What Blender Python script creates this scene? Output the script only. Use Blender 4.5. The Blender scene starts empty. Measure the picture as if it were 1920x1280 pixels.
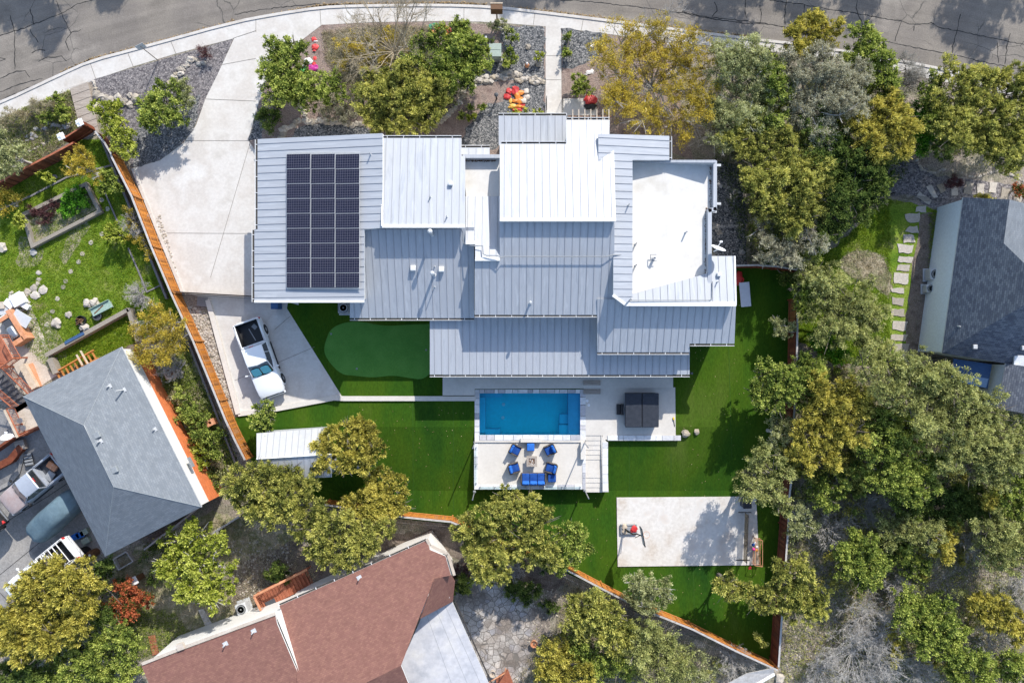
import bpy, bmesh, math, random
import numpy as np
from mathutils import Vector, Matrix
from mathutils.geometry import tessellate_polygon
# ---------------------------------------------------------------- camera, sky, sun, exposure
H = 55.0; K = 0.04
sc = bpy.context.scene
COL = sc.collection
cam = bpy.data.cameras.new("camera"); cam_o = bpy.data.objects.new("camera", cam); COL.objects.link(cam_o)
cam_o.location = (0, 0, H); cam.sensor_width = 36; cam.lens = 36 * H / 76.8
cam.clip_end = 900; cam.clip_start = 1; sc.camera = cam_o
AZ = math.radians(23); EL = math.radians(37)
w = bpy.data.worlds.new("World"); sc.world = w; w.use_nodes = True
nt = w.node_tree; bg = nt.nodes['Background']; sky = nt.nodes.new('ShaderNodeTexSky')
sky.sky_type = 'NISHITA'; sky.sun_disc = False; sky.sun_elevation = EL; sky.sun_rotation = AZ
nt.links.new(sky.outputs[0], bg.inputs[0]); bg.inputs[1].default_value = 0.15
sl = bpy.data.lights.new("sun", 'SUN'); sl.energy = 3.2; sl.angle = math.radians(0.53); sl.color = (1, .955, .88)
so = bpy.data.objects.new("sun", sl); COL.objects.link(so)
SD = Vector((math.sin(AZ) * math.cos(EL), math.cos(AZ) * math.cos(EL), math.sin(EL)))
so.rotation_euler = (-SD).to_track_quat('-Z', 'Y').to_euler(); so.location = (20, 40, 40)
sc.view_settings.view_transform = 'Standard'; sc.view_settings.look = 'None'
sc.view_settings.exposure = 0.86; sc.view_settings.gamma = 1
R = random.Random(7); NR = np.random.default_rng(11)
# ---------------------------------------------------------------- ground shape and pixel -> place
Y1, Y2, DROP = -6.4, -11.4, -1.1
def gh(y):
    return 0.0 if y >= Y1 else (DROP if y <= Y2 else DROP * (y - Y1) / (Y2 - Y1))
def P(px, py, z=0.0):
    f = (H - z) / H * K
    return Vector(((px - 960) * f, (640 - py) * f, z))
def G(px, py, dz=0.0):
    z = 0.0
    for _ in range(4):
        p = P(px, py, z); z = gh(p.y) + dz
    return P(px, py, z)
# ---------------------------------------------------------------- object helpers
def tag(o, label=None, cat=None, group=None, kind=None):
    if label: o['label'] = label
    if cat: o['category'] = cat
    if group: o['group'] = group
    if kind: o['kind'] = kind
    return o
def thing(name, label, cat, loc=(0, 0, 0), rz=0.0, group=None):
    o = bpy.data.objects.new(name, None); COL.objects.link(o)
    o.location = loc; o.rotation_euler = (0, 0, rz); o.empty_display_size = .3
    return tag(o, label, cat, group)
def copy_tree(o, parent=None):
    c = o.copy(); COL.objects.link(c); c.parent = parent
    for ch in list(o.children): copy_tree(ch, c)
    return c
class MB:
    def __init__(s): s.v = []; s.f = []; s.m = []; s.uv = None; s.a = []
    def add(s, vs, fs, m=0, a=0.0):
        b = len(s.v); s.v += [tuple(x) for x in vs]
        for f in fs: s.f.append(tuple(b + i for i in f)); s.m.append(m); s.a.append(a)
        return s
    def box(s, c, d, rz=0.0, m=0, a=0.0, rx=0.0, ry=0.0, top=1.0):
        hx, hy, hz = d[0] / 2, d[1] / 2, d[2] / 2
        mt = Matrix.Rotation(rz, 3, 'Z') @ Matrix.Rotation(ry, 3, 'Y') @ Matrix.Rotation(rx, 3, 'X')
        vs = []
        for zz, t in ((-hz, 1), (hz, top)):
            for xx, yy in ((-hx, -hy), (hx, -hy), (hx, hy), (-hx, hy)):
                vs.append(Vector(c) + mt @ Vector((xx * t, yy * t, zz)))
        return s.add(vs, [(3, 2, 1, 0), (4, 5, 6, 7), (0, 1, 5, 4), (1, 2, 6, 5), (2, 3, 7, 6), (3, 0, 4, 7)], m, a)
    def rbox(s, c, d, r=.04, rz=0.0, m=0, a=0.0, rx=0.0, ry=0.0, puff=0.0):   # box with bevelled edges (cushions, bodies)
        hx, hy, hz = d[0] / 2, d[1] / 2, d[2] / 2; r = min(r, hx * .9, hy * .9, hz * .9)
        mt = Matrix.Rotation(rz, 3, 'Z') @ Matrix.Rotation(ry, 3, 'Y') @ Matrix.Rotation(rx, 3, 'X')
        def ring(ex, ey, z):
            c_ = min(ex, ey) * .0 + r
            q = []
            for sx, sy, a0 in ((1, 1, 0), (-1, 1, 90), (-1, -1, 180), (1, -1, 270)):
                for t in (0, 45, 90):
                    an = math.radians(a0 + t)
                    q.append((sx * (ex - c_) + c_ * math.cos(an), sy * (ey - c_) + c_ * math.sin(an), z))
            return q
        rings = [ring(hx - r * .9, hy - r * .9, -hz), ring(hx, hy, -hz + r), ring(hx, hy, hz - r), ring(hx - r * .35, hy - r * .35, hz - r * .3), ring(hx - r, hy - r, hz)]
        rings[0] = [(x * .97, y * .97, z) for x, y, z in rings[0]]
        vs = [Vector(c) + mt @ Vector(p) for rg in rings for p in rg]; n = 12; fs = []
        for k in range(len(rings) - 1):
            for i in range(n):
                j = (i + 1) % n; fs.append((k * n + i, k * n + j, (k + 1) * n + j, (k + 1) * n + i))
        fs.append(tuple(range(n - 1, -1, -1)))
        t0 = (len(rings) - 1) * n
        vs.append(Vector(c) + mt @ Vector((0, 0, hz + puff)))
        for i in range(n): fs.append((t0 + i, t0 + (i + 1) % n, len(vs) - 1))
        return s.add(vs, fs, m, a)
    def tube(s, path, rad, n=6, m=0, cap=True, a=0.0):
        path = [Vector(p) for p in path]
        if not isinstance(rad, (list, tuple)): rad = [rad] * len(path)
        vs = []; fs = []
        for i, p in enumerate(path):
            d = (path[min(i + 1, len(path) - 1)] - path[max(i - 1, 0)])
            d = d.normalized() if d.length > 1e-9 else Vector((0, 0, 1))
            u = d.cross(Vector((0, 0, 1)) if abs(d.z) < .9 else Vector((1, 0, 0))).normalized(); v = d.cross(u)
            for k in range(n):
                t = 2 * math.pi * k / n; vs.append(p + (u * math.cos(t) + v * math.sin(t)) * rad[i])
        for i in range(len(path) - 1):
            for k in range(n):
                q = (k + 1) % n; fs.append((i * n + k, i * n + q, (i + 1) * n + q, (i + 1) * n + k))
        if cap: fs.append(tuple(range(n - 1, -1, -1))); fs.append(tuple((len(path) - 1) * n + k for k in range(n)))
        return s.add(vs, fs, m, a)
    def lathe(s, c, prof, n=20, m=0, a=0.0, axis=None):          # prof [(r,z)...]
        vs = []; fs = []
        mt = Matrix.Identity(3) if axis is None else Vector(axis).to_track_quat('Z', 'Y').to_matrix()
        for r_, z_ in prof:
            for k in range(n):
                t = 2 * math.pi * k / n; vs.append(Vector(c) + mt @ Vector((r_ * math.cos(t), r_ * math.sin(t), z_)))
        for i in range(len(prof) - 1):
            for k in range(n):
                q = (k + 1) % n; fs.append((i * n + k, i * n + q, (i + 1) * n + q, (i + 1) * n + k))
        if prof[0][0] > 1e-4: fs.append(tuple(range(n - 1, -1, -1)))
        if prof[-1][0] > 1e-4: fs.append(tuple((len(prof) - 1) * n + k for k in range(n)))
        return s.add(vs, fs, m, a)
    def prism(s, poly, z0, z1, m=0, a=0.0, side=None):             # poly [(x,y)], z0/z1 number or function
        n = len(poly); f0 = z0 if callable(z0) else (lambda x, y: z0); f1 = z1 if callable(z1) else (lambda x, y: z1)
        ar = sum(poly[i][0] * poly[(i + 1) % n][1] - poly[(i + 1) % n][0] * poly[i][1] for i in range(n))
        if ar < 0: poly = poly[::-1]
        vs = [(p[0], p[1], f0(p[0], p[1])) for p in poly] + [(p[0], p[1], f1(p[0], p[1])) for p in poly]
        tr = tessellate_polygon([[Vector((p[0], p[1], 0)) for p in poly]])
        fs = []
        for t in tr:
            x = (poly[t[1]][0] - poly[t[0]][0]) * (poly[t[2]][1] - poly[t[0]][1]) - (poly[t[2]][0] - poly[t[0]][0]) * (poly[t[1]][1] - poly[t[0]][1])
            t = tuple(t) if x > 0 else tuple(t)[::-1]
            fs.append(tuple(i + n for i in t)); fs.append(t[::-1])
        s.add(vs, fs, m, a)
        return s.add(vs, [(i, (i + 1) % n, (i + 1) % n + n, i + n) for i in range(n)], m if side is None else side, a)
    def loft(s, rings, m=0, a=0.0, capm=None):
        n = len(rings[0]); vs = [p for r_ in rings for p in r_]; fs = []
        for k in range(len(rings) - 1):
            for i in range(n):
                j = (i + 1) % n; fs.append((k * n + i, k * n + j, (k + 1) * n + j, (k + 1) * n + i))
        fs.append(tuple(range(n - 1, -1, -1))); fs.append(tuple((len(rings) - 1) * n + k for k in range(n)))
        return s.add(vs, fs, m, a)
    def rock(s, c, r, sq=.65, m=0, seed=None, a=None):
        rr = random.Random(seed if seed is not None else R.random())
        vs = []
        for v in ICO_V:
            k = rr.uniform(.66, 1.15); vs.append((c[0] + v[0] * r[0] * k, c[1] + v[1] * r[1] * k, c[2] + v[2] * r[0] * sq * k))
        return s.add(vs, ICO_F, m, rr.random() if a is None else a)
    def build(s, name, mats, parent=None, origin=None, smooth=False, autos=None):
        if not isinstance(mats, (list, tuple)): mats = [mats]
        me = bpy.data.meshes.new(name); v = np.array(s.v, dtype=float)
        if origin is not None: v = v - np.array(origin, dtype=float)
        me.from_pydata(v.tolist(), [], s.f)
        for m_ in mats: me.materials.append(m_)
        me.polygons.foreach_set('material_index', s.m)
        at = me.attributes.new('v', 'FLOAT', 'FACE'); at.data.foreach_set('value', s.a)
        if smooth: me.polygons.foreach_set('use_smooth', [True] * len(me.polygons))
        bm = bmesh.new(); bm.from_mesh(me); bmesh.ops.recalc_face_normals(bm, faces=bm.faces); bm.to_mesh(me); bm.free()
        if smooth: me.set_sharp_from_angle(angle=math.radians(40))
        me.update()
        o = bpy.data.objects.new(name, me); COL.objects.link(o)
        if parent is not None: o.parent = parent
        return o
    def solo(s, name, mats, label, cat, group=None, kind=None, smooth=False):   # a top-level one-mesh thing, origin at its base
        v = np.array(s.v); o0 = (v[:, 0].mean(), v[:, 1].mean(), v[:, 2].min())
        o = s.build(name, mats, None, origin=o0, smooth=smooth); o.location = o0
        return tag(o, label, cat, group, kind)
_b = bmesh.new(); bmesh.ops.create_icosphere(_b, subdivisions=2, radius=1)
ICO_V = [tuple(v.co) for v in _b.verts]; ICO_F = [tuple(v.index for v in f.verts) for f in _b.faces]; _b.free()
def smoothpoly(pts, it=2, closed=True):
    for _ in range(it):
        q = []; n = len(pts)
        for i in range(n if closed else n - 1):
            a, b = pts[i], pts[(i + 1) % n]
            q.append((a[0] * .75 + b[0] * .25, a[1] * .75 + b[1] * .25)); q.append((a[0] * .25 + b[0] * .75, a[1] * .25 + b[1] * .75))
        if not closed: q = [pts[0]] + q + [pts[-1]]
        pts = q
    return pts
def rough_edge(pts, amt, step=12, seed=1):
    rr = random.Random(seed); q = []; n = len(pts)
    for i in range(n):
        a, b = pts[i], pts[(i + 1) % n]; L = math.dist(a[:2], b[:2]); k = max(1, int(L / step))
        for j in range(k):
            t = j / k; q.append((a[0] + (b[0] - a[0]) * t + rr.uniform(-amt, amt), a[1] + (b[1] - a[1]) * t + rr.uniform(-amt, amt)))
    return q
def sheet(name, pts, mat, off=0.004, holes=(), kind='structure', parent=None, step=None):
    """a flat cover laid over the ground: outline in picture coordinates, draped on the ground shape"""
    loops = [[Vector((*[c for c in G(*p)][:2], 0)) for p in pts]] + [[Vector((*[c for c in G(*p)][:2], 0)) for p in h] for h in holes]
    tr = tessellate_polygon(loops); flat = [v for l in loops for v in l]
    bm = bmesh.new(); bv = [bm.verts.new(v) for v in flat]
    for t in tr:
        try: bm.faces.new([bv[i] for i in t])
        except ValueError: pass
    for yy in (Y1, Y2):
        g = bm.verts[:] + bm.edges[:] + bm.faces[:]
        bmesh.ops.bisect_plane(bm, geom=g, plane_co=(0, yy, 0), plane_no=(0, 1, 0))
    for v in bm.verts: v.co.z = gh(v.co.y) + off
    bmesh.ops.recalc_face_normals(bm, faces=bm.faces)
    for f in bm.faces:
        if f.normal.z < 0: f.normal_flip()
    me = bpy.data.meshes.new(name); bm.to_mesh(me); bm.free(); me.materials.append(mat)
    o = bpy.data.objects.new(name, me); COL.objects.link(o)
    if parent: o.parent = parent
    elif kind: o['kind'] = kind
    return o
def inside(poly, x, y):
    c = False; n = len(poly); j = n - 1
    for i in range(n):
        if (poly[i][1] > y) != (poly[j][1] > y) and x < (poly[j][0] - poly[i][0]) * (y - poly[i][1]) / (poly[j][1] - poly[i][1]) + poly[i][0]: c = not c
        j = i
    return c
# ---------------------------------------------------------------- materials
def _nt(name):
    m = bpy.data.materials.new(name); m.use_nodes = True; t = m.node_tree
    return m, t, t.nodes['Principled BSDF'], t.nodes.new, t.links.new
def _ramp(N, stops, lo=.3, hi=.7, const=False):
    r = N('ShaderNodeValToRGB'); cr = r.color_ramp; n = len(stops)
    while len(cr.elements) < n: cr.elements.new(.5)
    for i, c in enumerate(stops):
        cr.elements[i].position = lo + (hi - lo) * (i / max(1, n - 1)); cr.elements[i].color = (*c, 1)
    if const: cr.interpolation = 'CONSTANT'
    return r
def mk(name, stops, scale=1.0, rough=.85, spec=.25, speck=(12, .25), bump=.2, bscale=None, metallic=0, lo=.32, hi=.68, detail=6, coat=0, spots=None, stretch=None, bdist=.03):
    m, t, b, N, L = _nt(name)
    tc = N('ShaderNodeTexCoord'); src = tc.outputs['Object']
    if stretch:
        mp = N('ShaderNodeMapping'); mp.inputs['Scale'].default_value = stretch; L(src, mp.inputs[0]); src = mp.outputs[0]
    n1 = N('ShaderNodeTexNoise'); n1.inputs['Scale'].default_value = scale; n1.inputs['Detail'].default_value = detail; n1.inputs['Roughness'].default_value = .6
    L(src, n1.inputs['Vector']); r = _ramp(N, stops, lo, hi); L(n1.outputs[0], r.inputs[0]); col = r.outputs[0]
    n2 = N('ShaderNodeTexNoise'); n2.inputs['Scale'].default_value = speck[0]; n2.inputs['Detail'].default_value = 3; n2.inputs['Roughness'].default_value = .7
    L(src, n2.inputs['Vector'])
    mr = N('ShaderNodeMapRange'); mr.inputs[1].default_value = .3; mr.inputs[2].default_value = .7; mr.inputs[3].default_value = 1 - speck[1]; mr.inputs[4].default_value = 1 + speck[1]
    L(n2.outputs[0], mr.inputs[0])
    mx = N('ShaderNodeMix'); mx.data_type = 'RGBA'; mx.blend_type = 'MULTIPLY'; mx.inputs[0].default_value = 1
    L(col, mx.inputs[6]); L(mr.outputs[0], mx.inputs[7]); col = mx.outputs[2]
    if spots:      # (scale, threshold, colour)
        vo = N('ShaderNodeTexVoronoi'); vo.inputs['Scale'].default_value = spots[0]; L(src, vo.inputs['Vector'])
        ms = N('ShaderNodeMapRange'); ms.inputs[1].default_value = spots[1]; ms.inputs[2].default_value = spots[1] * .75; L(vo.outputs['Distance'], ms.inputs[0])
        mx2 = N('ShaderNodeMix'); mx2.data_type = 'RGBA'; L(ms.outputs[0], mx2.inputs[0]); L(col, mx2.inputs[6]); mx2.inputs[7].default_value = (*spots[2], 1); col = mx2.outputs[2]
    L(col, b.inputs['Base Color']); b.inputs['Roughness'].default_value = rough; b.inputs['Specular IOR Level'].default_value = spec
    b.inputs['Metallic'].default_value = metallic; b.inputs['Coat Weight'].default_value = coat
    if bump:
        bp = N('ShaderNodeBump'); bp.inputs['Strength'].default_value = bump; bp.inputs['Distance'].default_value = bdist; L(n2.outputs[0], bp.inputs['Height']); L(bp.outputs[0], b.inputs['Normal'])
    return m
def plain(name, c, rough=.5, spec=.4, metallic=0, coat=0, var=.06, sc_=6):
    return mk(name, [tuple(x * (1 - var) for x in c), tuple(min(1, x * (1 + var)) for x in c)], sc_, rough, spec, (40, var), 0, metallic=metallic, coat=coat)
def vmat(name, stops, rough=.8, spec=.2, speck=(14, .2), bump=.3, trans=0.0, const=False):     # colour picked per face by attribute v
    m, t, b, N, L = _nt(name)
    at = N('ShaderNodeAttribute'); at.attribute_name = 'v'
    r = _ramp(N, stops, 0, 1, const); L(at.outputs['Fac'], r.inputs[0])
    tc = N('ShaderNodeTexCoord'); n2 = N('ShaderNodeTexNoise'); n2.inputs['Scale'].default_value = speck[0]; n2.inputs['Detail'].default_value = 4; L(tc.outputs['Object'], n2.inputs['Vector'])
    mr = N('ShaderNodeMapRange'); mr.inputs[1].default_value = .3; mr.inputs[2].default_value = .7; mr.inputs[3].default_value = 1 - speck[1]; mr.inputs[4].default_value = 1 + speck[1]
    L(n2.outputs[0], mr.inputs[0])
    mx = N('ShaderNodeMix'); mx.data_type = 'RGBA'; mx.blend_type = 'MULTIPLY'; mx.inputs[0].default_value = 1
    L(r.outputs[0], mx.inputs[6]); L(mr.outputs[0], mx.inputs[7]); L(mx.outputs[2], b.inputs['Base Color'])
    b.inputs['Roughness'].default_value = rough; b.inputs['Specular IOR Level'].default_value = spec
    if bump:
        bp = N('ShaderNodeBump'); bp.inputs['Strength'].default_value = bump; bp.inputs['Distance'].default_value = .03; L(n2.outputs[0], bp.inputs['Height']); L(bp.outputs[0], b.inputs['Normal'])
    if trans:
        tr = N('ShaderNodeBsdfTranslucent'); L(mx.outputs[2], tr.inputs[0]); ms = N('ShaderNodeMixShader'); ms.inputs[0].default_value = trans
        L(b.outputs[0], ms.inputs[1]); L(tr.outputs[0], ms.inputs[2]); L(ms.outputs[0], t.nodes['Material Output'].inputs[0])
    return m
def cells(name, stops, scale, edge, ecol, rough=.85, coord='Object', jitter=1.0, patches=None):        # flagstones, gravel
    m, t, b, N, L = _nt(name); tc = N('ShaderNodeTexCoord')
    nz = N('ShaderNodeTexNoise'); nz.inputs['Scale'].default_value = scale * .7; L(tc.outputs['Object'], nz.inputs['Vector'])
    ad = N('ShaderNodeMix'); ad.data_type = 'VECTOR'; ad.inputs[0].default_value = .12 / max(scale, .5); L(tc.outputs['Object'], ad.inputs[4]); L(nz.outputs['Color'], ad.inputs[5])
    vo = N('ShaderNodeTexVoronoi'); vo.inputs['Scale'].default_value = scale; L(ad.outputs[1], vo.inputs['Vector'])
    ve = N('ShaderNodeTexVoronoi'); ve.feature = 'DISTANCE_TO_EDGE'; ve.inputs['Scale'].default_value = scale; L(ad.outputs[1], ve.inputs['Vector'])
    sp = N('ShaderNodeSeparateColor'); L(vo.outputs['Color'], sp.inputs[0]); r = _ramp(N, stops, 0, 1); L(sp.outputs[0], r.inputs[0])
    col = r.outputs[0]
    n3 = N('ShaderNodeTexNoise'); n3.inputs['Scale'].default_value = .55; n3.inputs['Detail'].default_value = 5; L(tc.outputs['Object'], n3.inputs['Vector'])
    if patches:
        mr3 = N('ShaderNodeMapRange'); mr3.inputs[1].default_value = .42; mr3.inputs[2].default_value = .62; L(n3.outputs[0], mr3.inputs[0])
        m3 = N('ShaderNodeMix'); m3.data_type = 'RGBA'; m3.blend_type = 'MULTIPLY'; L(mr3.outputs[0], m3.inputs[0]); L(col, m3.inputs[6]); m3.inputs[7].default_value = (*patches, 1); col = m3.outputs[2]
    n2 = N('ShaderNodeTexNoise'); n2.inputs['Scale'].default_value = 9; n2.inputs['Detail'].default_value = 5; L(tc.outputs['Object'], n2.inputs['Vector'])
    mr = N('ShaderNodeMapRange'); mr.inputs[1].default_value = .3; mr.inputs[2].default_value = .7; mr.inputs[3].default_value = .75; mr.inputs[4].default_value = 1.25; L(n2.outputs[0], mr.inputs[0])
    mx = N('ShaderNodeMix'); mx.data_type = 'RGBA'; mx.blend_type = 'MULTIPLY'; mx.inputs[0].default_value = 1; L(col, mx.inputs[6]); L(mr.outputs[0], mx.inputs[7])
    me_ = N('ShaderNodeMapRange'); me_.inputs[1].default_value = edge * .6; me_.inputs[2].default_value = edge; L(ve.outputs['Distance'], me_.inputs[0])
    m2 = N('ShaderNodeMix'); m2.data_type = 'RGBA'; L(me_.outputs[0], m2.inputs[0]); m2.inputs[6].default_value = (*ecol, 1); L(mx.outputs[2], m2.inputs[7])
    L(m2.outputs[2], b.inputs['Base Color']); b.inputs['Roughness'].default_value = rough; b.inputs['Specular IOR Level'].default_value = .2
    bp = N('ShaderNodeBump'); bp.inputs['Strength'].default_value = .6; bp.inputs['Distance'].default_value = .4 / scale * .3; L(me_.outputs[0], bp.inputs['Height']); L(bp.outputs[0], b.inputs['Normal'])
    return m
def shingle(name, stops, mortar, bw=.3, bh=.14, msize=.012, rough=.9):
    m, t, b, N, L = _nt(name); tc = N('ShaderNodeTexCoord')
    br = N('ShaderNodeTexBrick'); L(tc.outputs['UV'], br.inputs['Vector']); br.inputs['Scale'].default_value = 1
    br.inputs['Brick Width'].default_value = bw; br.inputs['Row Height'].default_value = bh; br.inputs['Mortar Size'].default_value = msize; br.inputs['Bias'].default_value = 0
    br.inputs['Color1'].default_value = (0, 0, 0, 1); br.inputs['Color2'].default_value = (1, 1, 1, 1); br.inputs['Mortar'].default_value = (.5, .5, .5, 1); br.inputs['Mortar Smooth'].default_value = .3
    r = _ramp(N, stops, 0, 1); L(br.outputs['Color'], r.inputs[0])
    n1 = N('ShaderNodeTexNoise'); n1.inputs['Scale'].default_value = 1.6; n1.inputs['Detail'].default_value = 6; L(tc.outputs['UV'], n1.inputs['Vector'])
    mr = N('ShaderNodeMapRange'); mr.inputs[1].default_value = .3; mr.inputs[2].default_value = .7; mr.inputs[3].default_value = .90; mr.inputs[4].default_value = 1.10; L(n1.outputs[0], mr.inputs[0])
    mx = N('ShaderNodeMix'); mx.data_type = 'RGBA'; mx.blend_type = 'MULTIPLY'; mx.inputs[0].default_value = 1; L(r.outputs[0], mx.inputs[6]); L(mr.outputs[0], mx.inputs[7])
    m2 = N('ShaderNodeMix'); m2.data_type = 'RGBA'; L(br.outputs['Fac'], m2.inputs[0]); L(mx.outputs[2], m2.inputs[6]); m2.inputs[7].default_value = (*mortar, 1)
    L(m2.outputs[2], b.inputs['Base Color']); b.inputs['Roughness'].default_value = rough; b.inputs['Specular IOR Level'].default_value = .15
    bp = N('ShaderNodeBump'); bp.inputs['Strength'].default_value = .5; bp.inputs['Distance'].default_value = .01; bp.invert = True; L(br.outputs['Fac'], bp.inputs['Height']); L(bp.outputs[0], b.inputs['Normal'])
    return m
M = {}
M['litter'] = mk('litter', [(.13, .108, .09), (.29, .245, .205), (.20, .185, .13), (.42, .365, .31)], .55, speck=(9, .55), bump=.8, spots=(5, .16, (.34, .31, .27)), bdist=.08)
M['soil'] = mk('soil', [(.10, .075, .06), (.2, .16, .13), (.13, .11, .08)], 1.2, speck=(14, .5), bump=.8, spots=(7, .14, (.4, .37, .33)), bdist=.06)
M['asphalt'] = mk('asphalt', [(.145, .132, .118), (.22, .198, .172), (.175, .16, .145), (.25, .23, .205)], .16, speck=(11, .2), bump=.25, detail=8)
M['asphaltblue'] = mk('asphaltblue', [(.14, .15, .18), (.2, .21, .235)], .8, speck=(22, .25), bump=.2)
M['crack'] = plain('crack', (.035, .035, .035), .9, .1)
M['joint'] = plain('joint', (.2, .18, .155), .9, .1)
M['concrete'] = mk('concrete', [(.47, .44, .40), (.56, .535, .50), (.50, .465, .425), (.585, .565, .535)], .35, speck=(5, .07), bump=.05, detail=8, rough=.8)
M['concrete2'] = mk('concrete2', [(.42, .39, .36), (.53, .50, .465), (.46, .42, .375)], .6, speck=(6, .08), bump=.05, detail=8)
M['court'] = mk('court', [(.47, .40, .33), (.56, .52, .47), (.60, .57, .53), (.49, .42, .36)], .5, speck=(4, .08), bump=.05, detail=9, lo=.3, hi=.7)
M['deck'] = mk('deck', [(.53, .495, .445), (.60, .565, .515)], .7, speck=(5, .05), bump=.03)
M['oldconcrete'] = mk('oldconcrete', [(.17, .165, .165), (.27, .26, .25), (.33, .31, .285)], .45, speck=(7, .22), bump=.1, detail=8)
M['plank'] = mk('plank', [(.27, .225, .19), (.40, .35, .30)], 2, speck=(12, .25), bump=.2, stretch=(.6, 6, 1))
M['gravel'] = cells('gravel', [(.035, .04, .045), (.12, .125, .13), (.19, .19, .19), (.34, .33, .32)], 12, .05, (.02, .02, .025))
M['gravelp'] = cells('gravelp', [(.09, .08, .085), (.2, .185, .185), (.30, .27, .26)], 9, .05, (.06, .055, .06))
M['flag'] = cells('flag', [(.30, .28, .26), (.42, .39, .36), (.50, .46, .42), (.36, .35, .36)], 2.3, .045, (.17, .15, .13), patches=(.55, .5, .46))
M['turf'] = mk('turf', [(.012, .045, .006), (.027, .074, .006), (.043, .088, .006), (.064, .102, .014)], .22, .95, .08, (9, .22), .5, detail=7, bdist=.02, stretch=(1, .35, 1))
M['putt'] = mk('putt', [(.068, .19, .034), (.095, .235, .048)], .7, .95, .08, (12, .12), .3)
M['lawn'] = mk('lawn', [(.06, .12, .014), (.12, .20, .02), (.18, .24, .035), (.28, .24, .12)], .6, .95, .08, (10, .5), .8, bdist=.06, lo=.3, hi=.72)
M['dry'] = mk('dry', [(.20, .165, .10), (.38, .33, .24), (.17, .18, .08), (.48, .42, .33)], .8, .95, .08, (10, .45), .8, bdist=.06)
M['metal'] = mk('metal', [(.36, .38, .41), (.41, .428, .455), (.385, .40, .425), (.43, .447, .47)], 1.1, .42, .35, (2.2, .07), .2, metallic=.12, stretch=(2.6, .22, 1), bdist=.02)
M['metalx'] = mk('metalx', [(.36, .38, .41), (.41, .428, .455), (.385, .40, .425), (.43, .447, .47)], 1.1, .42, .35, (2.2, .07), .2, metallic=.12, stretch=(.22, 2.6, 1), bdist=.02)
M['rib'] = plain('rib', (.29, .30, .325), .5)  # darker than the roof metal: shaded side of each seam put into the colour
M['membrane'] = mk('membrane', [(.535, .505, .45), (.60, .575, .53), (.62, .60, .565), (.57, .545, .495)], .4, .7, .3, (2.5, .05), .02)
M['trim'] = plain('trim', (.66, .66, .65), .5)
M['stucco'] = plain('stucco', (.62, .60, .56), .85)
M['gutter'] = plain('gutter', (.045, .04, .035), .6)
M['siding'] = plain('siding', (.70, .69, .66), .7)
M['sidingblue'] = plain('sidingblue', (.80, .84, .86), .7)
M['greywall'] = plain('greywall', (.38, .40, .42), .8)
M['shGrey'] = shingle('shGrey', [(.16, .178, .20), (.178, .197, .218), (.20, .218, .238)], (.145, .162, .183))
M['shBlue'] = shingle('shBlue', [(.09, .10, .13), (.125, .14, .17), (.17, .185, .215)], (.06, .07, .09))
M['shRed'] = shingle('shRed', [(.185, .090, .074), (.205, .102, .082), (.235, .120, .092)], (.165, .082, .066), .2, .12, .008)
M['brick'] = shingle('brick', [(.55, .14, .04), (.68, .19, .06)], (.50, .22, .12), .25, .08, .01)
M['cellglass'] = None
M['felt'] = mk('felt', [(.36, .37, .40), (.46, .46, .48), (.52, .51, .50)], .8, .6, .35, (3, .10), .15, stretch=(1, 1, 1))
M['shedmetal_lit'] = mk('shedmetal_lit', [(.44, .44, .43), (.50, .50, .49)], .8, .5, .3, (4, .05), .05)
M['orange'] = mk('orangewood', [(.30, .12, .03), (.42, .18, .05), (.36, .15, .04)], 3, .75, .2, (30, .25), .2)
M['redwood'] = mk('redwood', [(.13, .035, .018), (.23, .07, .035)], 3, .75, .2, (30, .25), .2)
M['deckred'] = mk('deckred', [(.24, .075, .04), (.40, .145, .08)], 3, .7, .25, (25, .2), .2)
M['deckgrey'] = mk('deckgrey', [(.10, .095, .095), (.17, .16, .155)], 3, .8, .2, (25, .2), .2)
M['cap'] = mk('capgrey', [(.36, .34, .32), (.50, .48, .46)], 4, .8, .2, (20, .15), .1)
M['timber'] = mk('timber', [(.42, .34, .25), (.55, .46, .36)], 3, .8, .2, (20, .2), .1)
M['stone'] = vmat('stone', [(.26, .23, .19), (.38, .34, .29), (.46, .42, .37), (.34, .29, .22)], bump=.5)
M['stonegrey'] = vmat('stonegrey', [(.20, .19, .19), (.32, .31, .30), (.40, .385, .37)], bump=.5)
M['white'] = plain('white', (.74, .74, .74), .45); M['offwhite'] = mk('offwhite', [(.42, .35, .28), (.56, .50, .43)], .8, .8, .3, (8, .15), 0)
M['black'] = plain('black', (.018, .018, .02), .5); M['darkgrey'] = plain('darkgrey', (.06, .065, .075), .55)
M['grey'] = plain('grey', (.25, .26, .27), .5); M['lightgrey'] = plain('lightgrey', (.48, .49, .50), .5)
M['steel'] = plain('steel', (.42, .43, .44), .3, metallic=.8)
M['blue'] = mk('bluefabric', [(.010, .05, .22), (.022, .085, .31)], 3, .85, .15, (60, .15), .1)
M['blue2'] = mk('bluefabric2', [(.022, .12, .44), (.035, .155, .52)], 8, .85, .15, (60, .12), .1)
M['wicker'] = plain('wicker', (.10, .085, .075), .8, var=.3, sc_=30)
M['carwhite'] = plain('carwhite', (.76, .77, .78), .3, .5, coat=.6, var=.01)
M['carsilver'] = plain('carsilver', (.40, .43, .48), .4, .5, metallic=.2, coat=.4)
M['carfade'] = mk('carfade', [(.36, .27, .25), (.42, .37, .36)], 1.3, .7, .3, (10, .1), 0)
M['glass'] = plain('glass', (.02, .025, .03), .08, .8, coat=1)
M['shade'] = plain('sunshade', (.10, .36, .44), .4)
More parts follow.
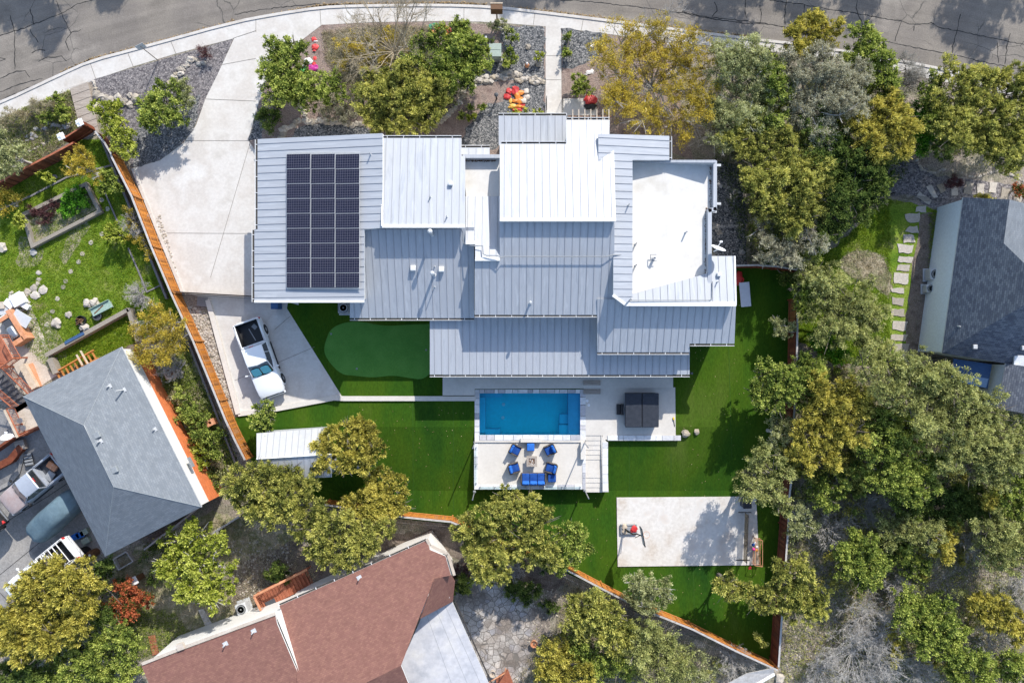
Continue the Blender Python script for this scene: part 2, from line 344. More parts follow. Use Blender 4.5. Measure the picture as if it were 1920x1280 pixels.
M['rubber'] = plain('rubber', (.02, .02, .02), .8); M['red'] = plain('red', (.50, .03, .03), .6); M['orangeb'] = vmat('orangeboards', [(.22, .09, .025), (.42, .155, .025), (.50, .20, .04), (.34, .13, .03), (.40, .19, .08)], speck=(9, .25), bump=.2)
M['redwoodb'] = vmat('redboards', [(.09, .03, .018), (.18, .06, .03), (.24, .085, .045), (.14, .06, .04)], speck=(9, .25), bump=.2)
M['brown'] = plain('brown', (.13, .065, .03), .7)
M['tarp'] = mk('tarpcover', [(.095, .15, .185), (.13, .19, .225)], 1.2, .8, .2, (3, .12), .3, bdist=.05)
M['awning'] = plain('awning', (.035, .085, .19), .8)
M['greenbox'] = plain('greenbox', (.30, .36, .31), .6); M['patina'] = mk('patina', [(.22, .33, .28), (.31, .40, .35)], 2, .8, .2, (10, .2), .1)
M['terracotta'] = plain('terracotta', (.42, .17, .08), .8); M['clay'] = mk('clay', [(.48, .21, .10), (.60, .30, .18)], 3, .85, .2, (15, .2), .1)
M['hot'] = mk('hotcover', [(.020, .025, .034), (.033, .038, .050)], 4, .55, .3, (30, .1), .05)
M['yellow'] = plain('yellow', (.75, .50, .03), .6)
M['bark'] = mk('bark', [(.12, .10, .085), (.24, .21, .18)], 4, .9, .1, (20, .3), .4)
M['palebark'] = mk('palebark', [(.34, .32, .295), (.52, .495, .46)], 4, .9, .1, (20, .2), .2)
M['twig'] = mk('twig', [(.30, .25, .17), (.46, .39, .28)], 4, .9, .1, (20, .2), .2)
M['mulch'] = mk('mulch', [(.17, .12, .105), (.27, .205, .175), (.20, .16, .14)], 1.5, speck=(13, .5), bump=.8, spots=(9, .13, (.42, .38, .35)), bdist=.05)
M['tile'] = vmat('tile', [(.33, .33, .36), (.52, .52, .53), (.66, .66, .66), (.40, .38, .40)], rough=.6, speck=(5, .12), bump=0)
def toy(name, stops):
    return vmat(name, stops, .5, .4, (3, .05), 0, const=True)
M['toy1'] = toy('nylon1', [(.45, .03, .03), (.60, .20, .03), (.55, .48, .42), (.62, .36, .06), (.48, .02, .04)])
M['toy2'] = toy('nylon2', [(.65, .62, .6), (.45, .03, .25), (.12, .5, .12), (.7, .68, .66), (.6, .05, .05), (.5, .65, .05)])
M['toy3'] = toy('nylon3', [(.0, .30, .18), (.65, .02, .03), (.72, .3, .1), (.78, .5, .03), (.65, .6, .55)])
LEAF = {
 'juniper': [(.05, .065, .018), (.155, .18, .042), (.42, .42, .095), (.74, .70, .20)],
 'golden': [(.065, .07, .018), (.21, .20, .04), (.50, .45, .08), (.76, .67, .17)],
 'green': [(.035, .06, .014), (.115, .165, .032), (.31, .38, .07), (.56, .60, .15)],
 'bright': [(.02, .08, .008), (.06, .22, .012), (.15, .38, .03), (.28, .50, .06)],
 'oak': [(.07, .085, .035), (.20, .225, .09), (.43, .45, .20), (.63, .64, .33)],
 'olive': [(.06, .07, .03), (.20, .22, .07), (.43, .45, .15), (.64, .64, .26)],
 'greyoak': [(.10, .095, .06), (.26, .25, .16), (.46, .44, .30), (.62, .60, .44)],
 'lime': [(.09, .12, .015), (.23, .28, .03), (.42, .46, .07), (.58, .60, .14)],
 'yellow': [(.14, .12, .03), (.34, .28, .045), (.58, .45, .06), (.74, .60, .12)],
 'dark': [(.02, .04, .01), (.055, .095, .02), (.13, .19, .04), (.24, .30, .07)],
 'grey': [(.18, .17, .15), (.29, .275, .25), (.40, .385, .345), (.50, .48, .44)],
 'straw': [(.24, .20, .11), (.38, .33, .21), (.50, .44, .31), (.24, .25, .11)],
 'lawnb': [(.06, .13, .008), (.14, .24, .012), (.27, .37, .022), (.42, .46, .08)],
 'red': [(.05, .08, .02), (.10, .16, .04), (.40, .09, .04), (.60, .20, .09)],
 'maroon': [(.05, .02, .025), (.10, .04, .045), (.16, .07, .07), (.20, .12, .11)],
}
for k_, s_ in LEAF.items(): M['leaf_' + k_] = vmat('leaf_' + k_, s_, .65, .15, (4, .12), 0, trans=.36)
# ---------------------------------------------------------------- foliage
def quads_object(name, C, D, W, vals, mat, parent=None, origin=(0, 0, 0)):
    """many leaf-shaped faces: centre C, half-length vector D, half-width vector W (n,3 each)"""
    C = C - np.array(origin); n = len(C)
    v = np.empty((n, 4, 3)); v[:, 0] = C - D; v[:, 1] = C + W - D * .1; v[:, 2] = C + D; v[:, 3] = C - W - D * .1
    me = bpy.data.meshes.new(name)
    me.vertices.add(n * 4); me.vertices.foreach_set('co', v.reshape(-1).astype(np.float32))
    me.loops.add(n * 4); me.loops.foreach_set('vertex_index', np.arange(n * 4, dtype=np.int32))
    me.polygons.add(n); me.polygons.foreach_set('loop_start', np.arange(0, n * 4, 4, dtype=np.int32))
    me.materials.append(mat)
    at = me.attributes.new('v', 'FLOAT', 'FACE'); at.data.foreach_set('value', vals.astype(np.float32))
    me.update(calc_edges=True)
    o = bpy.data.objects.new(name, me); COL.objects.link(o)
    if parent is not None: o.parent = parent
    return o
def _unit(a): return a / np.maximum(np.linalg.norm(a, axis=1, keepdims=True), 1e-9)
def leaf_cloud(cent, outw, rc, n, ln, wd, spiky, vbase, vvar=.16):
    """leaves round each clump centre"""
    m = len(cent); idx = np.repeat(np.arange(m), n)
    off = NR.normal(size=(m * n, 3)) * rc[idx, None] * .35; off[:, 2] *= .9
    C = cent[idx] + off
    dirs = _unit(outw[idx] * spiky + off / rc[idx, None] * .9 + NR.normal(size=(m * n, 3)) * .55)
    W = _unit(np.cross(dirs, NR.normal(size=(m * n, 3))))
    L = ln * NR.uniform(.55, 1.3, size=(m * n, 1))
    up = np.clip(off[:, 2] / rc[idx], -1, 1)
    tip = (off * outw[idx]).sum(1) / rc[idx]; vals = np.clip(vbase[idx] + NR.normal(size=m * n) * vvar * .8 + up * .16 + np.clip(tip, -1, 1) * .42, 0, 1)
    return C, dirs * L * .5, W * wd * NR.uniform(.6, 1.3, size=(m * n, 1)) * .5, vals
#            leafL  leafW spiky clump-r  leaves/clump  density  fill  flat
KIND = {
 'juniper': (.19, .060, 1.1, .27, 62, 1.0, .3, .72), 'golden': (.19, .060, 1.1, .26, 60, 1.0, .3, .72),
 'green': (.15, .085, .6, .29, 54, .95, .35, .75), 'bright': (.13, .08, .5, .34, 72, 1.2, .4, .8),
 'oak': (.12, .06, .6, .29, 62, .85, .3, .7), 'olive': (.13, .06, .7, .29, 62, .9, .3, .7), 'greyoak': (.12, .05, .5, .29, 66, .8, .3, .7),
 'lime': (.17, .11, .4, .28, 40, 1.05, .2, .75), 'yellow': (.13, .05, .7, .40, 70, .85, .3, .8),
 'dark': (.14, .08, .6, .34, 75, 1.1, .4, .7), 'grey': (.22, .022, 1.3, .40, 70, .8, .3, .8),
 'straw': (.24, .03, .8, .36, 60, .9, .2, .5), 'red': (.14, .09, .5, .34, 72, 1.1, .4, .8), 'maroon': (.2, .03, 1.2, .35, 70, 1, .3, .8),
}
def limbs(mb, base, targets, r0, rr, depth=1, wob=.25):
    top = base + Vector((0, 0, max(.5, (sum(t.z for t in targets) / len(targets) - base.z) * .45)))
    mid = base.lerp(top, .5) + Vector((rr.uniform(-.12, .12), rr.uniform(-.12, .12), 0))
    mb.tube([base - Vector((0, 0, .1)), mid, top], [r0 * 1.25, r0, r0 * .85], 7)
    for t in targets:
        d = t - top; L = d.length
        a = top + d * .35 + Vector((rr.uniform(-wob, wob), rr.uniform(-wob, wob), rr.uniform(0, .2))) * L * .5
        b = top + d * .7 + Vector((rr.uniform(-wob, wob), rr.uniform(-wob, wob), rr.uniform(-.1, .15))) * L * .4
        mb.tube([top, a, b, t], [r0 * .6, r0 * .45, r0 * .32, r0 * .15], 5)
        for _ in range(3 * depth):
            e = b + Vector((rr.uniform(-1, 1), rr.uniform(-1, 1), rr.uniform(-.1, .7))) * L * .45
            c = b.lerp(e, .5) + Vector((rr.uniform(-.1, .1), rr.uniform(-.1, .1), .05))
            mb.tube([b, c, e], [r0 * .25, r0 * .15, r0 * .05], 4)
def plant(name, kind, label, cat, lobes, h, base=None, dens=1.0, group=None, twigs=0, low=.0, kinds=None, bark='bark'):
    """lobes: (px, py, r_px) as they are seen; h = height of the crown's top above the ground"""
    ll, lw, spk, rc, nl, dn, fill, flat = KIND[kind]
    rr = random.Random(hash(name + label) % 99991 if False else sum(ord(c) for c in label) * 7 + len(lobes))
    g0 = G(sum(l[0] for l in lobes) / len(lobes), sum(l[1] for l in lobes) / len(lobes))
    gz = g0.z
    cs = []
    for l in lobes:
        r = l[2] * (1.2 if h > 3 else 1.08) * K * (H - h) / H
        top = gz + h * (l[3] if len(l) > 3 else rr.uniform(.84, 1.0))
        cz = max(gz + r * .35 + low, top - r * flat)
        cs.append((P(l[0], l[1], cz), r))
    bp = G(*base) if base else Vector((sum(c.x for c, r in cs) / len(cs), sum(c.y for c, r in cs) / len(cs), 0))
    bp.z = gh(bp.y)
    root = thing(name, label, cat, bp, 0, group)
    # trunk
    tb = MB(); r0 = min(.22, .05 + h * .025)
    limbs(tb, Vector((0, 0, 0)), [c - bp + Vector((0, 0, -r * .1)) for c, r in cs], r0, rr, 1 + twigs)
    if h > 2.4:                                                # bare branch ends that show through the leaves
        for c, r in cs:
            o_ = c - bp
            for _ in range(5):
                an = rr.uniform(0, 6.28); e = rr.uniform(-.1, 1.0); d_ = Vector((math.cos(an) * math.cos(e), math.sin(an) * math.cos(e), math.sin(e) * flat))
                m1 = o_ + d_ * r * .55 + Vector((rr.uniform(-.1, .1), rr.uniform(-.1, .1), 0)) * r; e1 = o_ + d_ * r * rr.uniform(.95, 1.2)
                tb.tube([o_ - Vector((0, 0, r * .1)), m1, e1], [r0 * .26, r0 * .18, r0 * .06], 4)
                tb.tube([m1, m1.lerp(e1, .6) + Vector((rr.uniform(-.2, .2), rr.uniform(-.2, .2), .1)) * r], [r0 * .12, r0 * .04], 4)
    tb.build('trunk' if h > 1.6 else 'stem', M[bark], root, smooth=True)
    # crown
    Cs, Ds, Ws, Vs = [], [], [], []
    small = min(1.0, max(.45, min(r for c, r in cs) / 1.0)); rcl = rc * (.6 + .4 * small)
    for c, r in cs:
        sub = [(np.array(c), r)]
        if r > .7:                                              # break each lobe into bumps of its own
            nb = int(4 + r * 3.2)
            for _ in range(nb):
                a_ = NR.uniform(0, 2 * math.pi); e_ = NR.uniform(-.1, 1.1); q = r * NR.uniform(.55, 1.0)
                sub.append((np.array(c) + np.array((math.cos(a_) * math.cos(e_) * q, math.sin(a_) * math.cos(e_) * q, math.sin(e_) * q * flat)), r * NR.uniform(.28, .46)))
        for k, (cc, rs) in enumerate(sub):
            rr_ = rs * (.72 if (k == 0 and len(sub) > 1) else 1.0)
            m = max(4, int(2.6 * math.pi * rr_ * rr_ / (rcl * rcl) * .36 * dn * dens * (.75 if k == 0 else 1)))
            d = _unit(NR.normal(size=(m, 3))); d[:, 2] = np.where(d[:, 2] < -.25, -d[:, 2], d[:, 2])
            rad = rr_ * NR.uniform(.55, 1.22, size=(m, 1)); pos = cc + d * rad * np.array([1, 1, flat])
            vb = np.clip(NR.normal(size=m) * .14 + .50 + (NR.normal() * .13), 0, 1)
            outw = _unit(d + np.array([0, 0, .45]))
            q = leaf_cloud(pos, outw, np.full(m, rcl) * NR.uniform(.6, 1.3, size=m), int(nl), ll, lw, spk, vb)
            Cs.append(q[0]); Ds.append(q[1]); Ws.append(q[2]); Vs.append(q[3])
        mf = int(m * fill) + 2
        d = _unit(NR.normal(size=(mf, 3))); pos = np.array(c) + d * r * NR.uniform(.1, .65, size=(mf, 1)) * np.array([1, 1, flat])
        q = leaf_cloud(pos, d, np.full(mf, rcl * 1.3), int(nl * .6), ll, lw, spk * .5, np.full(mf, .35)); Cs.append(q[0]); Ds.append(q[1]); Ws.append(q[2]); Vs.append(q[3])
    C = np.concatenate(Cs); D = np.concatenate(Ds); W_ = np.concatenate(Ws); V = np.concatenate(Vs)
    gz_ = np.array([gh(y) for y in C[:, 1]]) if gz < -.01 else 0.0
    C[:, 2] = np.maximum(C[:, 2], gz_ + .04)
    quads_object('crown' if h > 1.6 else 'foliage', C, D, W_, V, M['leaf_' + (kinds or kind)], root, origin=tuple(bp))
    return root
def bare(name, label, cat, base, spread, h, n=16, mat='palebark', seed=1, group=None, r0=.09, tw=5, lean=(0, 0), gz=None):
    """leafless tree or shrub: limbs that fork again and again"""
    bp = G(*base); root = thing(name, label, cat, bp, 0, group); rr = random.Random(seed); a_ = MB(); b_ = MB()
    R_ = spread * K
    fork = Vector((lean[0] * .2, lean[1] * .2, h * .22)); a_.tube([(0, 0, -.1), fork * .5 + Vector((.04, .03, 0)), fork], [r0 * 1.2, r0, r0 * .9], 6)
    def br(p, d, L, r, lev):
        q = [p]; dd = d.copy()
        for k in range(3):
            dd = (dd + Vector((rr.gauss(0, .16), rr.gauss(0, .16), rr.gauss(.04, .10)))).normalized(); q.append(q[-1] + dd * L / 3)
        (a_ if lev < 1 else b_).tube(q, [r, r * .8, r * .62, r * .42], 4 if lev else 5, cap=False)
        if lev < 3:
            for k in range(tw if lev < 2 else tw + 1):
                t = rr.uniform(.3, 1); i = min(2, int(t * 3)); s = q[i].lerp(q[i + 1], t * 3 - i)
                nd = (dd * .9 + Vector((rr.gauss(0, .55), rr.gauss(0, .55), rr.gauss(.12, .3)))).normalized()
                br(s, nd, L * rr.uniform(.38, .62), max(.006, r * .48), lev + 1)
    for k in range(n):
        t = 2 * math.pi * (k + rr.uniform(-.3, .3)) / n
        d = Vector((math.cos(t) + lean[0] * .3, math.sin(t) + lean[1] * .3, rr.uniform(.35, 1.1) * h / max(R_, .5) * .8)).normalized()
        br(fork, d, R_ * rr.uniform(.65, 1.0), r0 * .55, 0)
    a_.build('trunk', M[mat], root, smooth=True); b_.build('twigs', M[mat], root)
    return root
def tufts(name, poly, n, ln, kindmat, label=None, h=.10, wd=.035, avoid=(), cat=None, step=1):
    """short blades scattered over a ground area: nobody could count them"""
    xs = [p[0] for p in poly]; ys = [p[1] for p in poly]; pts = []
    while len(pts) < n:
        x = R.uniform(min(xs), max(xs)); y = R.uniform(min(ys), max(ys))
        if inside(poly, x, y) and not any(inside(a, x, y) for a in avoid): pts.append(tuple(G(x, y)))
    C = np.array(pts); C = np.repeat(C, 6, axis=0); m = len(C)
    C[:, :2] += NR.normal(size=(m, 2)) * .10; C[:, 2] += NR.uniform(.02, h, size=m)
    d = _unit(NR.normal(size=(m, 3)) * np.array([1, 1, .5]) + np.array([0, 0, .45])); W = _unit(np.cross(d, NR.normal(size=(m, 3))))
    vb = np.repeat(NR.uniform(.15, .85, size=m // 6), 6) + NR.normal(size=m) * .1
    o = quads_object(name, C, d * ln * NR.uniform(.4, 1, size=(m, 1)) * .5, W * wd * .5, np.clip(vb, 0, 1), M['leaf_' + kindmat])
    tag(o, label, cat, None, 'stuff'); return o
def stones(name, label, path, size, width=0, dens=1.0, mat='stone', cat='stone edging', kind=None, sq=.6):
    """a row or bank of rough stones along a line on the ground: one laid edging"""
    mb = MB(); rr = random.Random(int(path[0][0] * 3 + path[0][1]))
    for i in range(len(path) - 1):
        a, b = path[i], path[i + 1]; L = math.dist(a, b) * K; n = max(1, int(L / size * dens * 1.35 * (1 + 1.3 * width / size)))
        for k in range(n):
            t = (k + rr.random() * .5) / n; x = a[0] + (b[0] - a[0]) * t; y = a[1] + (b[1] - a[1]) * t
            o = rr.uniform(-1, 1) * width / K / 2; p = G(x - (b[1] - a[1]) / max(1e-6, math.dist(a, b)) * o, y + (b[0] - a[0]) / max(1e-6, math.dist(a, b)) * o)
            s = size * rr.uniform(.26, .48); mb.rock((p.x, p.y, p.z + s * .2), (s * rr.uniform(.8, 1.5), s), sq, seed=rr.random())
    return mb.solo(name, M[mat], label, cat, None, kind)
def boulder(label, px, py, r, mat='stone', name='boulder', cat='rock', sq=.6, group=None, asp=1.0, seed=None):
    p = G(px, py); mb = MB(); mb.rock((p.x, p.y, p.z + r * sq * .45), (r, r * asp), sq, seed=seed or px * 7 + py)
    return mb.solo(name, M[mat], label, cat, group)
# ---------------------------------------------------------------- walls, fences, roofs
def wallrun(name, pts, hgt, thick, mat, label=None, cat='wall', z0=None, px_top=True, closed=False, base=-.3, parent=None):
    """a wall or kerb of even height that follows the ground; pts seen at its top"""
    ps = []
    for p in pts:
        q = P(p[0], p[1], 0)
        for _ in range(4): q = P(p[0], p[1], gh(q.y) + hgt if z0 is None else z0)
        ps.append(q)
    mb = MB()
    n = len(ps); seq = list(range(n - 1)) + ([n - 1] if closed else [])
    L, Rr = [], []
    for i in range(n):
        a = ps[(i - 1) % n] if (i > 0 or closed) else None; b = ps[(i + 1) % n] if (i < n - 1 or closed) else None
        d1 = (ps[i] - a).to_2d().normalized() if a is not None else None; d2 = (b - ps[i]).to_2d().normalized() if b is not None else None
        d1 = d1 or d2; d2 = d2 or d1
        nn = Vector((-(d1.y + d2.y), d1.x + d2.x)).normalized(); k = thick / 2 / max(.35, nn.dot(Vector((-d1.y, d1.x))))
        L.append(ps[i].to_2d() + nn * k); Rr.append(ps[i].to_2d() - nn * k)
    for i in seq:
        j = (i + 1) % n
        vs = []
        for q, zz in ((L[i], ps[i].z), (L[j], ps[j].z), (Rr[j], ps[j].z), (Rr[i], ps[i].z)): vs.append((q.x, q.y, zz))
        vs += [(v[0], v[1], gh(v[1]) + base) for v in vs]
        mb.add(vs, [(0, 1, 2, 3), (7, 6, 5, 4), (0, 4, 5, 1), (1, 5, 6, 2), (2, 6, 7, 3), (3, 7, 4, 0)])
    if parent is not None: return mb.build(name, M[mat], parent, origin=parent.location)
    return mb.solo(name, M[mat], label, cat)
def fence(label, pts, h, mat, capmat, name='wood_fence', out=1, post=2.4, board=.145, capw=.13):
    """board fence; pts = its cap line as seen. Boards are one panel, posts are parts, cap is a part"""
    ps = []
    for p in pts:
        q = P(*p, 0)
        for _ in range(4): q = P(p[0], p[1], gh(q.y) + h)
        ps.append(Vector((q.x, q.y, gh(q.y))))
    root = thing(name, label, 'fence', ps[0]); bd = MB(); cp = MB(); rl = MB(); rr = random.Random(int(pts[0][0]))
    posts = []
    for a, b in zip(ps[:-1], ps[1:]):
        d = b - a; L = d.to_2d().length; ang = math.atan2(d.y, d.x); n = max(1, int(L / board))
        for k in range(n):
            c = a.lerp(b, (k + .5) / n); zz = gh(c.y); off = rr.uniform(-.004, .004)
            hj = rr.uniform(-.02, .02); bd.box((c.x - math.sin(ang) * off, c.y + math.cos(ang) * off, zz + h / 2 - .02 + hj / 2), (L / n * rr.uniform(.88, .96), .02, h - .04 + hj), ang, a=rr.random())
        for zr in (.35, h - .35):
            nn = max(1, int(L / 1.2))
            for k in range(nn):
                c0 = a.lerp(b, k / nn); c1 = a.lerp(b, (k + 1) / nn)
                o = Vector((-math.sin(ang), math.cos(ang), 0)) * -.045 * out
                rl.tube([c0 + o + Vector((0, 0, gh(c0.y) - c0.z + zr)), c1 + o + Vector((0, 0, gh(c1.y) - c1.z + zr))], .035, 4)
        nn = max(1, int(L / 1.2))
        for k in range(nn):
            c0 = a.lerp(b, k / nn); c1 = a.lerp(b, (k + 1) / nn); w = Vector((-math.sin(ang), math.cos(ang), 0)) * capw / 2
            z0_, z1_ = gh(c0.y) + h, gh(c1.y) + h
            q = [Vector((v.x, v.y, z)) for v, z in ((c0 + w, z0_), (c1 + w, z1_), (c1 - w, z1_), (c0 - w, z0_))]
            vs = q + [v - Vector((0, 0, .035)) for v in q]
            cp.add(vs, [(0, 1, 2, 3), (7, 6, 5, 4), (0, 4, 5, 1), (1, 5, 6, 2), (2, 6, 7, 3), (3, 7, 4, 0)])
        np_ = max(1, int(L / post))
        for k in range(np_ + 1):
            c = a.lerp(b, k / np_) + Vector((-math.sin(ang), math.cos(ang), 0)) * -.07 * out; posts.append((c, ang))
    bd.build('board_panel', M.get(mat + 'b', M[mat]), root, origin=ps[0]); rl.build('rail', M[mat], root, origin=ps[0]); cp.build('cap_rail', M[capmat], root, origin=ps[0])
    for c, ang in posts:
        pb = MB(); pb.box((c.x, c.y, gh(c.y) + h / 2 - .05), (.09, .09, h - .1), ang); pb.build('post', M[mat], root, origin=ps[0])
    return root
class Plane:
    """a roof plane through picture points with heights"""
    def __init__(s, pts):
        A = np.array([[1, *P(*p)[:2]] for p in pts]); s.c = np.linalg.lstsq(A, np.array([p[2] for p in pts]), rcond=None)[0]
    def at(s, px, py):
        u = (px - 960) * K; v = (640 - py) * K; c = s.c
        z = (c[0] + c[1] * u + c[2] * v) / (1 + (c[1] * u + c[2] * v) / H); return P(px, py, z)
    def z(s, x, y): return s.c[0] + s.c[1] * x + s.c[2] * y
def inset(poly, d):
    n = len(poly); ar = sum(poly[i][0] * poly[(i + 1) % n][1] - poly[(i + 1) % n][0] * poly[i][1] for i in range(n)); sg = 1 if ar > 0 else -1; q = []
    for i in range(n):
        a = Vector(poly[i - 1][:2]); b = Vector(poly[i][:2]); c = Vector(poly[(i + 1) % n][:2])
        d1 = (b - a).normalized(); d2 = (c - b).normalized(); n1 = Vector((-d1.y, d1.x)) * sg; n2 = Vector((-d2.y, d2.x)) * sg
        m = (n1 + n2); m = m.normalized() if m.length > 1e-6 else n1; k = d / max(.4, m.dot(n1)); q.append(tuple(b + m * k))
    return q
def roof(parent, org, fit, pts, mat, seams=None, sp=.5, th=.2, wall='stucco', wi=.3, name='roof', trim='trim', wallz=0.0, uvdir=None, ph=0.0, walls=True):
    pl = Plane(fit); ps = [pl.at(*p) for p in pts]; xy = [(p.x, p.y) for p in ps]
    mb = MB(); mb.prism(xy, lambda x, y: pl.z(x, y) - th, lambda x, y: pl.z(x, y), 0, side=1)
    o = mb.build(name, [M['metalx' if (mat == 'metal' and seams == 'x') else mat], M[trim]], parent, origin=org)
    me = o.data; uv = me.uv_layers.new(name='UVMap')
    g = Vector((pl.c[1], pl.c[2], 0)); g = g.normalized() if g.length > .01 else Vector((0, 1, 0)); e = Vector((-g.y, g.x, 0)); s_ = math.sqrt(1 + pl.c[1] ** 2 + pl.c[2] ** 2)
    for lp in me.loops:
        v = me.vertices[lp.vertex_index].co; uv.data[lp.index].uv = (v.to_2d().dot(e.to_2d()), v.to_2d().dot(g.to_2d()) * s_)
    if seams:
        rb = MB(); ax = 0 if seams == 'y' else 1; n = len(xy); lo = min(p[ax] for p in xy); hi = max(p[ax] for p in xy); k = math.ceil((lo + .08) / sp) * sp + ph
        while k < hi - .05:
            cr = []
            for i in range(n):
                a, b = xy[i], xy[(i + 1) % n]
                if (a[ax] - k) * (b[ax] - k) < 0:
                    t = (k - a[ax]) / (b[ax] - a[ax]); cr.append(a[1 - ax] + t * (b[1 - ax] - a[1 - ax]))
            cr.sort()
            for a, b in zip(cr[::2], cr[1::2]):
                if b - a < .1: continue
                q = [(k, a), (k, b)] if ax == 0 else [(a, k), (b, k)]; w = .012
                vs = []
                for (x, y) in q:
                    for s1, zz in ((-1, 0), (-1, .035), (1, .035), (1, 0)):
                        xx, yy = (x + s1 * w, y) if ax == 0 else (x, y + s1 * w); vs.append((xx, yy, pl.z(xx, yy) + zz - .002))
                rb.add(vs, [(0, 1, 5, 4), (1, 2, 6, 5), (2, 3, 7, 6), (0, 3, 2, 1), (4, 5, 6, 7)])
            k += sp
        if rb.v: rb.build('standing_seams', M['rib'], o, origin=org)
    if walls:
        wb = MB(); wp = inset(xy, wi); wb.prism(wp, wallz, lambda x, y: pl.z(x, y) - th - .01); wo = wb.build('wall', M[wall], parent, origin=org)
        uv = wo.data.uv_layers.new(name='UVMap')
        for f in wo.data.polygons:
            for li in f.loop_indices:
                v = wo.data.vertices[wo.data.loops[li].vertex_index].co; t = Vector((-f.normal.y, f.normal.x, 0)); uv.data[li].uv = (v.dot(t) if t.length > .1 else v.x, v.z)
    return o, pl
def eave_gutter(parent, org, a, b, pl, out):
    """dark half-open gutter with hangers, along an eave seen from a to b; out = picture direction away from the roof"""
    A = pl.at(*a); B = pl.at(*b); o = Vector((out[0], -out[1], 0)) * .09; mb = MB(); wh = MB()
    z = -.06
    d = (B - A); L = d.length; ang = math.atan2(d.y, d.x); c = (A + B) / 2 + o
    mb.box((c.x, c.y, c.z + z), (L, .11, .05), ang)
    wh.box((c.x + o.x * .75, c.y + o.y * .75, c.z + z + .03), (L, .03, .12), ang)
    for k in range(int(L / 1.1) + 1):
        p = A + d * min(1, (k + .3) * 1.1 / L) + o; wh.box((p.x, p.y, p.z + z + .06), (.035, .16, .03), ang)
    g_ = mb.build('gutter', M['gutter'], parent, origin=org); wh.build('gutter_lip', M['trim'], g_, origin=org)
# ---------------------------------------------------------------- ground, road, paving
def road_material():
    a, b, c = [Vector(P(*q)[:2]) for q in ((0, 194), (930, 14), (1920, 166))]
    d = 2 * (a.x * (b.y - c.y) + b.x * (c.y - a.y) + c.x * (a.y - b.y))
    ux = (a.dot(a) * (b.y - c.y) + b.dot(b) * (c.y - a.y) + c.dot(c) * (a.y - b.y)) / d; uy = (a.dot(a) * (c.x - b.x) + b.dot(b) * (a.x - c.x) + c.dot(c) * (b.x - a.x)) / d
    m = mk('road', [(.145, .128, .11), (.215, .19, .162), (.175, .155, .136), (.26, .232, .20)], .2, speck=(11, .2), bump=.25, detail=9); t = m.node_tree; N = t.nodes.new; L = t.links.new; bs = t.nodes['Principled BSDF']; src = bs.inputs['Base Color'].links[0].from_socket
    tc = N('ShaderNodeTexCoord'); sp = N('ShaderNodeSeparateXYZ'); L(tc.outputs['Object'], sp.inputs[0])
    sb = N('ShaderNodeVectorMath'); sb.operation = 'SUBTRACT'; L(tc.outputs['Object'], sb.inputs[0]); sb.inputs[1].default_value = (ux, uy, 0); ln = N('ShaderNodeVectorMath'); ln.operation = 'LENGTH'; L(sb.outputs[0], ln.inputs[0])
    cb = N('ShaderNodeCombineXYZ'); L(ln.outputs['Value'], cb.inputs[0]); sx_ = N('ShaderNodeMath'); sx_.operation = 'MULTIPLY'; sx_.inputs[1].default_value = .05; L(sp.outputs[0], sx_.inputs[0]); L(sx_.outputs[0], cb.inputs[1])
    n = N('ShaderNodeTexNoise'); n.inputs['Scale'].default_value = 1.6; n.inputs['Detail'].default_value = 6; L(cb.outputs[0], n.inputs['Vector']); mr = N('ShaderNodeMapRange'); mr.inputs[1].default_value = .3; mr.inputs[2].default_value = .7; mr.inputs[3].default_value = .80; mr.inputs[4].default_value = 1.18; L(n.outputs[0], mr.inputs[0])
    mx = N('ShaderNodeMix'); mx.data_type = 'RGBA'; mx.blend_type = 'MULTIPLY'; mx.inputs[0].default_value = 1; L(src, mx.inputs[6]); L(mr.outputs[0], mx.inputs[7])
    nd = N('ShaderNodeTexNoise'); nd.inputs['Scale'].default_value = .8; nd.inputs['Detail'].default_value = 5; L(tc.outputs['Object'], nd.inputs['Vector']); ad = N('ShaderNodeMix'); ad.data_type = 'VECTOR'; ad.inputs[0].default_value = .35; L(tc.outputs['Object'], ad.inputs[4]); L(nd.outputs['Color'], ad.inputs[5])
    ve = N('ShaderNodeTexVoronoi'); ve.feature = 'DISTANCE_TO_EDGE'; ve.inputs['Scale'].default_value = .62; L(ad.outputs[1], ve.inputs['Vector']); e = N('ShaderNodeMapRange'); e.inputs[1].default_value = .003; e.inputs[2].default_value = .010; L(ve.outputs['Distance'], e.inputs[0])
    nm = N('ShaderNodeTexNoise'); nm.inputs['Scale'].default_value = .25; L(tc.outputs['Object'], nm.inputs['Vector']); mm = N('ShaderNodeMapRange'); mm.inputs[1].default_value = .50; mm.inputs[2].default_value = .58; mm.inputs[3].default_value = 1; mm.inputs[4].default_value = 0; L(nm.outputs[0], mm.inputs[0])
    mxm = N('ShaderNodeMath'); mxm.operation = 'MAXIMUM'; L(e.outputs[0], mxm.inputs[0]); L(mm.outputs[0], mxm.inputs[1])
    m2 = N('ShaderNodeMix'); m2.data_type = 'RGBA'; L(mxm.outputs[0], m2.inputs[0]); m2.inputs[6].default_value = (.09, .083, .075, 1); L(mx.outputs[2], m2.inputs[7]); L(m2.outputs[2], bs.inputs['Base Color']); return m
ROADMAT = road_material()
POOLHOLE = [(894, 733), (1094, 731), (1094, 825), (894, 825)]
sheet('ground', [(-6000, -6000), (8000, -6000), (8000, 7000), (-6000, 7000)], M['litter'], 0, holes=[POOLHOLE])
curb = [(-900, 719), (-260, 298), (0, 194), (115, 140), (170, 115), (265, 90), (440, 42), (520, 27), (600, 15), (660, 12), (820, 10), (930, 14), (1040, 27), (1130, 38), (1260, 55), (1400, 73), (1500, 84), (1665, 110), (1790, 135), (1920, 166), (2180, 262), (2900, 755)]
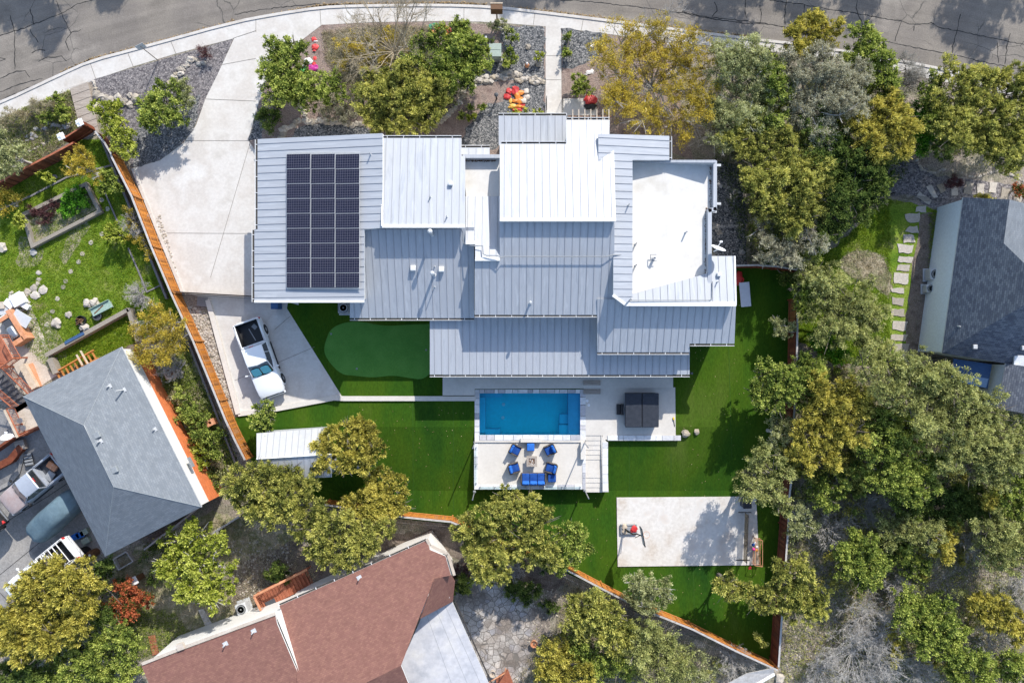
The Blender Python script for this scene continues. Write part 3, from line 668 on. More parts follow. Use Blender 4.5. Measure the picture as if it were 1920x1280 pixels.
walk = [(2888, 785), (2170, 288), (1920, 186), (1850, 168), (1750, 150), (1665, 128), (1500, 103), (1400, 92), (1260, 80), (1140, 64), (1052, 53), (1023, 50), (960, 45), (900, 41), (820, 40), (700, 42), (605, 47), (440, 72), (330, 101), (250, 125), (180, 149), (135, 168), (105, 181), (0, 222), (-250, 326), (-885, 745)]
curb_s = smoothpoly(curb, 1, False)
o = sheet('road', curb_s + [(2900, 460), (2180, 32), (1500, -167), (980, -211), (400, -156), (-260, 49), (-900, 428)], ROADMAT, .006)
sheet('pavement', curb_s + walk, M['concrete'], .010)
cm = MB()
cw = [G(*p) for p in curb_s]
for i in range(len(cw) - 1):                                            # kerb: a real step
    a, b = cw[i], cw[i + 1]; d = (b - a).normalized(); nn = Vector((-d.y, d.x, 0)) * .10
    vs = [a + nn, b + nn, b - nn, a - nn]; cm.add([(v.x, v.y, .07) for v in vs] + [(v.x, v.y, -.05) for v in vs], [(0, 3, 2, 1), (0, 1, 5, 4), (2, 3, 7, 6)])
k_ = cm.build('kerb', M['concrete2']); k_['kind'] = 'structure'
def ribbon(mb, pts, w, off, jit=0, sub=6, smooth=True):
    q = []
    for i in range(len(pts) - 1):
        n = max(1, int(math.dist(pts[i], pts[i + 1]) / sub))
        for k in range(n):
            t = k / n; q.append((pts[i][0] + (pts[i + 1][0] - pts[i][0]) * t + R.uniform(-jit, jit), pts[i][1] + (pts[i + 1][1] - pts[i][1]) * t + R.uniform(-jit, jit)))
    q.append(pts[-1]); W = [G(*p) for p in q]
    for i in range(len(W) - 1):
        a, b = W[i], W[i + 1]; d = (b - a)
        if d.length < 1e-4: continue
        n_ = Vector((-d.y, d.x, 0)).normalized() * w / 2 * R.uniform(.6, 1.3) if jit else Vector((-d.y, d.x, 0)).normalized() * w / 2
        mb.add([(v.x, v.y, v.z + off) for v in (a - n_, b - n_, b + n_, a + n_)], [(0, 1, 2, 3)])
cr = MB()
for pts in [[(0, 68), (40, 55), (85, 38), (115, 26), (145, 8), (175, 0)], [(105, 0), (115, 26), (125, 45), (133, 62), (122, 78), (130, 96)], [(133, 62), (152, 56)], [(60, 42), (64, 45), (57, 18)], [(0, 148), (30, 133), (48, 134), (56, 145)],
            [(0, 173), (30, 160), (58, 152), (80, 148)], [(55, 55), (66, 72), (72, 80)], [(20, 30), (28, 62), (28, 130)], [(72, 115), (90, 108), (115, 106), (125, 115)], [(440, 28), (470, 22), (520, 15), (600, 8)], [(0, 190), (60, 162), (118, 140)],
            [(1050, 0), (1090, 2), (1180, 12), (1260, 22), (1330, 33), (1420, 42), (1440, 46)], [(1280, 22), (1330, 36), (1400, 44), (1440, 46), (1520, 58)], [(1440, 0), (1500, 8), (1600, 25), (1640, 32), (1690, 40), (1705, 46), (1745, 44), (1765, 52), (1850, 70), (1920, 84)],
            [(1475, 0), (1472, 25), (1472, 46)], [(1508, 8), (1506, 25), (1504, 42)], [(1635, 30), (1620, 50), (1604, 15), (1608, 0)], [(1690, 40), (1684, 55), (1678, 78)], [(1800, 28), (1797, 50), (1788, 80), (1785, 100)], [(1895, 62), (1888, 90), (1884, 120)],
            [(1655, 77), (1700, 86), (1780, 102), (1850, 118), (1920, 132)], [(1398, 0), (1396, 20), (1400, 35)], [(1340, 5), (1345, 20), (1335, 32)], [(1425, 10), (1428, 30), (1424, 45)], [(0, 108), (10, 112), (0, 115)], [(60, 100), (75, 92), (85, 95)], [(1715, 50), (1713, 58)], [(1870, 80), (1872, 118)]]:
    ribbon(cr, pts, .055, .012, 1.2)
c_ = cr.build('road_cracks', M['crack']); c_['kind'] = 'structure'
drive = [(440, 71), (605, 46), (560, 80), (527, 108), (500, 150), (483, 200), (472, 240), (465, 262), (490, 300), (560, 330), (560, 572), (540, 566), (538, 578), (642, 744), (520, 768), (446, 778), (386, 560), (345, 548), (248, 316), (300, 301), (345, 268), (368, 235), (385, 186), (408, 140)]
sheet('driveway', drive, M['concrete'], .016)
sheet('front_path', [(1023, 49), (1052, 52), (1053, 225), (1023, 225)], M['concrete'], .018)
jt = MB()
for pts in [[(415, 122), (480, 110)], [(385, 186), (480, 190)], [(347, 264), (470, 264)], [(313, 437), (478, 438)], [(350, 551), (478, 560)], [(515, 0 + 618), (545, 592)], [(520, 680), (590, 650)], [(440, 713), (470, 700)], [(1024, 105), (1052, 105)], [(1024, 150), (1052, 150)], [(480, 60), (480, 28)], [(602, 47), (600, 17)], [(700, 42), (700, 13)], [(800, 40), (800, 12)], [(870, 41), (870, 13)], [(1000, 47), (1003, 24)], [(1090, 57), (1094, 34)], [(1150, 64), (1154, 42)], [(330, 101), (320, 76)], [(250, 125), (240, 100)], [(180, 149), (170, 120)], [(480, 58), (438, 72)], [(470, 265), (395, 520)]]:
    ribbon(jt, pts, .03, .026)
j_ = jt.build('paving_joints', M['joint']); j_['kind'] = 'structure'
sheet('pavement', [(117, 141), (170, 122), (176, 150), (122, 168)], M['concrete2'], .020)
# front beds
sheet('gravel', [(176, 149), (438, 73), (408, 140), (385, 186), (366, 235), (344, 267), (300, 300), (250, 314), (225, 280), (205, 240), (188, 200)], M['gravelp'], .012)
sheet('gravel', rough_edge([(300, 195), (375, 180), (368, 235), (345, 268), (300, 301), (250, 314), (250, 250)], 3), M['gravel'], .018)
sheet('garden_bed', [(605, 47), (700, 43), (820, 41), (1023, 52), (1023, 226), (940, 226), (936, 300), (480, 300), (466, 262), (473, 240), (484, 200), (501, 150), (528, 108), (560, 80)], M['mulch'], .012)
sheet('dry_grass', rough_edge(smoothpoly([(612, 66), (700, 52), (790, 52), (815, 80), (770, 145), (660, 165), (615, 120)], 1), 4), M['dry'], .018)
sheet('gravel', rough_edge([(935, 48), (1022, 52), (1022, 148), (985, 146), (930, 152), (880, 165), (895, 120), (948, 108)], 3), M['gravel'], .018)
sheet('gravel', rough_edge([(960, 155), (1021, 148), (1021, 224), (938, 224), (934, 280), (862, 280), (875, 240), (905, 200), (940, 190)], 4), M['gravel'], .018)
sheet('gravel', rough_edge([(556, 240), (610, 228), (690, 238), (700, 262), (540, 264)], 3), M['gravel'], .018)
sheet('gravel', rough_edge([(483, 200), (500, 215), (490, 262), (466, 264)], 2), M['gravel'], .018)
sheet('gravel', rough_edge([(1053, 52), (1150, 68), (1120, 110), (1075, 130), (1054, 130)], 3), M['gravel'], .018)
sheet('garden_bed', [(1053, 54), (1145, 66), (1250, 80), (1300, 300), (1120, 240), (1060, 224), (1053, 190)], M['mulch'], .012)
sheet('gravel', rough_edge([(1340, 300), (1385, 310), (1400, 400), (1400, 500), (1345, 500), (1320, 400)], 3), M['gravel'], .014)
sheet('dry_grass', rough_edge([(0, 224), (60, 198), (133, 170), (142, 220), (150, 250), (0, 340)], 3), M['dry'], .012)
# neighbour's lawn on the left, yards and yards' paving
LAWN = [(0, 345), (150, 262), (190, 262), (345, 590), (260, 640), (100, 700), (0, 600)]
sheet('lawn', LAWN, M['lawn'], .012)
sheet('bare_earth', rough_edge(smoothpoly([(70, 600), (92, 580), (118, 640), (132, 690), (160, 665), (158, 712), (112, 705)], 1), 2), M['dry'], .018)
sheet('bare_earth', rough_edge([(150, 400), (170, 425), (140, 470), (120, 500), (112, 480)], 2), M['dry'], .018)
sheet('bare_earth', rough_edge([(40, 440), (85, 470), (70, 500), (30, 500)], 3), M['dry'], .018)
sheet('patio', [(-60, 610), (46, 545), (112, 700), (60, 735), (-60, 770)], M['offwhite'], .020)
sheet('dry_grass', rough_edge([(260, 640), (300, 700), (345, 620), (420, 800), (450, 870), (440, 930), (400, 920), (300, 720)], 3), M['dry'], .010)
sheet('neighbour_driveway', [(-260, 800), (60, 760), (170, 960), (210, 1040), (120, 1090), (0, 1150), (-260, 1300)], M['oldconcrete'], .014)
jt2 = MB()
for pts in [[(0, 1077), (70, 1020), (150, 960)], [(0, 985), (90, 930), (150, 890)], [(95, 1015), (125, 1060)], [(0, 1110), (14, 1125)]]: ribbon(jt2, pts, .04, .024)
j_ = jt2.build('paving_joints', M['crack']); j_['kind'] = 'structure'
sheet('dry_grass', rough_edge([(215, 1050), (400, 960), (560, 1000), (600, 1090), (480, 1160), (270, 1240), (230, 1180)], 5), M['dry'], .010)
sheet('dirt', rough_edge([(430, 1060), (560, 1010), (640, 1090), (560, 1140), (440, 1150)], 5), M['soil'], .014)
sheet('dirt', rough_edge([(690, 1010), (880, 985), (1070, 1090), (1040, 1110), (900, 1080), (830, 1030), (760, 1060)], 5), M['soil'], .012)
FLAG = rough_edge(smoothpoly([(845, 1120), (870, 1090), (905, 1080), (950, 1110), (1000, 1130), (1032, 1160), (1030, 1185), (990, 1215), (1002, 1250), (975, 1285), (900, 1300), (880, 1200)], 2), 2)
sheet('flagstone_patio', FLAG, M['flag'], .016)
# right-hand neighbour's garden
RL = rough_edge([(1530, 480), (1570, 460), (1660, 372), (1720, 385), (1772, 396), (1746, 655), (1700, 690), (1560, 680), (1500, 640), (1500, 560)], 4)
sheet('lawn', RL, M['lawn'], .012)
sheet('dry_grass', rough_edge(smoothpoly([(1565, 488), (1610, 465), (1660, 480), (1675, 540), (1665, 560), (1630, 530), (1590, 520)], 2), 3), M['dry'], .018)
sheet('bare_earth', rough_edge([(1728, 400), (1768, 398), (1748, 655), (1700, 690), (1698, 600), (1712, 480)], 3), M['soil'], .018)
sheet('gravel', rough_edge([(1662, 318), (1700, 300), (1760, 330), (1920, 350), (1980, 360), (1980, 400), (1760, 400), (1710, 365), (1665, 368)], 3), M['gravelp'], .016)
# artificial turf
TURF = [(538, 566), (660, 560), (1380, 495), (1492, 500), (1494, 640), (1480, 900), (1462, 1246), (1066, 1076), (880, 985), (750, 972), (600, 948), (470, 862), (436, 786), (446, 780), (520, 768), (642, 745), (538, 578)]
sheet('artificial_turf', TURF, M['turf'], .014, holes=[POOLHOLE])
M['seam'] = plain('seam', (.035, .085, .015), .95, .05)
for q_ in ([(654, 752), (654, 800)], [(774, 752), (775, 930)], [(1258, 850), (1258, 925)], [(850, 752), (850, 960)], [(1366, 640), (1372, 860)], [(1180, 832), (1180, 930)], [(1300, 1062), (1302, 1160)]):
    b_ = MB(); ribbon(b_, q_, .035, .019); o = b_.build('turf_seam', M['seam']); o['kind'] = 'structure'
PUTT = smoothpoly([(610, 640), (622, 612), (665, 600), (720, 612), (770, 608), (860, 606), (860, 690), (815, 690), (795, 712), (765, 708), (735, 703), (700, 708), (665, 704), (640, 702), (618, 680), (607, 660)], 2)
sheet('putting_green', PUTT, M['putt'], .022)
for i, (x, y) in enumerate([(621, 626), (669, 691), (799, 656), (632, 632)]):
    if i < 3:
        p = G(x, y); mb = MB(); mb.lathe((p.x, p.y, .024), [(.055, .0), (.07, .0), (.07, .012), (.055, .012), (.054, -.0)], 14); mb.solo('golf_hole', M['lightgrey'], ['pale golf hole cup at the left rim of the putting green', 'pale golf hole cup at the bottom of the putting green', 'pale golf hole cup at the right of the putting green by the patio roof'][i], 'golf cup')
# dark deck band and kerbs of the drive
wallrun('concrete_kerb', [(248, 316), (343, 551)], .12, .22, 'concrete', 'narrow concrete kerb between upper driveway and orange fence', 'kerb')
wallrun('concrete_kerb', [(389, 562), (446, 776)], .22, .36, 'deck', 'wide pale concrete kerb wall along the lower drive beside the fence', 'kerb')
wallrun('retaining_wall', [(446, 776), (520, 766), (625, 746), (645, 747), (892, 747)], .16, .36, 'deck', 'long pale concrete retaining wall between parking pad and lower lawn', 'wall')
# court
p4 = [(1156, 932), (1417, 930), (1423, 1058), (1158, 1061)]
mb = MB(); mb.prism([tuple(G(*p)[:2]) for p in p4], DROP - .2, DROP + .09); mb.solo('sports_court', M['court'], 'stained pale concrete sports court slab in the lower lawn', 'court')
# ---------------------------------------------------------------- pool terrace
pt = thing('pool_terrace', 'pale tiled pool terrace with sunken blue pool, fire pit patio and steps', 'terrace', G(990, 780))
ORG = pt.location
def pr(name, pts, z0, z1, mat, a=0, parent=pt):
    b_ = MB(); b_.prism([tuple(P(p[0], p[1], z1 if not callable(z1) else 0)[:2]) for p in pts], z0, z1, a=a); return b_.build(name, M[mat], parent, origin=ORG)
pr('upper_patio', [(830, 690), (1262, 690), (1262, 727), (890, 729), (890, 741), (830, 741)], -.1, .34, 'deck')
pr('hot_tub_patio', [(1098, 727), (1266, 726), (1267, 824), (1130, 824), (1130, 816), (1098, 816)], -.4, .05, 'deck')
pr('fire_pit_patio', [(896, 829), (1092, 829), (1092, 908), (896, 908)], -1.4, .0, 'deck')
pr('pool_wall', [(890, 825), (1097, 825), (1097, 829), (890, 829)], -1.3, .10, 'deck')
pr('side_wall', [(1127, 816), (1138, 828), (1141, 922), (1130, 922)], -1.5, .08, 'deck')
pr('terrace_base', [(889, 829), (896, 829), (896, 908), (1092, 908), (1092, 829), (1098, 829), (1098, 917), (889, 917)], -1.5, -.004, 'deck')
cp = MB()
def tiles(x0, y0, x1, y1, z, n, vert=False):
    n_ = n; pos = 0; L = (y1 - y0) if vert else (x1 - x0); cuts = sorted([0, 1] + [ (i + R.uniform(-.28, .28)) / n_ for i in range(1, n_)])
    for a, b in zip(cuts[:-1], cuts[1:]):
        g_ = .35 / max(1, L)
        q = [(x0, y0 + L * (a + g_)), (x1, y0 + L * (a + g_)), (x1, y0 + L * (b - g_)), (x0, y0 + L * (b - g_))] if vert else [(x0 + L * (a + g_), y0), (x0 + L * (b - g_), y0), (x0 + L * (b - g_), y1), (x0 + L * (a + g_), y1)]
        cp.prism([tuple(P(*p, z)[:2]) for p in q], z - .05, z, a=R.choice([.35, .6, .62, .66, .7, .1, .9, .5]))
tiles(890, 730, 899, 826, .05, 7, True); tiles(1088, 729, 1098, 825, .05, 6, True); tiles(899, 730, 1088, 737, .05, 15); tiles(899, 815, 1088, 825, .12, 12)
tiles(889, 831, 896, 908, .03, 6, True); tiles(889, 908, 1092, 917, .03, 12); tiles(1092, 831, 1098, 917, .03, 5, True)
tiles(1139, 816, 1277, 825.5, .12, 8); tiles(1130, 828, 1140, 921, .10, 6, True)
cp.build('coping_tiles', M['tile'], pt, origin=ORG)
pr('pool_step_wall', [(976, 822), (1015, 822), (1015, 829), (976, 829)], -.5, .42, 'deck')
pr('low_wall', [(1089, 829), (1097, 829), (1097, 861), (1089, 861)], -.5, .45, 'deck')
# steps going down beside the terrace, steps up to the patio
yy_, zz_ = 816, .04
for k, dy in enumerate((9, 9, 9, 9, 9, 34, 9, 9, 9)):
    zz_ -= .035; pr('step', [(1098, yy_), (1130, yy_), (1130, yy_ + dy + .4), (1098, yy_ + dy + .4)], -1.6, zz_, 'deck'); yy_ += dy
for k in range(3):
    y0 = 714 + k * 8.3; pr('stone_step', [(1094 + k % 2, y0), (1126, y0), (1126, y0 + 7.9), (1094 + k % 2, y0 + 7.9)], 0, .44 - .14 * k, 'plank')
# pool shell
M['plaster'] = mk('plaster', [(.010, .72, .78), (.016, .78, .84)], 1.5, .6, .3, (4, .06), 0)
M['plaster2'] = mk('plaster2', [(.06, .62, .78), (.08, .68, .82)], 1.5, .6, .3, (4, .06), 0)
M['plaster3'] = mk('plaster3', [(.14, .50, .68), (.17, .56, .74)], 1.5, .6, .3, (4, .06), 0)
x0, y0 = P(899, 737)[:2]; x1, y1 = P(1088, 815)[:2]; D_ = -1.5
sh = MB(); c4 = [(x0, y0), (x1, y0), (x1, y1), (x0, y1)]
sh.add([(x, y, D_) for x, y in c4] + [(x, y, .04) for x, y in c4], [(0, 3, 2, 1), (0, 1, 5, 4), (1, 2, 6, 5), (2, 3, 7, 6), (3, 0, 4, 7)])
s_ = sh.build('pool_shell', M['plaster'], pt, origin=ORG)
for nm, a, z, mt in [('pool_bench', (899, 745, 910, 812), -.55, 'plaster2'), ('pool_bench', (899, 737, 942, 745), -.95, 'plaster2'), ('pool_bench', (910, 804, 938, 815), -.5, 'plaster2'), ('tanning_ledge', (1065, 737, 1088, 815), -.35, 'plaster3'), ('pool_step', (1049, 776, 1065, 795), -.8, 'plaster2'), ('pool_step', (1048, 796, 1065, 815), -.62, 'plaster2')]:
    pr(nm, [(a[0] + .3, a[1] + .3), (a[2], a[1] + .3), (a[2], a[3] - .3), (a[0] + .3, a[3] - .3)], -1.49, z, mt)
for q in [(944, 758), (943, 783)]:
    p = P(*q, -1.4); b_ = MB(); b_.lathe((p.x, p.y, -1.49), [(.13, 0), (.13, .03), (.07, .06), (.0, .06)], 18); b_.build('drain_cover', M['white'], pt, origin=ORG, smooth=True)
m, t, b, N, L = _nt('water'); t.nodes.remove(b)
tr = N('ShaderNodeBsdfTransparent'); tr.inputs[0].default_value = (.45, .84, .95, 1); gl = N('ShaderNodeBsdfGlossy'); gl.inputs['Roughness'].default_value = .06
fr = N('ShaderNodeFresnel'); fr.inputs[0].default_value = 1.33; ms = N('ShaderNodeMixShader'); L(fr.outputs[0], ms.inputs[0]); L(tr.outputs[0], ms.inputs[1]); L(gl.outputs[0], ms.inputs[2]); L(ms.outputs[0], t.nodes['Material Output'].inputs[0])
nz = N('ShaderNodeTexNoise'); nz.inputs['Scale'].default_value = 2.2; tc = N('ShaderNodeTexCoord'); L(tc.outputs['Object'], nz.inputs['Vector']); bp = N('ShaderNodeBump'); bp.inputs['Strength'].default_value = .35; bp.inputs['Distance'].default_value = .05; L(nz.outputs[0], bp.inputs['Height']); L(bp.outputs[0], gl.inputs['Normal']); L(bp.outputs[0], fr.inputs['Normal'])
M['water'] = m
wm = MB(); wm.add([(x0 + .002, y0 - .002, -.08), (x1 - .002, y0 - .002, -.08), (x1 - .002, y1 + .002, -.08), (x0 + .002, y1 + .002, -.08)], [(0, 3, 2, 1)])
w_ = wm.build('pool_water', M['water']); w_['kind'] = 'structure'
# ---------------------------------------------------------------- main house
hs = thing('metal_roof_house', 'large modern house with many pale standing seam metal roofs', 'house', G(930, 480)); HO = hs.location
def lin(px0, z0, px1, z1, axis='x', other=400):      # helper: three fit points of a plane that only falls along one axis
    if axis == 'x': return [(px0, other, z0), (px1, other, z1), (px0, other + 80, z0), (px1, other + 80, z1)]
    return [(other, px0, z0), (other, px1, z1), (other + 80, px0, z0), (other + 80, px1, z1)]
FA = lin(477, 4.8, 717, 6.3, 'x', 380)
oA, plA = roof(hs, HO, FA, [(483, 261), (717, 250), (717, 427), (683, 430), (683, 566), (477, 566), (477, 430), (483, 430)], 'metal', 'x')
eave_gutter(hs, HO, (477, 431), (477, 566), plA, (-1, 0)); eave_gutter(hs, HO, (483, 262), (483, 430), plA, (-1, 0))
oB, plB = roof(hs, HO, lin(257, 5.35, 425, 6.5, 'y', 750), [(717, 259), (865, 259), (865, 292), (872, 292), (872, 425), (717, 425)], 'metal', 'y')
eave_gutter(hs, HO, (717, 259), (865, 259), plB, (0, -1))
oC, plC = roof(hs, HO, lin(425, 5.75, 598, 3.6, 'y', 750), [(683, 426), (889, 426), (889, 596), (656, 596), (656, 566), (683, 566)], 'metal', 'y')
eave_gutter(hs, HO, (656, 596), (889, 596), plC, (0, 1))
oG, plG = roof(hs, HO, lin(413, 7.0, 590, 4.9, 'y', 960), [(937, 413), (1152, 413), (1152, 575), (1120, 575), (1120, 590), (890, 590), (890, 486), (937, 486)], 'metal', 'y')
eave_gutter(hs, HO, (890, 590), (1119, 590), plG, (0, 1))
oE, plE = roof(hs, HO, lin(225, 5.8, 413, 7.35, 'y', 1000), [(937, 270), (1062, 270), (1062, 225), (1143, 225), (1143, 262), (1151, 280), (1155, 413), (937, 413)], 'metal', 'y')
eave_gutter(hs, HO, (940, 270), (1061, 270), plE, (0, -1)); eave_gutter(hs, HO, (1063, 225), (1143, 225), plE, (0, -1))
oH, plH = roof(hs, HO, lin(217, 4.15, 268, 4.1, 'y', 960), [(935, 217), (1062, 217), (1062, 272), (935, 272)], 'metal', 'y')
eave_gutter(hs, HO, (935, 217), (1062, 217), plH, (0, -1))
oF, plF = roof(hs, HO, lin(365, 4.85, 488, 6.3, 'y', 880), [(873, 368), (937, 368), (937, 487), (891, 487), (891, 456), (873, 456)], 'metal', 'y')
oN, plN = roof(hs, HO, lin(276, 3.9, 292, 4.0, 'y', 880), [(864, 277), (918, 277), (918, 292), (864, 292)], 'metal', 'y'); eave_gutter(hs, HO, (864, 277), (918, 277), plN, (0, -1))
oI, plI = roof(hs, HO, lin(1122, 6.45, 1255, 5.65, 'x', 300), [(1122, 251), (1255, 255), (1255, 300), (1186, 300), (1186, 556), (1172, 570), (1150, 554), (1150, 330), (1122, 330)], 'metal', 'x')
eave_gutter(hs, HO, (1255, 256), (1255, 299), plI, (1, 0))
oJ, plJ = roof(hs, HO, lin(572, 5.2, 660, 3.95, 'y', 1250), [(1120, 560), (1380, 568), (1377, 644), (1293, 644), (1293, 660), (1120, 660)], 'metal', 'y')
eave_gutter(hs, HO, (1294, 644), (1377, 644), plJ, (0, 1)); eave_gutter(hs, HO, (1120, 660), (1292, 660), plJ, (0, 1))
oL, plL = roof(hs, HO, lin(598, 3.25, 703, 2.75, 'y', 1000), [(806, 596), (1122, 586), (1122, 655), (1293, 655), (1293, 702), (806, 702)], 'metal', 'y', walls=False)
eave_gutter(hs, HO, (806, 702), (1293, 702), plL, (0, 1))
oK, plK = roof(hs, HO, [(1172, 571, 5.75), (1380, 572, 5.75), (1325, 512, 5.38), (1380, 480, 5.2)], [(1172, 571), (1182, 553), (1325, 513), (1334, 480), (1376, 480), (1380, 572)], 'metal', 'y')
# flat roofs with parapets
def flat(pts, z, name='flat_roof', wallz=0):
    b_ = MB(); b_.prism([tuple(P(*p, z)[:2]) for p in pts], wallz, z); return b_.build(name, M['membrane'], hs, origin=HO)
flat([(1186, 302), (1334, 302), (1334, 390), (1327, 392), (1327, 512), (1184, 553)], 5.0)
flat([(867, 296), (936, 296), (936, 368), (874, 368)], 4.75)
def parapet(pts, z0, z1, wpx=5, mat='trim'):
    b_ = MB()
    for a, b in zip(pts[:-1], pts[1:]):
        A = P(*a, z1); B = P(*b, z1); d = B - A; b_.box(((A.x + B.x) / 2, (A.y + B.y) / 2, (z0 + z1) / 2), (d.length + wpx * K * .8, wpx * K, z1 - z0), math.atan2(d.y, d.x))
    return b_.build('parapet', M[mat], hs, origin=HO)
b_ = MB(); q = [P(1186, 300, 5.05), P(1342, 300, 6.0), P(1342, 305, 6.0), P(1186, 304, 5.05)]; b_.prism([(v.x, v.y) for v in q], 4.9, lambda x, y: 5.05 + .95 * (x - q[0].x) / (q[1].x - q[0].x)); b_.build('parapet', M['metal'], hs, origin=HO)
parapet([(1341, 304), (1341, 392)], 4.9, 5.5, 6, 'metal'); parapet([(1341, 392), (1331, 394), (1331, 567)], 4.9, 5.5, 6.5, 'metal'); parapet([(1185, 303), (1184, 553), (1326, 514)], 4.9, 5.25, 2.5, 'metal')
parapet([(865, 370), (865, 293), (936, 293)], 4.7, 5.3, 6, 'metal')
# leaf litter lying along the parapet
b_ = MB()
for k in range(260):
    y = R.uniform(308, 540); x = (1333 if y < 390 else 1324) + R.gauss(0, 1.2); p = P(x, y, 5.02); b_.box((p.x, p.y, 5.02), (R.uniform(.03, .12), .03, .02), R.uniform(0, 3))
for k in range(120):
    p = P(R.uniform(868, 930), 300 + abs(R.gauss(0, 1.4)), 4.77); b_.box((p.x, p.y, 4.77), (R.uniform(.03, .12), .03, .02), R.uniform(0, 3))
tag(b_.solo('leaf_litter', M['brown'], 'brown dead leaves lying along the flat roof parapets', 'leaves', None, 'stuff'))
# ridge caps / fascia strips standing proud along the high edges
def fascia(a, b, pl, w=.22, h=.14, dz=.07):
    A = pl.at(*a); B = pl.at(*b); d = B - A; v = MB(); v.tube([A + Vector((0, 0, dz - .06)), B + Vector((0, 0, dz - .06))], .03, 4)
    c = (A + B) / 2; ang = math.atan2(d.y, d.x); b_ = MB(); n = Vector((-math.sin(ang), math.cos(ang), 0)) * w / 2
    q = [A - n, B - n, B + n, A + n]; b_.add([p + Vector((0, 0, dz)) for p in q] + [p - Vector((0, 0, h)) for p in q], [(0, 1, 2, 3), (7, 6, 5, 4), (0, 4, 5, 1), (1, 5, 6, 2), (2, 6, 7, 3), (3, 7, 4, 0)])
    return b_.build('ridge_cap', M['trim'], hs, origin=HO)
fascia((717, 424), (872, 424), plB); fascia((937, 412), (1155, 412), plE); fascia((873, 455), (891, 455), plF); fascia((891, 486), (937, 486), plF); fascia((1172, 569.5), (1380, 570), plK, .3); fascia((1149, 553), (1172, 570), plI, .2)
fascia((477, 565), (683, 565), plA, .16); fascia((717, 252), (717, 424), plB, .14); fascia((1377, 480), (1379, 572), plK, .12)
# rafters over the porch
for i in range(7):
    x = 1074 + i * 11.3; p = plE.at(x, 224); b_ = MB(); b_.box((p.x, p.y + .30, p.z - .06), (.06, .75, .14)); b_.build('rafter', M['timber'], hs, origin=HO)
b_ = MB(); p = plE.at(1106, 220); b_.box((p.x, p.y + .1, p.z - .16), (2.9, .1, .08)); b_.build('beam', M['brown'], hs, origin=HO)
# scuppers on the right wall
for q in [(1346, 310), (1346, 382), (1338, 397)]:
    p = P(*q, 4.6); b_ = MB(); b_.box((p.x, p.y, 4.6), (.4, .16, .12)); b_.build('scupper', M['lightgrey'], hs, origin=HO)
# pipes, vents, conduit, dish
def vent(px, py, pl, h, r, capr=None, kind='pipe'):
    p = pl.at(px, py) if pl else P(px, py, 5.0); b_ = MB()
    if kind == 'pipe':
        b_.lathe((p.x, p.y, p.z - .05), [(r * 1.8, 0), (r * 1.8, .07), (r, .09), (r, h)] + ([(capr, h), (capr, h + .12), (capr * .5, h + .2), (0, h + .2)] if capr else [(r * .7, h + .001), (r * .7, h - .1)]), 12)
    else: b_.rbox((p.x, p.y, p.z + h / 2), (r, r, h), .03)
    b_.build('roof_vent', M['trim'] if kind == 'box' else M['lightgrey'], hs, origin=HO, smooth=True)
vent(811, 440, plC, 1.5, .09, .16); vent(814, 515, plC, 1.2, .09, .15); vent(775, 503, plC, .25, .36, kind='box'); vent(828, 505, plC, .25, .36, kind='box'); vent(815, 500, plC, .3, .035); vent(815, 538, plC, .8, .03)
vent(845, 345, plB, .3, .28, kind='box'); vent(807, 370, plB, .4, .04); vent(838, 407, plB, .4, .04); vent(695, 290, plA, .5, .04); vent(994, 568, plG, .7, .07, .11); vent(1178, 385, plI, .5, .04)
vent(1285, 436, None, .55, .05); vent(1191, 458, None, .6, .05); vent(1191, 498, None, .6, .05); vent(1225, 485, None, .55, .09); vent(1347, 515, plK, .25, .26, kind='box'); vent(1344, 529, plK, .4, .04)
b_ = MB(); b_.tube([P(1220, 477, 5.3), P(1220, 489, 5.3)], .03, 5); b_.tube([P(1220, 477, 5.3), P(1231, 477, 5.3)], .03, 5); b_.tube([P(1220, 489, 5.3), P(1231, 489, 5.3)], .03, 5); b_.build('pipe_bracket', M['grey'], hs, origin=HO)
def onr(pl, q, dz=.1): p = pl.at(*q); return p + Vector((0, 0, dz))
b_ = MB()
b_.tube([onr(plC, (700, 430), .25), onr(plC, (862, 430), .25), onr(plC, (868, 436), .25), onr(plC, (868, 452), .25), onr(plC, (872, 460), .3), P(890, 461, 6.25), P(905, 461, 6.35), P(906, 476, 6.5), P(912, 479, 6.5), P(932, 479, 6.6), P(940, 483, 6.6)] + [onr(plG, (x, 482), .28) for x in (945, 1040, 1135)] + [P(1148, 478, 6.4), P(1173, 478, 6.05), P(1178, 483, 6.0), P(1179, 556, 5.95), P(1185, 563, 5.9), P(1330, 563, 5.85), P(1336, 558, 5.8), P(1336, 528, 5.6)], .035, 6)
b_.build('conduit', M['grey'], hs, origin=HO, smooth=True)
def dish(px, py, z, r, face, name='dish', parent=None, org=(0, 0, 0), mast=.8, mat='offwhite'):
    p = P(px, py, z); b_ = MB(); pf = [(0, 0), (r * .35, r * .03), (r * .7, r * .11), (r, r * .22), (r, r * .25), (r * .7, r * .15), (r * .35, r * .06), (0, .03)]
    b_.lathe(p, pf, 22, axis=face); f = Vector(face).normalized(); b_.tube([p + Vector((0, 0, -r * .6)), p + f * r * .6 + Vector((0, 0, -r * .75)), p + f * r * 1.1 + Vector((0, 0, -r * .2))], .025, 5); q = p + f * r * 1.15 + Vector((0, 0, -r * .15)); b_.rbox(q, (.2, .12, .1), .03)
    b_.tube([p + Vector((0, 0, -mast)), p], .035, 6)
    return b_, p
b_, p = dish(1346, 468, 6.3, .5, (.3, .9, .42), mast=1.0); b_.build('satellite_dish', M['white'], hs, origin=HO, smooth=True)
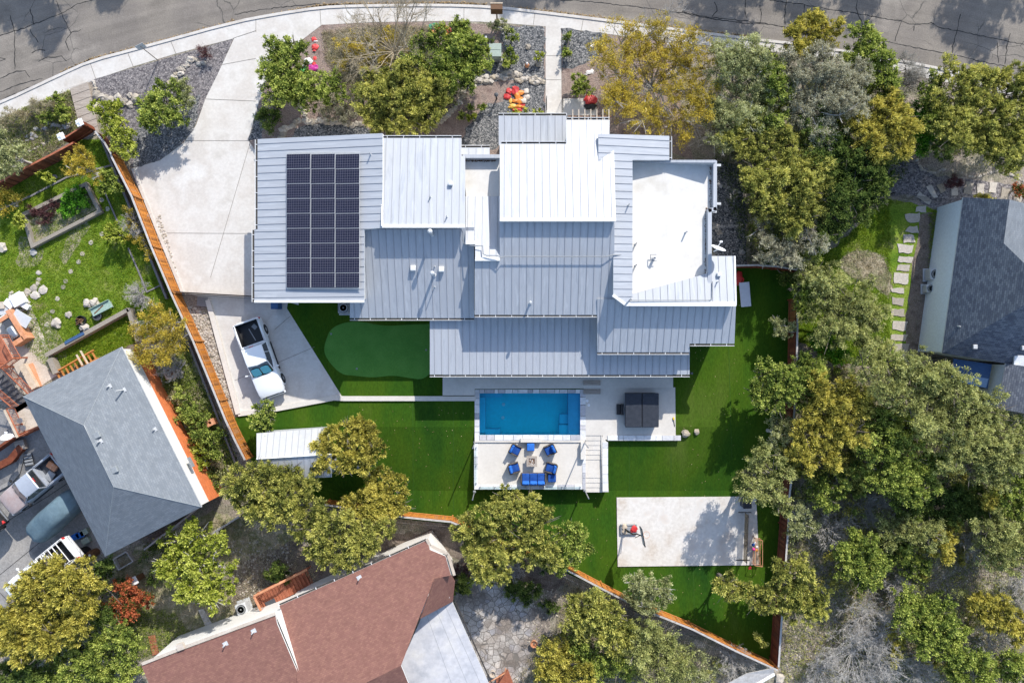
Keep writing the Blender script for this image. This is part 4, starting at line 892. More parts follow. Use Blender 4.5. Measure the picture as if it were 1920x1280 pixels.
# solar array
m, t, b, N, L = _nt('solarcell'); tc = N('ShaderNodeTexCoord'); br = N('ShaderNodeTexBrick'); br.offset = 0; br.inputs['Scale'].default_value = 1; br.inputs['Brick Width'].default_value = .167; br.inputs['Row Height'].default_value = .167; br.inputs['Mortar Size'].default_value = .008; br.inputs['Mortar Smooth'].default_value = 0
L(tc.outputs['Object'], br.inputs['Vector']); br.inputs['Color1'].default_value = (.008, .009, .024, 1); br.inputs['Color2'].default_value = (.011, .012, .03, 1); br.inputs['Mortar'].default_value = (.13, .125, .15, 1); L(br.outputs['Color'], b.inputs['Base Color']); b.inputs['Roughness'].default_value = .25; b.inputs['Specular IOR Level'].default_value = .35
M['cells'] = m
SP = plA.at(606, 412); tilt = Plane([(537, 411, plA.at(537, 411).z + .22), (675, 411, plA.at(675, 411).z + .28), (537, 284, plA.at(537, 284).z + .22), (675, 540, plA.at(675, 540).z + .28)])
sa = thing('solar_array', 'three by nine array of dark solar panels on the left metal roof', 'solar panels', SP)
gx = [(537, 582), (583, 628), (629, 674)]; y0a, y1a = 288.5, 539.5; rh = (y1a - y0a) / 9
proto = None
for r_ in range(9):
    for c_ in range(3):
        q = [(gx[c_][0], y0a + rh * r_ + .3), (gx[c_][1], y0a + rh * r_ + .3), (gx[c_][1], y0a + rh * (r_ + 1) - .6), (gx[c_][0], y0a + rh * (r_ + 1) - .3)]
        W = [tilt.at(*p) for p in q]; ctr = sum(W, Vector()) / 4
        b_ = MB(); lx = (W[1] - W[0]).length; ly = (W[0] - W[3]).length; ex = (W[1] - W[0]).normalized(); ey = (W[0] - W[3]).normalized(); ez = ex.cross(ey)
        mtx = Matrix((ex, ey, ez)).transposed().to_4x4()
        b_.box((0, 0, -.025), (lx, ly, .04), m=1); b_.add([(-lx / 2 + .014, -ly / 2 + .014, .001), (lx / 2 - .014, -ly / 2 + .014, .001), (lx / 2 - .014, ly / 2 - .014, .001), (-lx / 2 + .014, ly / 2 - .014, .001)], [(0, 1, 2, 3)], 0)
        o = b_.build('solar_panel', [M['cells'], M['lightgrey']], sa); o.matrix_local = Matrix.Translation(ctr - SP) @ mtx
b_ = MB()
for x in (548, 570, 594, 616, 641, 663): b_.tube([tilt.at(x, 287) - SP - Vector((0, 0, .09)), tilt.at(x, 541) - SP - Vector((0, 0, .09))], .025, 4)
for y in (286, 541):
    b_.tube([tilt.at(537, y) - SP - Vector((0, 0, .08)), tilt.at(675, y) - SP - Vector((0, 0, .08))], .03, 4)
b_.build('mounting_rail', M['lightgrey'], sa)
# walls of the covered patio, posts
for x in (815, 930, 1050, 1170, 1282):
    p = P(x, 697, 0); b_ = MB(); b_.box((p.x, p.y, 1.3), (.14, .14, 2.5)); b_.build('post', M['darkgrey'], hs, origin=HO)
b_ = MB(); b_.prism([tuple(P(*p)[:2]) for p in [(850, 585), (1270, 585), (1270, 655), (850, 655)]], 0, 2.7); b_.build('wall', M['stucco'], hs, origin=HO)
# ---------------------------------------------------------------- left neighbour's house
h2 = thing('shingle_house', 'grey hip-roofed house with white siding above orange brick, at left', 'house', G(215, 850)); O2 = h2.location
r1, r2 = (157, 797, 6.1), (213, 912, 6.1); a1, a2, a3, a4 = (43, 743, 3.4), (228, 650, 3.4), (378, 950, 3.4), (197, 1043, 3.4)
def hip(par, org, pts, mat, wallpts=None, **k): return roof(par, org, pts, [p[:2] for p in pts], mat, walls=False, trim='lightgrey', **k)
for f in ([a1, a2, r1], [a2, a3, r2, r1], [a3, a4, r2], [a4, a1, r1, r2]):
    roof(h2, O2, f, [p[:2] for p in f], 'shGrey', walls=False, trim='lightgrey', th=.12)
def walls(par, org, corners, ze, ins, bands):
    xy = inset([tuple(P(c[0], c[1], ze)[:2]) for c in corners], ins)
    for z0, z1, mat, nm in bands:
        b_ = MB(); b_.prism(xy, z0, z1); o = b_.build(nm, M[mat], par, origin=org); uv = o.data.uv_layers.new(name='UVMap')
        for f in o.data.polygons:
            for li in f.loop_indices:
                v = o.data.vertices[o.data.loops[li].vertex_index].co; t_ = Vector((-f.normal.y, f.normal.x, 0)); uv.data[li].uv = (v.dot(t_) if t_.length > .1 else v.x, v.z)
        xy = inset(xy, -.012)
    return xy
walls(h2, O2, (a1, a2, a3, a4), 3.4, .12, [(1.75, 3.3, 'siding', 'siding_wall'), (-1.2, 1.75, 'brick', 'brick_wall')])
def capline(par, org, a, b, mat, w=.2):
    A = P(*a); B = P(*b); b_ = MB(); b_.tube([A + Vector((0, 0, .0)), B + Vector((0, 0, .0))], w / 2, 5); return b_.build('ridge_cap', M[mat], par, origin=org)
M['shGreyFlat'] = plain('shGreyFlat', (.24, .26, .275), .9, var=.15, sc_=9); M['shBlueFlat'] = plain('shBlueFlat', (.13, .15, .18), .9, var=.15, sc_=9)
for a, b in ((r1, r2), (a1, r1), (r2, a3), (r2, a4), (a2, r1)): capline(h2, O2, a, b, 'shGreyFlat', .05)
def rvent(par, org, px, py, z, h=.5, r=.05, flash=.3):
    p = P(px, py, z); b_ = MB(); b_.box((p.x, p.y, z), (flash, flash, .03), .5); b_.lathe((p.x, p.y, z - .05), [(r, 0), (r, h), (r * .6, h), (r * .6, h - .1)], 10); b_.build('roof_vent', M['lightgrey'], par, origin=org, smooth=True)
plE2 = Plane([a2, a3, r2, r1])
for q, h in (((205, 724), .4), ((232, 731), 1.1), ((188, 827), .5), ((290, 805), .35)): rvent(h2, O2, *q, plE2.at(*q).z, h)
for q in ((183, 815), (216, 880)):
    p = plE2.at(*q); b_ = MB(); b_.rbox((p.x, p.y, p.z + .08), (.42, .42, .2), .03, .45); b_.build('roof_vent', M['shGreyFlat'], h2, origin=O2)
b_ = MB(); p = plE2.at(342, 868); b_.box((p.x + .25, p.y - .05, 2.5), (.08, .75, .4), math.radians(27)); b_.build('window', M['grey'], h2, origin=O2)
# ---------------------------------------------------------------- right neighbour's house
h3 = thing('slate_house', 'blue grey shingled house with white siding, cut by the right edge', 'house', G(1880, 560)); O3 = h3.location
b1, b2, b3, b4 = (1806, 370, 3.3), (1893, 374, 5.0), (1882, 456, 5.0), (1990, 560, 6.4)
b5 = (1765, 663, 3.3)
roof(h3, O3, [b1, (1765, 663, 3.3), (1893, 374, 6.2), (1882, 456, 6.3)], [(1806, 370), (1893, 374), (1882, 456), (2000, 560), (2000, 600), (1920, 571), (1766, 662)][:3] + [(1925, 498), (1925, 569), (1766, 662)], 'shBlue', walls=False, trim='trim', th=.12)
roof(h3, O3, [(1893, 374, 5.3), (1882, 456, 5.4), (1990, 400, 3.6)], [(1893, 374), (2010, 405), (2010, 570), (1925, 498), (1882, 456)], 'shGrey', walls=False, trim='trim', th=.12)  # facet toward the sun: sunlight put into paler shingles than the other slopes
roof(h3, O3, [(1766, 662, 3.3), (1886, 681, 3.3), (1925, 569, 6.2)], [(1766, 662), (1925, 569), (2010, 530), (2010, 705), (1886, 681)], 'shBlue', walls=False, trim='trim', th=.12)
roof(h3, O3, [(1886, 681, 3.35), (1870, 766, 3.35), (2000, 720, 5.4)], [(1886, 681), (2010, 700), (2010, 790), (1870, 766)], 'shBlue', walls=False, trim='trim', th=.12)
walls(h3, O3, [(1806, 370), (1990, 395), (1990, 690), (1886, 681), (1766, 662)], 3.3, .1, [(0, 3.1, 'sidingblue', 'siding_wall')])
walls(h3, O3, [(1886, 681), (1990, 690), (1990, 780), (1870, 766)], 3.3, .1, [(0, 3.1, 'sidingblue', 'siding_wall')])
for q in ((1843, 548), (1790, 612)):
    rvent(h3, O3, *q, Plane([b1, (1765, 663, 3.3), (1893, 374, 5.3), (1882, 456, 5.4)]).at(*q).z, .7)
for q in ((1826, 650), (1917, 652)):
    p = Plane([(1766, 662, 3.3), (1886, 681, 3.3), (1925, 569, 6.2)]).at(*q); b_ = MB(); b_.rbox((p.x, p.y, p.z + .1), (.3, .3, .2), .03); b_.build('roof_vent', M['lightgrey'], h3, origin=O3)
p = Plane([(1766, 662, 3.3), (1886, 681, 3.3), (1925, 569, 6.2)]).at(1914, 678); b_ = MB(); b_.box((p.x, p.y, p.z + .12), (1.2, 1.0, .12), .1, rx=.3); b_.build('skylight', M['white'], h3, origin=O3)
aw = thing('patio_awning', 'navy blue fabric awning under the slate roof corner', 'awning', G(1825, 700)); AO = aw.location
b_ = MB(); q = [P(1788, 672, 2.6), P(1860, 683, 2.6), P(1852, 728, 2.2), P(1783, 712, 2.2)]; b_.add(q + [v - Vector((0, 0, .06)) for v in q], [(0, 1, 2, 3), (7, 6, 5, 4), (0, 4, 5, 1), (1, 5, 6, 2), (2, 6, 7, 3), (3, 7, 4, 0)]); b_.build('canopy', M['awning'], aw, origin=AO)
for v in q:
    b_ = MB(); b_.tube([(v.x, v.y, gh(v.y)), (v.x, v.y, v.z - .03)], .04, 6); b_.build('pole', M['darkgrey'], aw, origin=AO)
# ---------------------------------------------------------------- lower neighbour's house
h4 = thing('red_roof_house', 'house with red brown shingle roof and grey patio roof, at the bottom', 'house', G(650, 1200)); O4 = h4.location; ZB = DROP
N1, N2 = (524, 1135, ZB + 4.0), (801, 1012, ZB + 4.0)
sx, sy = (N2[0] - N1[0]), (N2[1] - N1[1]); Ls = math.hypot(sx, sy); ux, uy = sx / Ls, sy / Ls; vx, vy = -uy, ux     # v: picture direction away from the eave
def ml(p, dn, dz): return (p[0] + vx * dn, p[1] + vy * dn, p[2] + dz)
FM = [N1, N2, ml(N1, 150, 2.2), ml(N2, 150, 2.2)]
plM = Plane(FM)
roof(h4, O4, FM, [(524, 1135), (801, 1012), (806, 1030), (835, 1042), (846, 1078), (815, 1084), (785, 1160), (752, 1247), (675, 1285), (560, 1340), (556, 1250)], 'shRed', walls=False, trim='trim', th=.14)
e1 = plM.at(815, 1084); e2 = plM.at(752, 1247); e0 = plM.at(785, 1160)
em = plM.at(846, 1078)
roof(h4, O4, [(815, 1084, e1.z - .05), (785, 1160, e0.z - .5), (846, 1078, em.z - .05), (849, 1126, em.z - 2.0)], [(815, 1084), (846, 1078), (853, 1090), (849, 1127), (787, 1160)], 'shRed', walls=False, trim='shRed', th=.14)
roof(h4, O4, [(752, 1247, e2.z), (675, 1285, e2.z), (770, 1330, e2.z - 1.4)], [(752, 1247), (675, 1285), (560, 1340), (700, 1400), (790, 1340)], 'shRed', walls=False, trim='trim', th=.14)
L1, L2 = (265, 1247, ZB + 5.3), (516, 1153, ZB + 5.3)
FL = [L1, L2, ml(L1, 120, .6), ml(L2, 120, .6)]
roof(h4, O4, FL, [(265, 1247), (516, 1153), (520, 1170), (575, 1300), (595, 1400), (330, 1400)], 'shRed', walls=False, trim='trim', th=.14)
def wtri(pts, mat='siding', nm='gable_wall'):
    b_ = MB(); q = [P(*p) for p in pts]; b_.add(q, [tuple(range(len(q)))]); return b_.build(nm, M[mat], h4, origin=O4)
walls(h4, O4, [(524, 1135), (801, 1012), (846, 1076), (850, 1125), (785, 1160), (752, 1247), (560, 1340)], ZB + 4.0, .25, [(ZB - .2, ZB + 3.85, 'siding', 'siding_wall')])
walls(h4, O4, [(265, 1247), (516, 1153), (575, 1300), (330, 1400)], ZB + 5.3, .12, [(ZB - .2, ZB + 5.12, 'siding', 'siding_wall')])
# white gable wall between the two roofs
gq = [(513, 1152), (531, 1147), (561, 1255), (557, 1250)]
b_ = MB(); pLf = Plane(FL); top = [pLf.at(516, 1153) - Vector((0, 0, .1)), pLf.at(560, 1256)]; q0 = top[0]; q1 = top[1]; bot = [Vector((q0.x + .03, q0.y, q0.z - 1.6)), Vector((q1.x + .03, q1.y, q1.z - .6))]
b_.add([top[0], top[1], bot[1], bot[0]], [(0, 1, 2, 3)]); b_.build('gable_wall', M['siding'], h4, origin=O4)
b_ = MB()
for a, b in (((524, 1135), (801, 1012)),):
    A, B = plM.at(*a), plM.at(*b); d = B - A; n = int(d.length / 1.3); b_.tube([A + Vector((-.03, .07, -.05)), B + Vector((-.03, .07, -.05))], .05, 6)
g_ = b_.build('gutter', M['gutter'], h4, origin=O4)
b_ = MB()
for k in range(n + 1): q = A + d * (k / n); b_.box((q.x - .03, q.y + .07, q.z + .01), (.05, .16, .03), math.atan2(d.y, d.x))
b_.build('gutter_hanger', M['trim'], g_, origin=O4)
roof(h4, O4, [(785, 1160, ZB + 3.6), (849, 1128, ZB + 3.3), (918, 1285, ZB + 3.1), (750, 1250, ZB + 3.6)], [(790, 1158), (848, 1128), (925, 1300), (770, 1330), (750, 1248)], 'felt', walls=False, trim='trim', th=.16, name='patio_roof')
b_ = MB(); pf = Plane([(785, 1160, ZB + 3.6), (849, 1128, ZB + 3.3), (918, 1285, ZB + 3.1), (750, 1250, ZB + 3.6)]); b_.tube([pf.at(852, 1128) + Vector((.06, 0, -.02)), pf.at(929, 1300) + Vector((.06, 0, -.02))], .05, 6); b_.build('gutter', M['gutter'], h4, origin=O4)
b_ = MB()
for a, b in (((800, 1152), (850, 1290)), ((818, 1143), (880, 1290)), ((835, 1136), (905, 1290))): b_.tube([pf.at(*a) + Vector((0, 0, .0)), pf.at(*b) + Vector((0, 0, .0))], .012, 4)
b_.build('roof_seams', M['grey'], h4, origin=O4)
b_ = MB(); q = [P(853, 1090, ZB + 3.9), P(858, 1130, ZB + 3.2), P(935, 1285, ZB + 3.0)]
for a, b in ((800, 1010), (806, 1022)), ((806, 1022), (840, 1038)), ((840, 1038), (852, 1078)), ((266, 1244), (345, 1213)), ((345, 1213), (516, 1150)):
    A, B = P(*a, ZB + 4.1 if a[0] > 600 else ZB + 5.35), P(*b, ZB + 4.1 if a[0] > 600 else ZB + 5.35); d = B - A; b_.box(tuple((A + B) / 2), (d.length, .2, .06), math.atan2(d.y, d.x))
b_.build('fascia', M['offwhite'], h4, origin=O4)
for q in ((674, 1084), (605, 1196 - 20)):
    pass
rvent(h4, O4, 674, 1083, plM.at(674, 1083).z, .5, .05, .35); rvent(h4, O4, 476, 1183, pLf.at(476, 1183).z, .5, .05, .35); rvent(h4, O4, 423, 1207, pLf.at(423, 1207).z, .5, .05, .35)
b_ = MB(); A = pLf.at(340, 1210); b_.box((A.x, A.y, A.z + .1), (.5, .45, .25), .35); b_.build('skylight', M['offwhite'], h4, origin=O4)
# ---------------------------------------------------------------- fences
OF = [(207, 290), (246, 367), (283, 462), (320, 549), (362, 640), (408, 752), (459, 862)]
fence('long orange board fence between the concrete driveway and left yard', OF, 1.75, 'orange', 'cap', out=-1)
wallrun('stone_wall', [(190, 262), (236, 372), (272, 462), (312, 560)], .35, .16, 'stonegrey', 'thin pale stone garden wall on the yard side of the orange fence', 'wall')
wallrun('stone_wall', [(352, 640), (396, 752), (441, 868)], .35, .14, 'stonegrey', 'thin stone wall behind the orange fence beside brick house', 'wall')
fence('orange board fence along the bottom of the lower lawn below the court', [(1062, 1068), (1130, 1104), (1200, 1140), (1300, 1180), (1380, 1220), (1458, 1256)], 1.75, 'orange', 'cap', out=-1)
fence('short orange board fence between golden trees above the red roof', [(608, 946), (680, 955), (745, 968), (845, 978), (900, 1000), (960, 1035), (1040, 1062)], 1.75, 'orange', 'cap', out=-1)
stones('stone_edging', 'pale serrated stone edging just outside the lower orange fence', [(1056, 1080), (1130, 1118), (1170, 1138), (1230, 1166), (1320, 1205), (1440, 1262)], .12, 0, 1.2)
stones('stone_edging', 'pale stone edging below the short orange fence by red roof', [(700, 973), (760, 980), (845, 987)], .12, 0, 1.2)
fence('brown board fence with pale cap down the right side of the turf', [(1496, 560), (1494, 690), (1488, 800), (1484, 900), (1478, 990), (1468, 1130), (1460, 1250)], 1.8, 'redwood', 'cap', out=1)  # dark brown boards: the shade on this face is put into their colour
fence('brown board fence running in the shade from roof to right corner', [(1376, 498), (1420, 497), (1460, 500), (1495, 506)], 1.5, 'redwood', 'cap', out=1)
fence('weathered dark fence between the grey house and lower yard', [(376, 948), (330, 985), (270, 1030)], 1.3, 'deckgrey', 'cap', out=1)
fence('grey boarded fence section with gap under the golden trees', [(398, 1000), (448, 968)], 1.5, 'deckgrey', 'cap', out=1)
fence('dark red wooden yard fence behind the front garden at far left', [(-20, 352), (40, 318), (95, 290), (136, 268)], 1.5, 'redwood', 'deckred', out=-1)
gt = thing('garden_gate', 'dark red wooden garden gate between two white capped posts', 'gate', G(158, 262)); b_ = MB(); A = G(142, 270); B = G(176, 248); d = B - A; an = math.atan2(d.y, d.x)
for k in range(12):
    c = A.lerp(B, (k + .5) / 12); b_.box((c.x, c.y, .75), (d.length / 12 * .92, .03, 1.4), an)
b_.build('gate_panel', M['redwood'], gt, origin=gt.location); b_ = MB(); c = (A + B) / 2; b_.box((c.x, c.y, 1.47), (d.length, .10, .06), an); b_.box((c.x + .03, c.y + .03, .4), (d.length, .06, .1), an); b_.build('rail', M['deckred'], gt, origin=gt.location)
for (x, y), lb in (((141, 268), 'left gate post with a white cap, at the dark red gate'), ((175, 243), 'right gate post with a white cap, at the head of steps')):
    t_ = thing('gate_post', lb, 'post', G(x, y), .4); b_ = MB(); b_.box((0, 0, .85), (.3, .3, 1.7)); b_.build('post', M['redwood'], t_); b_ = MB(); b_.box((0, 0, 1.74), (.48, .48, .07)); b_.lathe((0, 0, 1.77), [(.3, 0), (.0, .1)], 4); b_.build('post_cap', M['white'], t_)
b_ = MB(); b_.box((0, 0, 0), (.1, .1, .1))
fence('dark red fence stub beyond the gate beside the orange fence', [(178, 246), (196, 268), (210, 292)], 1.4, 'redwood', 'cap', out=1)
p = G(402, 790); t_ = thing('brick_pillar', 'small square orange brick pillar at the stone wall by orange fence', 'pillar', p, .45); b_ = MB()
for s_, (dx, dy, lx, ly) in enumerate(((0, .17, .5, .14), (0, -.17, .5, .14), (.18, 0, .14, .2), (-.18, 0, .14, .2))): b_.box((dx, dy, .3), (lx, ly, 1.2))
b_.build('brickwork', M['clay'], t_)
# steps and garden stones, upper left
st = thing('wooden_steps', 'weathered grey plank steps leading down from pavement to the gate', 'steps', G(160, 215)); b_ = MB()
for k in range(7):
    y = 160 + k * 13.5; x = 134 + k * 3.2; q = [(x, y + 8), (x + 33 - k * .4, y - 4), (x + 36 - k * .4, y + 9), (x + 3, y + 21)]
    s_ = MB(); s_.prism([tuple(G(*v)[:2]) for v in q], -.1, .20 - k * .022); s_.build('step', M['plank'], st, origin=st.location)
stones('boulder_bank', 'bank of pale boulders above the round shrubs beside wooden steps', [(172, 190), (190, 186), (215, 192), (240, 185), (262, 196)], .95, .9, 1.2, cat='rocks')
stones('stone_edging', 'short row of white stones down the right side of the wooden steps', [(175, 152), (181, 170), (184, 186)], .3, 0, 1.3)
stones('stone_edging', 'low curved ledge of pale stones in the left gravel bed', [(318, 158), (335, 140), (350, 122), (362, 112), (384, 122)], .5, .3, 1.4)
stones('stone_edging', 'line of white stones above the dark red yard fence', [(44, 292), (60, 282), (80, 272), (100, 262)], .35, 0, 1.4)
stones('stone_edging', 'loose grey stones scattered on the dry slope by the road', [(50, 262), (75, 245), (92, 236), (125, 240), (140, 232)], .45, .5, .8, 'stonegrey')
stones('dry_stone_wall', 'curving pale dry stone wall across the front garden', [(740, 150), (820, 158), (858, 160), (872, 170), (885, 160), (905, 152), (935, 146), (965, 143), (985, 150), (1018, 152)], .52, .6, 1.4, cat='wall')
stones('dry_stone_wall', 'row of round pale stones edging the garden above white roof', [(872, 172), (862, 190), (845, 212), (828, 228), (800, 238)], .55, .15, 1.4, cat='wall')
stones('dry_stone_wall', 'long row of round stones above the solar panel roof', [(527, 258), (535, 242), (560, 228), (600, 228), (640, 232), (680, 236)], .62, .2, 1.4, cat='wall')
stones('dry_stone_wall', 'short row of stones under the left garden trees', [(575, 222), (568, 205), (560, 190)], .45, .1, 1.2, cat='wall')
stones('stone_edging', 'thin line of stones crossing the shaded gravel beside house', [(1345, 345), (1365, 352), (1388, 360)], .3, .1, 1.2, 'stonegrey')
stones('stone_edging', 'second line of stones lower in the shaded side gravel', [(1338, 425), (1360, 424), (1385, 424)], .28, .15, 1.2, 'stonegrey')
stones('stone_edging', 'loose pale stones by the house wall near the dish', [(1338, 415), (1345, 430), (1352, 440)], .3, .3, 1)
for i, (x, y, r, lb) in enumerate([(990, 89, .28, 'pale flat boulder on the dark gravel near pavement'), (1010, 121, .32, 'pale boulder in front of a shrub by the front path'), (1285, 812, .42, 'large pale boulder at the end of the tiled retaining wall'), (1306, 809, .3, 'smaller white boulder on turf right of the large one'), (1390, 473, .3, 'grey round boulder in shaded side gravel'), (108, 606, .5, 'long white boulder on the left lawn'), (165, 569, .45, 'pink boulder beside the green bench'), (178, 567, .45, 'second pink boulder touching the green bench'), (64, 473, .35, 'grey boulder at the corner of the raised bed'), (265, 560, .4, 'grey rock at the end of the garden edging by orange fence'), (256, 438, .4, 'pale rock among twigs beside the orange fence'), (5, 465, .5, 'white rock pile at the left picture edge'), (1461, 1270, .5, 'pale boulder outside the bottom right fence corner'), (103, 332, .3, 'grey boulder under the yard fence at left'), (130, 590, .35, 'dark rock beside the left retaining wall'), (1245 - 0, 0 + 1395 - 0, .3, 'x')][:15]):
    boulder(lb, x, y, r * .82, 'stonegrey' if 'grey' in lb else 'stone')
steps_l = [(191, 439), (171, 455), (155, 476), (148, 491), (133, 509), (123, 527), (119, 538), (108, 560), (99, 584), (88, 609), (202, 392), (191, 375)]
ordn = ['first', 'second', 'third', 'fourth', 'fifth', 'sixth', 'seventh', 'eighth', 'ninth', 'tenth', 'eleventh', 'twelfth', 'thirteenth', 'fourteenth', 'fifteenth', 'sixteenth']
for i, (x, y) in enumerate(sorted(steps_l, key=lambda q: q[1])):
    p = G(x, y); b_ = MB(); b_.lathe((p.x, p.y, p.z), [(.17, 0), (.185, .03), (.17, .055), (0, .06)], 12, a=R.random())
    b_.solo('stepping_stone', M['stone'], 'round stepping stone in the left lawn, %s counting down from the top' % ordn[i], 'paving stone', 'round stepping stones across the left lawn')
for i, (x, y, w_, h_) in enumerate([(1725, 392, 24, 13), (1711, 408, 26, 18), (1709, 430, 28, 13), (1705, 447, 22, 17), (1698, 467, 31, 15), (1696, 485, 27, 14), (1693, 501, 29, 13), (1690, 523, 28, 20), (1684, 544, 28, 13), (1684, 565, 27, 17), (1682, 586, 27, 14), (1686, 610, 26, 19), (1685, 632, 33, 12), (1690, 652, 27, 20), (1703, 670, 18, 18)]):
    rj = random.Random(i); q = rough_edge([(x - w_ / 2 + rj.uniform(-2, 5), y - h_ / 2 + rj.uniform(-2, 3)), (x + w_ / 2 + rj.uniform(-5, 3), y - h_ / 2 + 2 + rj.uniform(-2, 2)), (x + w_ / 2 - 2 + rj.uniform(-2, 2), y + h_ / 2 + rj.uniform(-1, 2)), (x - w_ / 2 + 1 + rj.uniform(-2, 2), y + h_ / 2 - 1 + rj.uniform(-2, 1))], 1.3, 6, i); b_ = MB(); b_.prism([tuple(G(*v)[:2]) for v in q], -.05, .06, a=R.random())
    b_.solo('paving_slab', M['stone'], 'pale stone slab beside the slate house, %s from the top of the path' % ordn[i], 'paving stone', 'stone slabs of the path left of the slate house')
for i, (x, y, w_, h_, rt) in enumerate([(1732, 372, 28, 11, .6), (1748, 360, 10, 26, -.5), (1765, 353, 12, 16, -.4), (1789, 358, 12, 18, 0), (1815, 353, 14, 24, .2), (1838, 354, 13, 20, 0), (1861, 351, 14, 20, .1), (1883, 364, 15, 22, .2), (1908, 372, 14, 14, .2)]):
    c, s_ = math.cos(rt), math.sin(rt); q = [(x + a * c - b * s_, y + a * s_ + b * c) for a, b in ((-w_ / 2, -h_ / 2), (w_ / 2, -h_ / 2), (w_ / 2, h_ / 2), (-w_ / 2, h_ / 2))]
    q = rough_edge(q, 1.2, 7, i + 30); b_ = MB(); b_.prism([tuple(G(*v)[:2]) for v in q], -.05, .06, a=R.random()); b_.solo('paving_slab', M['stone'], 'pale stone slab on gravel above the slate house, %s from the left' % ordn[i], 'paving stone', 'stone slabs curving above the slate house')
stones('stone_edging', 'wavy row of small white stones above the slab path, top right', [(1718, 300), (1728, 318), (1752, 325), (1765, 318), (1778, 316)], .3, 0, 1.3)
stones('stone_edging', 'second wavy row of white stones at right above the slate house', [(1796, 322), (1815, 330), (1830, 333), (1850, 325), (1870, 320), (1900, 330), (1920, 340)], .3, 0, 1.3)
gw = [(1530, 462), (1580, 430), (1640, 385), (1662, 368)]; b_ = MB()
t_ = thing('wire_fence', 'dark wire fence crossing diagonally between trees and right lawn', 'fence', G(1600, 415))
for x, y in [(1530, 462), (1556, 446), (1580, 430), (1610, 407), (1640, 385), (1662, 367)]:
    p = G(x, y); c = MB(); c.tube([(p.x, p.y, 0), (p.x, p.y, 1.3)], .035, 6); c.build('post', M['black'], t_, origin=t_.location)
for z in (.15, .45, .75, 1.05, 1.28): b_.tube([G(x, y) + Vector((0, 0, z)) for x, y in gw] + [G(1712, 375) + Vector((0, 0, z)), G(1760, 380) + Vector((0, 0, z))], .012, 4)
b_.build('wires', M['black'], t_, origin=t_.location)
# raised bed and garden edging of the left yard
wallrun('raised_bed', [(42, 402), (160, 345), (186, 396), (60, 461)], .42, .26, 'stone', 'rectangular raised stone bed with weeds inside, left lawn', 'planter', closed=True, base=-.05)
sheet('bed_soil', [(46, 402), (158, 349), (182, 393), (62, 457)], M['dry'], .05)
wallrun('garden_edging', [(-20, 402), (60, 366), (125, 332), (215, 308)], .12, .12, 'stonegrey', 'thin pale edging line above the raised bed', 'edging', base=-.02)
wallrun('garden_edging', [(196, 360), (210, 392), (222, 420)], .12, .10, 'stonegrey', 'short white edging strip right of the raised bed', 'edging', base=-.02)
wallrun('garden_edging', [(240, 465), (258, 505), (275, 547), (300, 535)], .12, .10, 'stonegrey', 'white edging strip with a corner beside the orange fence', 'edging', base=-.02)
wallrun('retaining_wall', [(85, 666), (150, 630), (240, 580)], .7, .30, 'stone', 'long pale stone retaining wall across the left yard', 'wall', base=-.1)
wallrun('retaining_wall', [(240, 578), (258, 640)], .7, .3, 'stone', 'short pale stone wall running down beside the brushy tree', 'wall', base=-.1)
wallrun('retaining_wall', [(92, 672), (104, 700)], .7, .4, 'stone', 'stubby stone wall beside the sunny patio', 'wall', base=-.1)
wallrun('retaining_wall', [(40, 684), (64, 728)], .6, .5, 'timber', 'broad sandy planter wall between patio and deck stairs', 'wall', base=-.1)
wallrun('brick_kerb', [(55, 682), (72, 725)], .25, .3, 'clay', 'orange brick kerb strip on the sunny patio', 'kerb', base=-.02)
# objects of the left yard
t_ = thing('garden_bench', 'worn green metal garden bench on the left lawn', 'bench', G(196, 578), math.radians(27)); b_ = MB(); b_.rbox((0, 0, .45), (1.6, .62, .06), .02); b_.build('seat', M['patina'], t_)
for s_ in (-.65, .65):
    b_ = MB(); b_.box((s_, -.2, .21), (.07, .07, .42)); b_.box((s_, .2, .21), (.07, .07, .42)); b_.box((s_, 0, .06), (.06, .5, .05)); b_.build('leg', M['greenbox'], t_)
b_ = MB(); b_.box((0, .28, .55), (1.6, .04, .16)); b_.build('rail', M['patina'], t_); b_ = MB(); b_.rbox((-.2, -.02, .485), (.9, .09, .02), .005, .3); b_.build('stick', M['brown'], t_)
def pot(label, x, y, r, h, mat, soil='soil', name='plant_pot', cat='pot', z=0, sq=False):
    p = G(x, y); t_ = thing(name, label, cat, (p.x, p.y, p.z + z)); b_ = MB(); b_.lathe((0, 0, 0), [(r * .72, 0), (r, h), (r * 1.08, h), (r * 1.08, h + .04), (r * .88, h + .04), (r * .85, h - .08)], 18); b_.build('pot', M[mat], t_, smooth=True)
    b_ = MB(); b_.lathe((0, 0, h - .10), [(r * .86, 0), (0, .03)], 18); b_.build('soil', M[soil], t_); return t_
pot('dark round tub beside the green bench', 187, 593, .3, .35, 'darkgrey'); pot('blue grey round pot on retaining wall', 169, 622, .28, .3, 'grey'); pot('black round pot beside the blue grey pot', 160, 624, .22, .3, 'black')
pot('terracotta pot with soil on the flagstone patio edge', 1001, 1203, .26, .38, 'clay'); pot('cream round pot beside the orange deck corner', 924, 1259, .24, .4, 'offwhite')
t_ = pot('small cream pot on the red stair landing', 491, 1132, .11, .2, 'offwhite', z=.9); t_ = pot('second cream pot on red stair landing', 493, 1139, .11, .2, 'offwhite', z=.9)
t_ = thing('fire_ring', 'black scrap metal fire ring on the left lawn', 'fire ring', G(155, 601)); b_ = MB(); b_.lathe((0, 0, 0), [(.34, 0), (.38, .3), (.33, .3), (.3, .05)], 16); b_.build('ring', M['black'], t_); b_ = MB()
